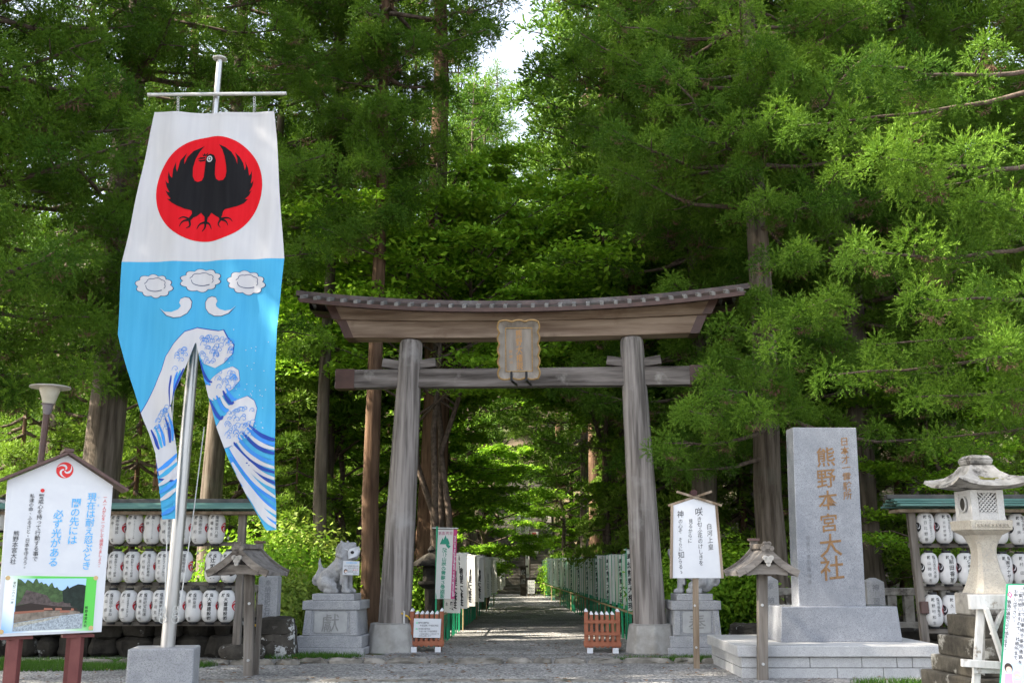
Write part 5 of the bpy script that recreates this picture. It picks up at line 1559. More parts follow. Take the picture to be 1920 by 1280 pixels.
    pr('picture_wall_coping', [(155, 500), (480, 478), (480, 498), (152, 528)], .012, pm('coping', (.28, .11, .07)))
    for i, (x, y, w) in enumerate(((480, 458, 95), (605, 458, 70), (655, 484, 110), (775, 462, 30))):
        pr('picture_gate_roof', [(x, y), (x + w * .9, y + 2), (x + w, y + 22), (x - 6, y + 26)], .0132, pm('gateroof', (.33, .13, .085)))
    pr('picture_ground', [(145, 628), (480, 572), (640, 545), (908, 518), (892, 680), (131, 714)], .012, pm('ground', (.33, .37, .40), 60))
    pr('picture_kerb', [(145, 628), (470, 580), (640, 548), (645, 562), (480, 605), (140, 672)], .0132, pm('kerb', (.36, .35, .30), 40))
    for c in ((86, 133), (1044, 133), (14, 720), (990, 676)):
        a = Q(*c); mb = MB(); mb.add([fr.pt(a[0] + x, a[1] + y, .0065) for x, y in disc(0, 0, .024, .024, 16)], [tuple(range(16))]); mb.build('corner_crest', mat('print_gold', (.55, .38, .18), rough=.6), root)
    mb = MB(); fn2 = lambda u, v: fr.pt(u, v, .0085)
    column(mb, '皇紀二六八一年', fn2, Q(160, 185), Q(132, 400), 32 / kk * px); column(mb, '熊野本宮大社', fn2, Q(942, 455), Q(928, 650), 36 / kk * px, bold=.01)
    mb.build('picture_lettering', M_BLACK, root)
    # posts: two pairs
    for u0 in (U(32, 1190)[0], U(149, 1186)[0]):
        for n, w, m in ((-.10, .115, M_MAROON), (-.62, .11, M_MAROON)):
            mb = MB(); p = fr.pt(u0 + (0.0 if n > -.3 else .02), 0, n); mb.bar((p.x, p.y, -.2), (p.x, p.y, bl[1] + fr.O.z - .025 if n > -.3 else 1.9), w, .1); mb.build('post', m, root, bevel=.006)
        mb = MB(); c = fr.pt(u0, bl[1] - .018, -.12); mb.bar(c - fr.R * .16, c + fr.R * .16, .16, .03); mb.build('post_plate', M_MAROON, root)
        mb = MB(); mb.bar(fr.pt(u0, .9, -.16), fr.pt(u0, .9, -.6), .05); mb.build('tie', M_MAROON, root)
make_gabled_notice()

def make_poem_board():
    Y = 16.75
    fr = Frame(P(1304, 1085, Y), (1, 0, 0), (0, .0, 1))
    U = lambda x, y: fr.uv(x, y)
    root = thing('poem_board', 'white poem board with little timber gable on a single wooden post', 'sign board', (fr.O.x, Y, 0))
    k = 3.3674
    Z = lambda x, y: U(940 + x / k, 900 + y / k)
    flat_board(root, fr, [Z(1078, 617), Z(1392, 617), Z(1354, 158), Z(1212, 112), Z(1082, 158)], M_WHITE, .03, 'panel', .003)
    for a, b in (((1073, 619), (1078, 160)), ((1397, 619), (1357, 158))):
        mb = MB(); mb.bar(fr.pt(*Z(*a), -.012), fr.pt(*Z(*b), -.012), .04, .055, (0, 1, 0)); mb.build('frame_stile', M_BROWNW, root, bevel=.004)
    for a, b in (((1055, 160), (1330, 70)), ((1390, 160), (1105, 72))):
        mb = MB(); s = -.01 if a[0] < 1200 else .022; mb.bar(fr.pt(*Z(*a), s), fr.pt(*Z(*b), s), .03, .038, (0, 0, 1)); mb.build('crossed_gable', M_BROWNW, root, bevel=.004)
    mb = MB(); c = fr.pt(*Z(1214, 80), -.02); mb.tube([c - fr.N * .1, c + fr.N * .09], .05, 10); mb.build('ridge_log', mat('dark_log', (.05, .02, .02), rough=.7), root, smooth=True)
    mb = MB()
    p = fr.pt(*Z(1240, 615), -.07)
    g = G(1310, 1255)
    mb.bar((g.x, p.y, -.1), (p.x, p.y, fr.O.z + 1.1), .085, .075); mb.build('post', M_BROWNW, root, bevel=.005)
    mb = MB()
    for zz in (.32, .95):
        mb.tube([(g.x, p.y - .05, zz), (g.x, p.y - .03, zz)], .018, 8)
    mb.build('bolt', M_STEELD, root)
    fn = lambda u, v: fr.pt(u, v, .003); px = abs(U(1310, 1000)[0] - U(1300, 1000)[0]) / 10
    mb = MB()
    kw = dict(slant=.12, wide=.92)
    for txt, a, b, s in (('白河上皇', (1312, 290), (1322, 420), 40), ('咲', (1247, 198), (1247, 198), 56), ('き匂ふ花のけしきを', (1250, 245), (1262, 520), 38), ('見るからに', (1196, 258), (1190, 380), 36), ('神', (1131, 213), (1131, 213), 48), ('の心ぞ', (1131, 258), (1130, 320), 34), ('そらに', (1130, 375), (1132, 432), 32), ('知', (1136, 470), (1136, 470), 46), ('らるゝ', (1130, 510), (1136, 578), 32)):
        column(mb, txt, fn, Z(*a), Z(*b), s / k * px, **kw)
    mb.build('lettering', M_BLACK, root)
make_poem_board()

# ================================================================== STREET LAMP
def make_lamp():
    Y = 15.2; c = P(82, 865, Y); zt = ZZ(757, Y)
    x = XX(90, Y, zt)
    root = thing('street_lamp', 'brown street lamp with frosted glass cup and flat disc cap behind the gabled board', 'street lamp', (c.x, Y, 0))
    mb = MB(); mb.tube([(c.x - .12, Y, -.1), (x - .01, Y, zt - .13)], [.05, .045], 12); mb.build('post', M_BRONZE, root, smooth=True)
    mb = MB(); mb.lathe([(.045, -.16), (.06, -.12), (.075, -.02), (.10, 0.0)], (x, Y, zt), 18); mb.build('socket', mat('grey_paint', (.17, .15, .16), rough=.5), root, smooth=True)
    z2_ = ZZ(728, Y)
    mb = MB(); h = z2_ - zt; mb.lathe([(.085, .0), (.11, h * .4), (.145, h * .85), (.15, h)], (x + .01, Y, zt), 22); mb.build('glass_cup', M_GLASSF, root, smooth=True)
    mb = MB(); mb.lathe([(.15, 0), (.29, .008), (.285, .026), (.10, .05), (.03, .06)], (x + .012, Y, z2_), 26); mb.build('disc_cap', mat('lamp_cap', (.36, .34, .30), (.42, .40, .36), 4, rough=.5), root, smooth=True)
make_lamp()

# ================================================================== LANTERN RACKS
LH, LR = .545, .152
def lr_(z):                                          # radius of the paper at height z above the lantern's middle
    t = min(1, abs(2 * z / LH))
    return LR * (max(0.0, 1 - t ** 3.6)) ** .42 * (1 - .045 * math.exp(-(z / .05) ** 2)) if t < 1 else 0
def lantern_meshes():
    mb = MB(); prof = []
    for i in range(45):
        z = -LH / 2 * .985 + LH * .985 * i / 44
        prof.append((max(.055, lr_(z)) + (.0016 if i % 2 else 0), z))
    mb.lathe(prof, (0, 0, 0), 28)
    me = bpy.data.meshes.new('paper_body'); me.from_pydata(mb.v, [], mb.f); me.materials.append(M_LPAPER); me.polygons.foreach_set('use_smooth', [True] * len(me.polygons))
    mb = MB(); mb.lathe([(.072, -LH / 2 - .028), (.076, -LH / 2 - .004), (.066, -LH / 2 + .012)], (0, 0, 0), 18); lo = mb
    m2 = bpy.data.meshes.new('bottom_ring'); m2.from_pydata(lo.v, [], lo.f); m2.materials.append(M_IRON)
    mb = MB(); mb.lathe([(.066, LH / 2 - .012), (.076, LH / 2 + .004), (.072, LH / 2 + .028)], (0, 0, 0), 18)
    m3 = bpy.data.meshes.new('top_ring'); m3.from_pydata(mb.v, [], mb.f); m3.materials.append(M_IRON)
    mb = MB(); mb.tube([(-.066, 0, LH / 2 + .02), (-.05, 0, LH / 2 + .06), (0, 0, LH / 2 + .082), (.05, 0, LH / 2 + .06), (.066, 0, LH / 2 + .02)], .004, 4)
    m4 = bpy.data.meshes.new('wire_handle'); m4.from_pydata(mb.v, [], mb.f); m4.materials.append(M_IRON)
    out = [('paper_body', me), ('bottom_ring', m2), ('top_ring', m3), ('wire_handle', m4)]
    for ang, m, nm in ((R_(78), M_DKRED, 'red_crest'), (R_(-78), M_BLACK, 'black_crest')):
        mb = MB(); mw = MB()
        def on(u, v, n=0.0):
            a = ang + u / LR; r = lr_(v) + .004 + n
            return Vector((r * math.sin(a), -r * math.cos(a), v))
        V, T = fill(disc(0, .01, .085, .085, 28), .03); mb.add([on(u, v) for u, v in V], T)
        for k in range(3):
            V, T = fill(swirl(0, .01, .083, k * 2.094 + .6), .03); mw.add([on(u, v, .002) for u, v in V], T)
        a = bpy.data.meshes.new(nm); a.from_pydata(mb.v, [], mb.f); a.materials.append(m)
        b = bpy.data.meshes.new('crest_commas'); b.from_pydata(mw.v, [], mw.f); b.materials.append(M_PAPER)
        out.append((nm, a)); out.append(('crest_commas', b))
    return out
LMS = lantern_meshes()
def make_lantern(px, py, Y, label, cols, group, yaw=0.0):
    c = P(px, py, Y)
    root = thing('paper_lantern', label, 'lantern', tuple(c), group)
    root.rotation_euler[2] = yaw
    last = None
    for nm, me in LMS:
        o = bpy.data.objects.new(nm, me); COL.objects.link(o)
        if nm == 'crest_commas': o.parent = last
        else: o.parent = root; last = o
    def on(u, v):
        a = u / LR; r = lr_(v) + .0045
        return Vector((r * math.sin(a), -r * math.cos(a), v))
    mb = MB()
    letter(mb, '献', on, -.045, .185, .062, bold=.015, slant=0); letter(mb, '燈', on, .045, .185, .062, bold=.015, slant=0)
    if len(cols) == 1:
        column(mb, cols[0], on, (.012, .115), (.012, -.19), min(.088, .36 / len(cols[0])), bold=.02)
    else:
        a, b = cols
        s = min(.062, .31 / max(1, len(a)))
        column(mb, a, on, (.042, .125), (.042, .125 - s * 1.02 * (len(a) - 1)), s, bold=0)
        s = min(.062, .24 / max(1, len(b)))
        column(mb, b, on, (-.045, .085), (-.045, -.20), s, bold=0)
    me = bpy.data.meshes.new('lettering'); me.from_pydata([Vector(p) for p in mb.v], [], mb.f); me.materials.append(M_BLACK)
    o = bpy.data.objects.new('lettering', me); COL.objects.link(o); o.parent = root
def make_rack(label, pxl, pxr, Y, roof_y, posts, rails, postbottom):
    xl, xr = XX(pxl, Y, 2.5), XX(pxr, Y, 2.5)
    zt, zb = ZZ(roof_y[0], Y), ZZ(roof_y[1], Y)
    root = thing('lantern_rack', label, 'rack', ((xl + xr) / 2, Y, 0))
    mb = MB(); h = zt - zb; n = 1
    for s in (-1, 1):                                             # two stepped copper slopes
        for k in range(3):
            y0 = Y + s * (.06 + .13 * k); z0 = zt - .045 - (h - .06) * k / 3
            mb.bar((xl + .07, y0 + s * .075, z0 - .025), (xr - .07, y0 + s * .075, z0 - .025), .17, .035)
    mb.build('copper_roof', M_GREENR, root, bevel=.004)
    mb = MB(); mb.box(((xl + xr) / 2, Y, zt - .01), (xr - xl, .17, .075)); mb.build('roof_ridge', M_DARKR, root, bevel=.008)
    mb = MB(); mb.box(((xl + xr) / 2, Y, zb - .045), (xr - xl - .25, .5, .05)); mb.build('eave_plank', M_BROWNW, root)
    for (pt, yt, pb) in posts:
        a = P(pt, yt, Y); g = P(pb, postbottom, Y)
        mb = MB(); mb.bar((g.x, Y, min(g.z, .0) - .1), (a.x, Y, zb - .07), .125, .12); mb.build('post', M_GREYW, root, bevel=.006)
    for ry in rails:
        pt, yt, pb = posts[0]; xp = XX(pt + (pb - pt) * (ry - yt) / (postbottom - yt), Y, 1)
        xa, xb = (xl + .2, xp) if xp > (xl + xr) / 2 else (xp, xr - .2)
        mb = MB(); z = ZZ(ry, Y); mb.box(((xa + xb) / 2, Y + .085, z), (xb - xa, .045, .07)); mb.build('rail', M_GREYH, root, bevel=.004)
YR = 18.25
make_rack('lantern rack with verdigris copper roof behind the flagpole', -120, 497, YR, (938, 957), [(455, 975, 442), (-60, 975, -75)], (1019, 1094, 1169), 1243)
make_rack('lantern rack with verdigris copper roof behind the big stone lantern', 1662, 2080, YR, (930, 953), [(1707, 960, 1737), (2040, 960, 2055)], (1022, 1102, 1183), 1215)
mb = MB(); q = P(1733, 1138, YR - .1); mb.box(q, (.13, .08, .2)); tag(mb.build('meter_box', M_BRONZE, bevel=.01), 'small dark brown box fixed to the post of the rack by the stone lantern', 'box')
k3 = 4.573
ZL = lambda x, y: (190 + x / k3, 920 + y / k3)
ORD = ['first', 'second', 'third', 'fourth', 'fifth', 'sixth', 'seventh', 'eighth', 'ninth']
GL = 'paper lanterns on the rack behind the flagpole'; GR = 'paper lanterns on the rack behind the stone lantern'
rows = {
 'top': [(145, 322, ('㈱仲建設', '仲潔')), (288, 322, ('センヨウコンクリート㈱', '仲潔')), (440, 322, ('センヨウコンクリート㈱', '仲潔')), (577, 322, ('㈱河崎砂利', '河崎豊')), (712, 322, ('㈱河崎砂利', '河崎豊')), (848, 322, ('㈲樹の里', '塚和江')), (985, 320, ('㈱東雲八屋', '榎本圭一'))],
 'middle': [(-12, 650, ('熊野もうで餅', '鈴木')), (128, 650, ('熊野もうで餅㈱', '鈴木将之')), (265, 652, ('熊野もうで餅㈱', '鈴木将之')), (403, 648, ('宝月自動車㈲', '杉林久士')), (540, 648, ('カフェアルマ', '芝三千代')), (706, 648, ('亀屋旅館', '小淵誠')), (965, 650, ('辻坂栄一',)), (1098, 650, ('㈱泉', '治'))],
 'bottom': [(92, 985, ('民宿やまね', '山根栄')), (232, 985, ('川湯温泉木の宿しば', '三伸一')), (375, 985, ('㈲紀宝陸運', '浦地真也')), (508, 982, ('㈱果無建設', '平岩克実')), (660, 985, ('㈱泉組', '泉衆')), (797, 985, ('㈱泉組', '泉衆')), (936, 985, ('大富建設㈱',)), (1073, 985, ('大富建設㈱',))]}
for rn, its in rows.items():
    for i, (x, y, t) in enumerate(its):
        px, py = ZL(x, y)
        make_lantern(px, py, YR - .03, '%s paper lantern from the notice board in the %s row behind the flagpole' % (ORD[i], rn), t, GL, (R_(8) if (rn, i) == ('bottom', 7) else 0) + R_(((i * 37) % 7 - 3) * 1.2))
make_lantern(2, 965, YR - .03, 'white paper lantern peeping out on the far side of the gabled notice board', ('㈱建設', '仲'), GL)
k4 = 3.5545
ZR = lambda x, y: (1700 + x / k4, 920 + y / k4)
for rn, its in {'top': [(126, 245, ('㈲日比野生コン', '日比野勝')), (245, 245, ('㈲日比野生コン', '日比野勝也')), (365, 247, ('谷洋', '谷')), (612, 248, ('三', '二')), (738, 254, ('今井清一', '恵美子')), (862, 254, ('今井', '清'))],
                'middle': [(152, 515, ('日吉丸水産', '山岡啓志')), (272, 515, ('前田香苗',)), (394, 517, ('佐多圭一郎',)), (645, 522, ('㈲アナザー',)), (760, 522, ('村田屋', '村田重')), (880, 522, ('村田', '重'))],
                'bottom': [(180, 795, ('㈲福亀堂', '野村和生')), (300, 797, ('㈲久保', '久保仁')), (425, 797, ('久保', '仁')), (660, 797, ('村', '田')), (780, 797, ('谷', '口'))]}.items():
    for i, (x, y, t) in enumerate(its):
        px, py = ZR(x, y)
        make_lantern(px, py, YR - .03, '%s paper lantern from the post in the %s row behind the stone lantern' % (ORD[i], rn), t, GR, R_(((i * 53) % 7 - 3) * 1.2))
def make_bulb(px, py, label):
    p = P(px, py, YR); root = thing('bulb_cord', label, 'lamp', tuple(p))
    mb = MB(); mb.tube([p + Vector((.01, 0, .42)), p + Vector((0, 0, .03))], .004, 4); mb.build('cord', M_IRON, root)
    mb = MB(); mb.lathe([(.006, -.03), (.02, -.012), (.02, .012), (.01, .03)], p, 10); mb.build('bulb', M_GLASSF, root, smooth=True)
make_bulb(428, 1008, 'small bare bulb on a cord hanging beside the top row lanterns near the rack post')
make_bulb(371, 1036, 'small bare bulb hanging in the gap of the middle lantern row')

# ================================================================== ROOFED POSTS
def make_roofed_post(label, px, py, peak, eaveL, eaveR, yaw, caploc, ey):
    g = G(px, py); Y = g.y
    zp = ZZ(peak[1], Y); ze = ZZ(ey, Y)
    W = (eaveR - eaveL) / F_PX * Y * .84
    root = thing('roofed_post', label, 'post', (g.x, Y, 0))
    top = XX(peak[0], Y, zp)
    rot = Matrix.Rotation(yaw, 3, 'Z')
    cx = g.x + (top - g.x) * .7
    C = Vector((XX((px + peak[0]) / 2 + (8 if yaw < 0 else -4), Y, zp), Y, 0))
    def L(u, n, z): return C + rot @ Vector((u, n, 0)) + Vector((0, 0, z))
    a = Vector((g.x, Y, -.1)); b = Vector((C.x + (.02), Y, ze + .06))
    mb = MB(); mb.bar(a, b, .135, .125); mb.build('post', M_GREYW, root, bevel=.008)
    D = .62; hw = W / 2
    prof = [(0, zp), (.18 * hw, zp - (zp - ze) * .27), (.45 * hw, zp - (zp - ze) * .58), (.75 * hw, zp - (zp - ze) * .84), (hw, ze)]
    for s in (-1, 1):
        mb = MB(); V, F = [], []
        for (u, z) in prof:
            for n in (-D / 2, D / 2):
                for dz in (0, -.05): V.append(L(s * u, n, z + dz))
        for i in range(4):
            o = i * 4; p = o + 4
            F += [(o, o + 2, p + 2, p), (o + 1, p + 1, p + 3, o + 3), (o, p, p + 1, o + 1), (o + 2, o + 3, p + 3, p + 2)]
        F += [(16, 18, 19, 17)]
        mb.add(V, F); mb.build('roof_slope', mat('grey_shingle', (.10, .09, .085), (.22, .20, .185), 8, (1, 1, 1), .9, .5, 30), root)
        for n, t in ((-D / 2 - .02, .045), (D / 2 + .02, .045)):
            mb = MB()
            for i in range(4): mb.bar(L(s * prof[i][0], n, prof[i][1] - .02), L(s * prof[i + 1][0], n, prof[i + 1][1] - .02), t, .10, (0, 0, 1))
            mb.build('bargeboard', M_GREYH, root, bevel=.004)
    mb = MB(); mb.bar(L(0, -D / 2 - .01, zp + .03), L(0, D / 2 + .01, zp + .03), .10, .07); mb.build('ridge', M_GREYH, root, bevel=.008)
    for q in (-D / 2 - .04,):
        mb = MB()
        for u, z, r in ((0, zp + .035, .05), (-.06, zp + .0, .035), (.06, zp + .0, .035), (-.03, zp + .07, .028), (.03, zp + .07, .028)):
            mb.tube([L(u, q - .02, z), L(u, q + .03, z)], r, 10)
        mb.build('ridge_ornament', M_GREYH, root)
        mb = MB()
        for u, z, r in ((0, -.16, .055), (-.045, -.13, .035), (.045, -.13, .035), (0, -.22, .03)):
            mb.tube([L(u, q - .03, zp + z), L(u, q, zp + z)], r, 10)
        mb.build('gable_pendant', mat('pale_carving', (.34, .32, .29), (.42, .40, .37), 9, rough=.8), root)
    for n in (-D / 2 + .05, D / 2 - .05):
        mb = MB(); pts = [(-hw * .72, ze + .05), (-hw * .66, ze - .045), (-hw * .3, ze - .025), (hw * .3, ze - .025), (hw * .66, ze - .045), (hw * .72, ze + .05), (hw * .3, ze + .11), (-hw * .3, ze + .11)]
        V = [L(u, n - .03, z) for u, z in pts] + [L(u, n + .03, z) for u, z in pts]
        mb.add(V, [tuple(range(8)), tuple(range(15, 7, -1))] + [(i, i + 8, (i + 1) % 8 + 8, (i + 1) % 8) for i in range(8)])
        mb.build('tie_beam', M_GREYH, root)
    cp = XX(caploc[0], Y + .3, zp); zc = ZZ(caploc[1], Y + .3)
    mb = MB(); mb.bar((cp, Y + .42, ze + .1), (cp, Y + .42, zc - .04), .10, .09); mb.build('rear_post', M_GREYW, root, bevel=.004)
    mb = MB(); mb.box((cp, Y + .42, zc - .02), (.15, .14, .035)); mb.build('rear_post_cap', M_BRONZE, root)
    mb = MB()
    for z in (.22, 1.02): mb.tube([(a.x + (b.x - a.x) * z / 2.2, Y - .085, z), (a.x + (b.x - a.x) * z / 2.2, Y - .05, z)], .02, 8)
    mb.build('bolt', M_STEELD, root)
    mb = MB(); mb.bar((a.x + .075, Y + .10, -.1), (a.x + .085, Y + .10, 1.0), .06, .10); mb.build('brace_plank', M_GREYW, root)
make_roofed_post('grey timber post with little curved gable roof before the lantern rack', 467, 1266, (452, 1028), 390, 533, R_(-14), (483, 1013), 1072)
make_roofed_post('grey timber post with little curved gable roof before the granite monument', 1429, 1274, (1428, 1028), 1359, 1492, R_(4), (1417, 1008), 1072)

# ================================================================== BIG STONE LANTERN
def make_stone_lantern():
    Y = 12.6; yaw = R_(4); rot = Matrix.Rotation(yaw, 3, 'Z')
    zc = lambda py, dy=0: ZZ(py, Y - dy)
    cx = 5.60; C = Vector((cx, Y, 0))
    root = thing('stone_lantern', 'big old stone lantern with mossy curled roof and pierced lattice window on blackened steps', 'stone lantern', (cx, Y, 0))
    m = lambda px: px / F_PX * Y * 1.005
    # steps
    tops = [(1112, .55), (1155, .71), (1197, .89), (1238, 1.03), (1272, 1.22), (1320, 1.42)]
    zs = [ZZ(py, Y - w / 2) for py, w in tops]
    zs[-1] = 0.02
    for i, (py, w) in enumerate(tops):
        z1_ = zs[i]; z0 = zs[i + 1] if i + 1 < len(zs) else -.1
        if z1_ - z0 < .02: continue
        mb = MB(); mb.box(C + Vector((0, 0, (z0 + z1_) / 2)), (w, w, z1_ - z0 - .001), rot)
        mb.build('step' if i else 'foot_block', M_MOSSBLK if i else M_OLDST, root, bevel=.02)
    z0 = zs[0]; zw = zc(1060); zt = zc(1003)
    mb = MB(); n = 14
    prof = []
    H = zt - z0
    for i in range(n + 1):
        t = i / n
        w = .225 - .11 * math.sin(math.pi * min(1, t / .74) / 2) ** .9 if t < .74 else .115 + .065 * ((t - .74) / .26) ** 1.5
        prof.append((w, z0 + H * t))
    V, F = [], []
    for w, z in prof:
        ch = w * .28
        for x, y in ((-w + ch, -w), (w - ch, -w), (w, -w + ch), (w, w - ch), (w - ch, w), (-w + ch, w), (-w, w - ch), (-w, -w + ch)): V.append(C + rot @ Vector((x, y, z)))
    for i in range(n):
        for k in range(8): a, b = i * 8 + k, i * 8 + (k + 1) % 8; F.append((a, b, b + 8, a + 8))
    F += [tuple(range(8))[::-1], tuple(n * 8 + k for k in range(8))]
    mb.add(V, F); mb.build('waisted_shaft', M_WARMST, root, smooth=True)
    za, zb, zcx = zc(998), zc(985), zc(976)
    mb = MB(); mb.frust(C + Vector((0, 0, zt + .001)), (.34, .34), (.48, .48), za + .02 - zt, rot); mb.build('lotus_platform_base', M_WARMST, root, bevel=.01)
    mb = MB(); mb.frust(C + Vector((0, 0, za + .022)), (.50, .50), (.52, .52), zcx - za - .02, rot); mb.build('lotus_platform', M_WARMST, root, bevel=.012)
    mb = MB()
    fr = Frame(C + rot @ Vector((0, -.26 - .002, 0)) + Vector((0, 0, za + .03)), rot @ Vector((1, 0, 0)), (0, 0, 1))
    for k in range(9):
        u = -.18 + .36 * k / 8
        mb.tube([fr.pt(u - .02, .03, .0), fr.pt(u - .01, .065, .006), fr.pt(u + .012, .06, .006), fr.pt(u + .018, .035, .004), fr.pt(u + .035, .03, .0)], .007, 4)
    mb.build('carved_scrolls', M_WARMST, root)
    # fire box with a real pierced lattice
    zf = zc(920); hb = zf - zcx; w = .40
    mb = MB(); t = .05
    for sx, sy in ((-1, -1), (1, -1), (1, 1), (-1, 1)):
        mb.box(C + rot @ Vector((sx * (w / 2 - .0425), sy * (w / 2 - .0425), 0)) + Vector((0, 0, zcx + hb / 2 + .001)), (.085, .085, hb), rot)
    for sx, sy, dx, dy in ((0, -1, w - .17, t), (0, 1, w - .17, t), (1, 0, t, w - .17), (-1, 0, t, w - .17)):
        for z, h in ((zcx + hb * .12, hb * .24), (zcx + hb * .95, hb * .10)):
            mb.box(C + rot @ Vector((sx * (w / 2 - t / 2 - .004), sy * (w / 2 - t / 2 - .004), 0)) + Vector((0, 0, z)), (dx if dx > t else t, dy if dy > t else t, h), rot)
    for sx, sy in ((1, 0), (-1, 0), (0, 1)):
        d = (t * .6, w - .17) if sx else (w - .17, t * .6)
        mb.box(C + rot @ Vector((sx * (w / 2 - .035), sy * (w / 2 - .035), 0)) + Vector((0, 0, zcx + hb * .57)), (*d, hb * .68), rot)
    mb.build('fire_box', mat('white_granite', (.40, .39, .375), (.47, .465, .45), 5, rough=.8, speck=(.36, .35, .34), spk=110., bump=.1, bscale=60), root, bevel=.004)
    fr = Frame(C + rot @ Vector((0, -w / 2 + .025, 0)) + Vector((0, 0, zcx + hb * .24)), rot @ Vector((1, 0, 0)), (0, 0, 1))
    mb = MB(); lw, lh = w - .17, hb * .66; n = 5
    for k in range(-n, n + 1):
        for s in (-1, 1):
            u0 = k * lw / n * 1.0; pts = []
            for j in range(41):
                v = lh * j / 40; u = u0 + s * v * lw / lh
                if -lw / 2 <= u <= lw / 2: pts.append((u, v))
            if len(pts) > 2: mb.bar(fr.pt(*pts[0], .003 * s), fr.pt(*pts[-1], .003 * s), .013, .02, fr.N)
    mb.build('lattice_window', MATS['white_granite'], root)
    fr2 = Frame(C + rot @ Vector((-w / 2 - .002, 0, 0)) + Vector((0, 0, zcx + hb * .55)), rot @ Vector((0, -1, 0)), (0, 0, 1))
    mb = MB(); mb.tube([fr2.pt(.075 * math.cos(k * .393), .085 * math.sin(k * .393), .002) for k in range(17)], .012, 5, caps=False); mb.build('round_opening', MATS['white_granite'], root)
    mb = MB(); mb.add([fr2.pt(.066 * math.cos(k * .393), .075 * math.sin(k * .393), .003) for k in range(16)], [tuple(range(16))]); mb.build('painted_opening_shade', M_DARKST, root)  # flat dark disc; the shade inside the hole is put into its colour
    # roof: square, concave, corners swept up
    ztip = zc(884); Wd = .88
    mb = MB(); N = 16; V, F = [], []
    lev = [(1.0, 0.0, 1), (.97, .10, 1), (.80, .19, .7), (.60, .34, .35), (.42, .60, .1), (.33, .82, 0), (.31, .84, 0)]
    Hh = ZZ(868, Y) - zf
    for r, hz, cu in lev:
        for k in range(4):
            for j in range(N):
                t = -1 + 2 * j / N
                a = {0: (t, -1), 1: (1, t), 2: (-t, 1), 3: (-1, -t)}[k]
                up = cu * .085 * abs(t) ** 2.6
                V.append(C + rot @ Vector((a[0] * r * Wd / 2 * (1 + .03 * abs(t) ** 3 * cu), a[1] * r * Wd / 2 * (1 + .03 * abs(t) ** 3 * cu), 0)) + Vector((0, 0, zf + .035 + hz * Hh * .95 + up)))
    M4 = 4 * N
    for i in range(len(lev) - 1):
        for k in range(M4): a, b = i * M4 + k, i * M4 + (k + 1) % M4; F.append((a, b, b + M4, a + M4))
    bot = len(V)
    for k in range(4):
        for j in range(N):
            t = -1 + 2 * j / N; a = {0: (t, -1), 1: (1, t), 2: (-t, 1), 3: (-1, -t)}[k]
            V.append(C + rot @ Vector((a[0] * .36 * Wd / 2, a[1] * .36 * Wd / 2, 0)) + Vector((0, 0, zf + .002)))
    for k in range(M4): F.append((bot + k, bot + (k + 1) % M4, (k + 1) % M4, k))
    F.append(tuple(range(len(V) - 1, bot - 1, -1))); F.append(tuple((len(lev) - 1) * M4 + k for k in range(M4)))
    mb.add(V, F); mb.build('curled_roof', M_MOSSY, root, smooth=True)
    zr = zf + .035 + .84 * Hh * .95
    mb = MB(); mb.frust(C + Vector((0, 0, zr)), (.27, .27), (.31, .31), (ZZ(862, Y) - zr), rot); mb.frust(C + Vector((0, 0, ZZ(862, Y) + .001)), (.31, .31), (.22, .22), .05, rot)
    mb.build('finial', M_MOSSY, root, bevel=.02, smooth=True)
    rng = random.Random(2); mb = MB()
    for (u, v, s) in ((-.12, .62, .10), (-.02, .66, .07), (.20, .60, .05), (.42, .66, .06), (.30, .45, .03), (-.2, .55, .05)):
        V, F = rock_mesh(rng, (s * 1.7, s * 1.1, .05), 2, .25)
        mb.add([p + C + rot @ Vector((u * Wd / 2, -v * Wd / 2, 0)) + Vector((0, 0, zf + .055 + (.36 - .32 * (v - .45) / .21 * .55) * Hh * .8)) for p in V], F)
    mb.build('moss_cushion', M_MOSS, root, smooth='all')
make_stone_lantern()

# ================================================================== EASEL WITH THE GREEN EDGED SIGN
def make_easel():
    Y = 11.3
    root = thing('wooden_easel', 'peeling white wooden trestle easel standing before the stone lantern steps', 'easel', tuple(P(1860, 1300, Y)))
    k = 3.5545
    Z = lambda x, y, dy=0.0: P(1700 + x / k, 920 + y / k, Y + dy)
    def b(nm, p, q, w, h, dy=0.0, dq=None):
        mb = MB(); mb.bar(Z(*p, dy), Z(*q, dy if dq is None else dq), w, h); mb.build(nm, M_EASEL, root, bevel=.005)
    b('top_rail', (415, 738), (900, 738), .06, .15)
    foot = lambda x0, y0, x1, y1: None
    b('leg', (498, 710), (452, 1420), .075, .05, .055)
    b('diagonal_brace', (528, 780), (690, 1280), .06, .045, -.05)
    b('diagonal_brace', (640, 790), (570, 960), .055, .04, .0)
    b('lower_rail', (365, 1143), (640, 1162), .05, .075, -.06)
    b('second_lower_rail', (440, 1182), (900, 1185), .05, .09, .0)
    b('leg', (900, 720), (940, 1420), .075, .05, .055)
    mb = MB(); mb.bar(Z(500, 760, .06), Z(500, 1400, 1.1), .06, .05); mb.build('rear_leg', M_EASEL, root)
make_easel()
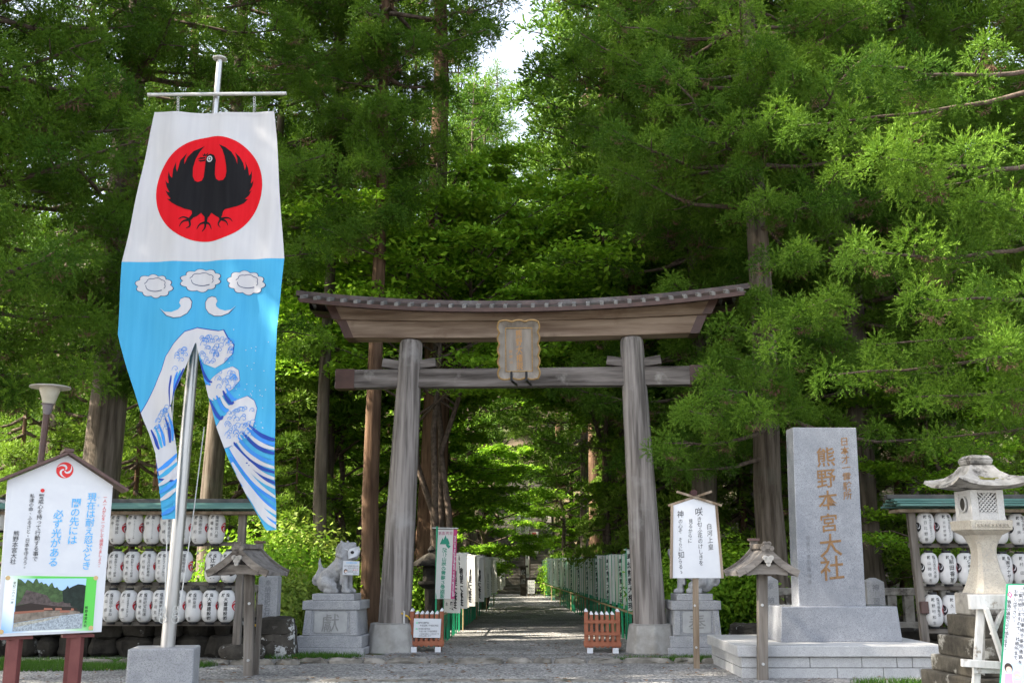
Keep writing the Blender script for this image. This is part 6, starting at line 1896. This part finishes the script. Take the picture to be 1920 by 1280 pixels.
def make_green_sign():
    Y = 10.9
    fr = Frame(P(1884, 1200, Y), Vector((1, -.10, 0)), Vector((0, .16, 1)))
    k = 3.5545
    Z = lambda x, y: fr.uv(1700 + x / k, 920 + y / k)
    root = thing('green_edged_sign', 'white sign with green border and handwritten columns leaning on the wooden easel', 'sign', tuple(fr.O))
    tl = Z(668, 618); bl = Z(605, 1500); w = .95
    poly = [bl, (bl[0] + w, bl[1]), (tl[0] + w, tl[1]), tl]
    flat_board(root, fr, poly, M_GREEN, .02, 'green_border', .003)
    def ins(p, d): return p
    x0, x1, y0, y1 = bl, tl, bl[1], tl[1]
    d = .014
    mb = MB(); mb.prism(fr, [(bl[0] + d, bl[1] + d), (bl[0] + w - d, bl[1] + d), (tl[0] + w - d, tl[1] - d), (tl[0] + d, tl[1] - d)], .0, .003); mb.build('white_sheet', M_PAPER, root)
    fn = lambda u, v: fr.pt(u, v, .0055); px = abs(fr.uv(1900, 1150)[0] - fr.uv(1890, 1150)[0]) / 10
    mb = MB()
    for txt, a, b, s in (('職員が補助させて頂きます。', (683, 738), (655, 1055), 30), ('お申し出下さい。', (727, 665), (715, 865), 30), ('社務所まで', (738, 985), (724, 1110), 30), ('ご案内致しますので、', (760, 665), (742, 945), 30), ('参拝に関しては車椅子専用通路を', (786, 650), (756, 1140), 30), ('ご希望の方は', (815, 650), (800, 900), 30)):
        column(mb, txt, fn, Z(*a), Z(*b), s / k * px, bold=.006)
    mb.build('lettering', M_BLACK, root)
    mb = MB(); c = Z(687, 690)
    mb.add([fr.pt(c[0] + x, c[1] + y, .006) for x, y in ((-.026, 0), (0, -.036), (.026, 0), (0, .036))], [(0, 1, 2, 3)]); mb.build('pink_diamond', mat('pink_ink', (.75, .10, .25), rough=.6), root)
    mb = MB(); mb.add([fr.pt(c[0] + x, c[1] + y, .0075) for x, y in ((-.013, 0), (0, -.018), (.013, 0), (0, .018))], [(0, 1, 2, 3)]); mb.build('diamond_centre', M_PAPER, root)
    def bl_(nm, pts, n, m):
        mb = MB(); V, T = fill(pts, .05); mb.add([fr.pt(u, v, n) for u, v in V], T); mb.build(nm, m, root)
    e = lambda x, y, rx, ry: disc(*Z(x, y), rx / k * px, ry / k * px, 18)
    bl_('drawn_backdrop', e(740, 1225, 80, 78), .0045, M_PALEB)
    bl_('drawn_hair', e(678, 1178, 27, 33), .006, M_HAIR); bl_('drawn_face', e(680, 1190, 20, 22), .0072, M_SKIN); bl_('drawn_mask', e(681, 1198, 13, 9), .0084, M_PAPER)
    bl_('drawn_dress', [Z(655, 1216), Z(700, 1216), Z(708, 1300), Z(648, 1300)], .006, M_PINKC)
    bl_('drawn_old_hair', e(736, 1222, 28, 27), .006, mat('drawn_pink_hair', (.72, .46, .60), rough=.7)); bl_('drawn_old_face', e(736, 1234, 20, 18), .0072, M_SKIN); bl_('drawn_old_mask', e(736, 1243, 12, 8), .0084, M_PAPER)
    bl_('drawn_old_dress', [Z(712, 1258), Z(762, 1258), Z(775, 1320), Z(706, 1320)], .0066, M_LILAC)
make_green_sign()
# ================================================================== PATH SIDE FLAGS, BARRIERS
def flag_mesh(w, h, seed, cols, mirror=False, amp=.03):
    """Cloth in its own space: pole at u = 0, cloth from 0 to w, top at z = 0."""
    rng = random.Random(seed); ph = rng.uniform(0, 6)
    fn = lambda n: (lambda u, v: Vector((u, amp * math.sin(u * 11 + v * 2.2 + ph) * (u / w) + .5 * amp * math.sin(v * 4 + ph) - n, v)))
    mb = MB(); V, F = [], []
    for j in range(9):
        for i in range(5): V.append(fn(0)(w * i / 4, -h * j / 8))
    for j in range(8):
        for i in range(4): a = j * 5 + i; F.append((a, a + 5, a + 6, a + 1))
    mb.add(V, F)
    ml = MB()
    for s in (1, -1):
        for txt, u, v0, v1, size, bold in cols:
            for i, ch in enumerate(txt):
                t = i / max(1, len(txt) - 1)
                letter(ml, ch, fn(.004 * s), u, v0 + (v1 - v0) * t, size, bold=bold, mirror=mirror)
    out = []
    for nm, b in (('flag_cloth', mb), ('lettering', ml)):
        me = bpy.data.meshes.new(nm); me.from_pydata([Vector(p) for p in b.v], [], b.f); out.append(me)
    out[0].polygons.foreach_set('use_smooth', [True] * len(out[0].polygons))
    return out
M_FLAGW = mat('flag_white', (0.74, 0.73, 0.70), (0.80, 0.79, 0.76), 2.0, rough=.75, trans=.35)
def pole_meshes(H, w):
    mb = MB(); mb.tube([(0, 0, -.05), (0, 0, H)], .0085, 6); me = bpy.data.meshes.new('pole'); me.from_pydata([Vector(p) for p in mb.v], [], mb.f); me.materials.append(M_GREEN)
    mb = MB(); mb.tube([(-.05, 0, H - .03), (w + .03, 0, H - .03)], .009, 5); m2 = bpy.data.meshes.new('crossbar'); m2.from_pydata([Vector(p) for p in mb.v], [], mb.f); m2.materials.append(M_ROPE)
    return me, m2
FW, FH, FP = .44, 1.12, 1.78
TXT = [('奉納', FW * .5, -.10, -.22, .13, .02), ('熊野大権現', FW * .62, -.36, -.98, .17, .025), ('参拝記念', FW * .2, -.42, -.95, .07, .01)]
TXT2 = [('奉納熊野大権現', FW * .17, -.12, -1.0, .13, .02)]
FLG = {m: [flag_mesh(FW, FH * (1 - .03 * (s % 3)), s, TXT if m else (TXT2 if s == 1 else TXT2[:0]), m) for s in range(4)] for m in (False, True)}
for v in FLG.values():
    for q_, (a, b) in enumerate(v): a.materials.append((M_FLAGW, mat('flag_cream', (.60, .57, .50), (.68, .65, .58), 2.0, rough=.75, trans=.35))[q_ == 2]); b.materials.append(M_BLACK)
PM, CM = pole_meshes(FP, FW)
def make_flag(x, y, yaw, seed, label, group, mirror, sc=1.0):
    root = thing('banner_flag', label, 'flag', (x, y, 0), group)
    root.rotation_euler[2] = yaw; root.scale = (1, 1, sc)
    cl, lt = FLG[mirror][seed % 4]
    for nm, me, z in (('pole', PM, 0), ('crossbar', CM, 0), ('flag_cloth', cl, FP - .04)):
        o = bpy.data.objects.new(nm, me); COL.objects.link(o); o.parent = root; o.location.z = z
        if nm == 'flag_cloth': c = o
    if len(lt.vertices):
        o = bpy.data.objects.new('lettering', lt); COL.objects.link(o); o.parent = c
rngf = random.Random(12)
y = 21.2; i = 0
GF = 'white flags on green poles along the far side of the path'
while y < 55.5:
    t = (y - 20.5) / 35.5
    x = 2.52 - 1.0 * t
    make_flag(x, y, R_(18) + rngf.uniform(-.35, .35), i + 4, 'white lettered flag in the long row along the path beyond the barrier without a notice', GF, False, 1 + rngf.uniform(-.03, .03))
    y += .58 + .008 * (y - 20); i += 1
GF2 = 'white flags on green poles behind the pink edged banner'
y = 21.6; i = 0
while y < 44:
    t = (y - 20.5) / 24
    make_flag(-1.40 + .78 * t - .02, y, R_(-28) + rngf.uniform(-.25, .25), i, 'white lettered flag seen from its back behind the pink edged banner', GF2, True, 1 + rngf.uniform(-.03, .03))
    y += .75 + .02 * (y - 20); i += 1
for (px, Y, s, label) in ((1176, 20.9, 1, 'white lettered flag hanging right beside the gate pillar next to the long row'),):
    make_flag(XX(px, Y, 1), Y, R_(20), 1, label, None, False, 1.06)
# the pink edged banner in front of the row
def make_pink_banner():
    Y = 20.75; x = XX(818, Y, 1.2); H = 2.2
    root = thing('pink_edged_banner', 'tall white banner with magenta edge and green writing seen from its back', 'banner', (x, Y, 0))
    top = ZZ(992, Y); bot = ZZ(1122, Y)
    mb = MB(); mb.tube([(x, Y, -.05), (x, Y, top + .06)], .02, 7); mb.build('pole', M_GREEN, root, smooth=True)
    w = XX(857, Y, 1.8) - x; h = top - bot
    mb = MB(); mb.tube([(x - .1, Y, top + .03), (x + w + .02, Y, top + .02)], .011, 5); mb.build('crossbar', M_ROPE, root)
    fn = lambda n: (lambda u, v: Vector((x + .02 + u - .04 * (-v / h) , Y + .025 * math.sin(u * 9 + v * 2) - n, top + v)))
    def patch(nm, u0, u1, m):
        mb = MB(); V = [fn(0)(u0 + (u1 - u0) * i / 4, -h * j / 10) for j in range(11) for i in range(5)]
        mb.add(V, [(j * 5 + i, j * 5 + i + 5, j * 5 + i + 6, j * 5 + i + 1) for j in range(10) for i in range(4)]); mb.build(nm, m, root, smooth='all')
    e = w * .76
    patch('cloth', 0, e, M_FLAGW); patch('magenta_edge', e, w - .02, M_PINK)
    mb = MB(); column(mb, '紀伊山地の霊場と参詣道', fn(.005), (e * .48, -h * .30), (e * .46, -h * .96), .095, mirror=True, bold=.02); mb.build('green_lettering', M_GINK, root)
    mb = MB()
    for i, ch in enumerate('世界遺産'): letter(mb, ch, fn(.005), e * (.85 - .24 * i), -h * .055, .07, mirror=True, slant=0)
    mb.build('heading_lettering', M_PINK, root)
    mb = MB()
    for (cx, s) in ((.32, .10), (.5, .14), (.64, .10)):
        mb.add([fn(.005)(e * cx - s * .5, -h * .215), fn(.005)(e * cx + s * .5, -h * .215), fn(.005)(e * cx, -h * .215 + s * 1.25)], [(0, 1, 2)])
    V, T = fill(stroke([(e * .55, -h * .16), (e * .7, -h * .20), (e * .6, -h * .225), (e * .8, -h * .26)], .03, .06), .05); mb.add([fn(.0065)(u, v) for u, v in V], T)
    mb.build('tree_emblem', M_GINK, root)
    mb = MB()
    txt = 'Sacred Sites and Pilgrimage Routes in the Kii Mountain Range'
    n = len(txt)
    for i, ch in enumerate(txt):
        V, F = glyph(ch, .01) if ch != ' ' else ([], [])
        if V:
            cx = (min(p[0] for p in V) + max(p[0] for p in V)) / 2
            uu, vv = e + (w - .02 - e) * .5, -h * (.10 + .86 * i / (n - 1))
            mb.add([fn(.005)(uu - (yy - .3) * .055, vv - (xx - cx) * .055) for xx, yy in V], [f[::-1] for f in F])
    mb.build('white_lettering', M_PAPER, root)
make_pink_banner()
def rail(label, pts, z):
    mb = MB(); mb.tube([Vector((x, y, z)) for x, y in pts], .022, 6)
    root = thing('bamboo_rail', label, 'rail', (pts[0][0], pts[0][1], 0))
    mb.build('rail', mat('old_bamboo', (.20, .15, .07), (.33, .26, .14), 6, rough=.6), root, smooth=True)
    mb = MB()
    for k in range(0, len(pts), 2): mb.tube([(pts[k][0], pts[k][1] + .0, -.05), (pts[k][0], pts[k][1], z - .02)], .02, 6)
    mb.build('stake', MATS['old_bamboo'], root)
rail('bamboo rail tying the green poles along the far side of the path', [(2.42 - 1.0 * (yy - 20.5) / 35.5, yy) for yy in np.arange(21.0, 56, 2.5)], .62)
rail('bamboo rail tying the green poles behind the pink edged banner', [(-1.36 + .78 * (yy - 20.5) / 24, yy) for yy in np.arange(21.0, 44, 2.5)], .62)
# green stakes between the flags
def stakes(label, fx, y0, y1, step, group, H):
    mb = MB(); mb.tube([(0, 0, -.05), (0, 0, H)], .014, 5); me = bpy.data.meshes.new('green_stake'); me.from_pydata([Vector(p) for p in mb.v], [], mb.f); me.materials.append(M_GREEN)
    yy = y0
    while yy < y1:
        o = bpy.data.objects.new('green_stake', me); COL.objects.link(o); o.location = (fx(yy) + rngf.uniform(-.03, .03), yy, 0); o.rotation_euler = (rngf.uniform(-.03, .03), rngf.uniform(-.03, .03), 0)
        tag(o, label, 'stake', group); yy += step * (1 + .03 * (yy - y0))
stakes('thin green stake between the flags of the long row along the path', lambda yy: 2.50 - 1.0 * (yy - 20.5) / 35.5, 20.8, 42, .30, 'green stakes of the long flag row', .72)
stakes('thin green stake under the white flags behind the pink edged banner', lambda yy: -1.44 + .78 * (yy - 20.5) / 24, 20.9, 34, .24, 'green stakes behind the pink edged banner', .70)

def make_barrier(label, px0, px1, py, yaw):
    a, b = G(px0, py), G(px1, py); c = (a + b) / 2; W = (b - a).length
    root = thing('picket_barrier', label, 'barrier', (c.x, c.y, 0)); Hh = .68
    rot = Matrix.Rotation(yaw, 3, 'Z')
    def L(u, n, z): return c + rot @ Vector((u, n, 0)) + Vector((0, 0, z))
    for n in (0, .34):
        for k in range(7):
            u = -W / 2 + .03 + (W - .06) * k / 6
            hh = Hh + (.05 if k in (0, 6) else 0)
            mb = MB(); mb.bar(L(u, n, .10), L(u, n, hh), .07 if k in (0, 6) else .055, .05, (0, 1, 0)); p = mb.build('picket', M_ORANGE, root, bevel=.004)
            mb = MB(); mb.frust(L(u, n, hh + .0005), (.07, .06), (.012, .012), .045, rot); mb.build('white_cap', M_WHITE, p)
        for z, h in ((.16, .075), (.34, .05), (.55, .05)):
            mb = MB(); mb.bar(L(-W / 2 - (.02 if z < .2 else 0), n - .036, z), L(W / 2 + (.02 if z < .2 else 0), n - .036, z), .022, h); mb.build('rail', M_ORANGE, root, bevel=.003)
    for s in (-1, 1):
        mb = MB(); mb.bar(L(s * W * .36, -.12, .05), L(s * W * .36, .46, .05), .10, .10); f = mb.build('foot', M_ORANGE, root, bevel=.004)
        mb = MB(); mb.box(L(s * W * .36, -.130, .055), (.105, .018, .10), rot); mb.build('white_end', M_WHITE, f)
    return root, L, W
r1, L1, W1_ = make_barrier('orange brown picket barrier carrying a white notice beside the gate pillar', 768, 830, 1222, R_(2))
make_barrier('orange brown picket barrier without a notice on the flag row side of the path', 1097, 1163, 1224, R_(-3))
def make_barrier_notice():
    Y = L1(0, -.07, 0).y
    o = P(774, 1195, Y); fr = Frame(o, (1, .03, 0), (0, 0, 1))
    k = 4.267
    Z = lambda x, y: fr.uv(540 + x / k, 980 + y / k)
    root = thing('hours_notice', 'white opening hours notice tied to the picket barrier by the gate pillar', 'notice', tuple(o))
    flat_board(root, fr, [Z(1002, 915), Z(1218, 918), Z(1226, 765), Z(1008, 762)], M_PAPER, .012, 'panel', .002)
    fn = lambda u, v: fr.pt(u, v, .003); px = abs(fr.uv(800, 1180)[0] - fr.uv(790, 1180)[0]) / 10
    mb = MB()
    for txt, xa, xb, y, s in (('神門の開門は', 1048, 1122, 797, 17), ('午前五時〜午後五時迄', 1062, 1196, 819, 16), ('ご祈祷の受付は', 1042, 1130, 845, 16), ('午前八時〜午後四時迄', 1056, 1186, 865, 15), ('ご祈祷の際は一ヶ月のみです', 1056, 1204, 886, 13), ('お申込み致します。', 1052, 1150, 901, 13)):
        a, b = Z(xa, y), Z(xb, y)
        for i, ch in enumerate(txt): letter(mb, ch, fn, a[0] + (b[0] - a[0]) * i / (len(txt) - 1), a[1], s / k * px, slant=0)
    mb.build('lettering', M_BLACK, root)
    for x, y in ((1032, 797), (1028, 845)):
        c = Z(x, y); mb = MB(); mb.add([fr.pt(c[0] + a, c[1] + b, .003) for a, b in disc(0, 0, .018, .018, 12)], [tuple(range(12))]); mb.build('green_mark', mat('pale_green_ink', (.25, .62, .40), rough=.6), root)
make_barrier_notice()
mb = MB(); g = G(757, 1223); mb.tube([(g.x, g.y, -.05), (g.x - .01, g.y, .74)], .022, 8)
tag(mb.build('metal_stake', M_STEELD, smooth=True), 'thin grey metal stake standing between the gate pillar foot and the notice barrier', 'stake')
mb = MB(); g2_ = G(757, 1223); mb.tube([(g2_.x - .06, g2_.y, .70), (g2_.x + .06, g2_.y + .02, .64), (g2_.x + .16, g2_.y + .2, .48)], .014, 5)
tag(mb.build('yellow_strap', M_YELLOW), 'short yellow strap fixed to the thin metal stake by the notice barrier', 'strap')

# ================================================================== THINGS AT THE FAR END OF THE PATH
def far_flag(px, y0, y1, wpx, Y, label, m, ink, txt):
    root = thing('tall_banner', label, 'banner', (XX(px, Y, 0), Y, 0))
    z1_, z0 = ZZ(y0, Y), ZZ(y1, Y); x0, x1 = XX(px - wpx / 2, Y, z0), XX(px + wpx / 2, Y, z0)
    mb = MB(); mb.tube([(x0 - .03, Y, hgt(x0, Y) - .05), (x0 - .03, Y, z1_ + .1)], .03, 6); mb.build('pole', M_BRONZE, root)
    mb = MB(); V = [(x0 + (x1 - x0) * i / 3, Y + .05 * math.sin(i + j), z1_ + (z0 - z1_) * j / 6) for j in range(7) for i in range(4)]
    mb.add(V, [(j * 4 + i, j * 4 + i + 4, j * 4 + i + 5, j * 4 + i + 1) for j in range(6) for i in range(3)]); mb.build('cloth', m, root, smooth='all')
    mb = MB(); column(mb, txt, lambda u, v: Vector((u, Y - .08, v)), ((x0 + x1) / 2, z1_ + (z0 - z1_) * .12), ((x0 + x1) / 2, z1_ + (z0 - z1_) * .88), (x1 - x0) * .62, bold=.02); mb.build('lettering', ink, root)
far_flag(1002, 996, 1038, 15, 54, 'white banner with red heading on a dark pole at the foot of the stairway', M_FLAGW, M_RED, '特別大祈祷')
far_flag(981, 958, 1000, 27, 60, 'pale lettered banner among leaves part way up the stairway', M_FLAGW, M_FADED, '熊野大権現')
far_flag(951, 940, 980, 13, 66, 'narrow pale banner higher up beside the stairway', M_FLAGW, M_FADED, '熊野大権現')
far_flag(989, 1040, 1082, 8, 55, 'narrow white strip banner beside the dark stone post at the stairway foot', M_FLAGW, M_FADED, '奉納')
def far_post():
    Y = 53.5; x = XX(981, Y, 1); root = thing('stone_post', 'dark square stone post at the foot of the stairway', 'post', (x, Y, 0))
    z = ZZ(1063, Y); mb = MB(); mb.box((x, Y, z / 2 - .1), (.30, .30, z + .2)); mb.build('shaft', M_DARKST, root, bevel=.02)
    mb = MB(); mb.box((x, Y, z + .05), (.5, .5, .1)); mb.build('cap', M_DARKST, root, bevel=.02)
    mb = MB(); column(mb, '献燈', lambda u, v: Vector((x + u, Y - .155, v)), (0, 1.15), (0, .7), .24, bold=.02); mb.build('inscription', M_FADED, root)
    Y = 52; x = XX(996, Y, .6); root = thing('small_sign', 'small white sign on two legs beside the dark stone post', 'sign', (x, Y, 0))
    za, zb = ZZ(1087, Y), ZZ(1112, Y)
    mb = MB(); mb.box((x, Y, (za + zb) / 2), (.34, .02, za - zb)); mb.build('panel', M_WHITE, root)
    for s in (-1, 1): mb = MB(); mb.tube([(x + s * .14, Y + .03, -.05), (x + s * .14, Y + .03, zb + .1)], .02, 5); mb.build('leg', M_BROWNW, root)
    mb = MB()
    for u in (-.08, .02, .1): column(mb, '参拝順路', lambda a, b: Vector((x + a, Y - .013, b)), (u, za - .1), (u, zb + .12), .07)
    mb.build('lettering', M_FADED, root)
far_post()
def old_lantern(px, Y, top, label):
    x = XX(px, Y, 1); root = thing('stone_lantern', label, 'stone lantern', (x, Y, 0)); h = ZZ(top, Y); s = h / 2.0
    for nm, prof, n in (('base', [(.42 * s, -.05), (.42 * s, .16 * s), (.30 * s, .30 * s)], 6), ('shaft', [(.17 * s, .30 * s), (.13 * s, .7 * s), (.15 * s, 1.05 * s)], 10), ('platform', [(.16 * s, 1.051 * s), (.30 * s, 1.16 * s), (.30 * s, 1.22 * s)], 6),
                       ('fire_box', [(.19 * s, 1.221 * s), (.19 * s, 1.55 * s)], 6), ('roof', [(.46 * s, 1.551 * s), (.44 * s, 1.60 * s), (.18 * s, 1.78 * s), (.06 * s, 1.84 * s)], 6), ('finial', [(.05 * s, 1.841 * s), (.09 * s, 1.90 * s), (.02 * s, 2.0 * s)], 8)):
        mb = MB(); mb.lathe(prof, (x, Y, 0), n); mb.build(nm, M_DARKST, root, bevel=.01)
old_lantern(808, 23.6, 1022, 'dark old stone lantern in the shade behind the pink edged banner')
# fallen leaves on the gravel
def litter():
    rng = np.random.default_rng(6); n = 900
    x = rng.uniform(-7, 7, n); y = rng.uniform(14.2, 22, n); 
    a = rng.uniform(0, 6.28, n); s = rng.uniform(.02, .06, n)
    V = []
    for i in range(n):
        z = .016 + .01
        c, d = math.cos(a[i]) * s[i], math.sin(a[i]) * s[i]
        V += [(x[i] - c, y[i] - d, z), (x[i] + d * .4, y[i] - c * .4, z + s[i] * .3), (x[i] + c, y[i] + d, z + s[i] * .1), (x[i] - d * .4, y[i] + c * .4, z + s[i] * .25)]
    me = bpy.data.meshes.new('fallen_leaves'); me.from_pydata(V, [], [(4 * i, 4 * i + 1, 4 * i + 2, 4 * i + 3) for i in range(n)]); me.materials.append(mat('dry_leaf', (.13, .07, .035), (.24, .14, .07), 3, rough=.9))
    tag(link('fallen_leaves', me), 'brown fallen leaves scattered over the gravel', 'leaves', kind='stuff')
litter()
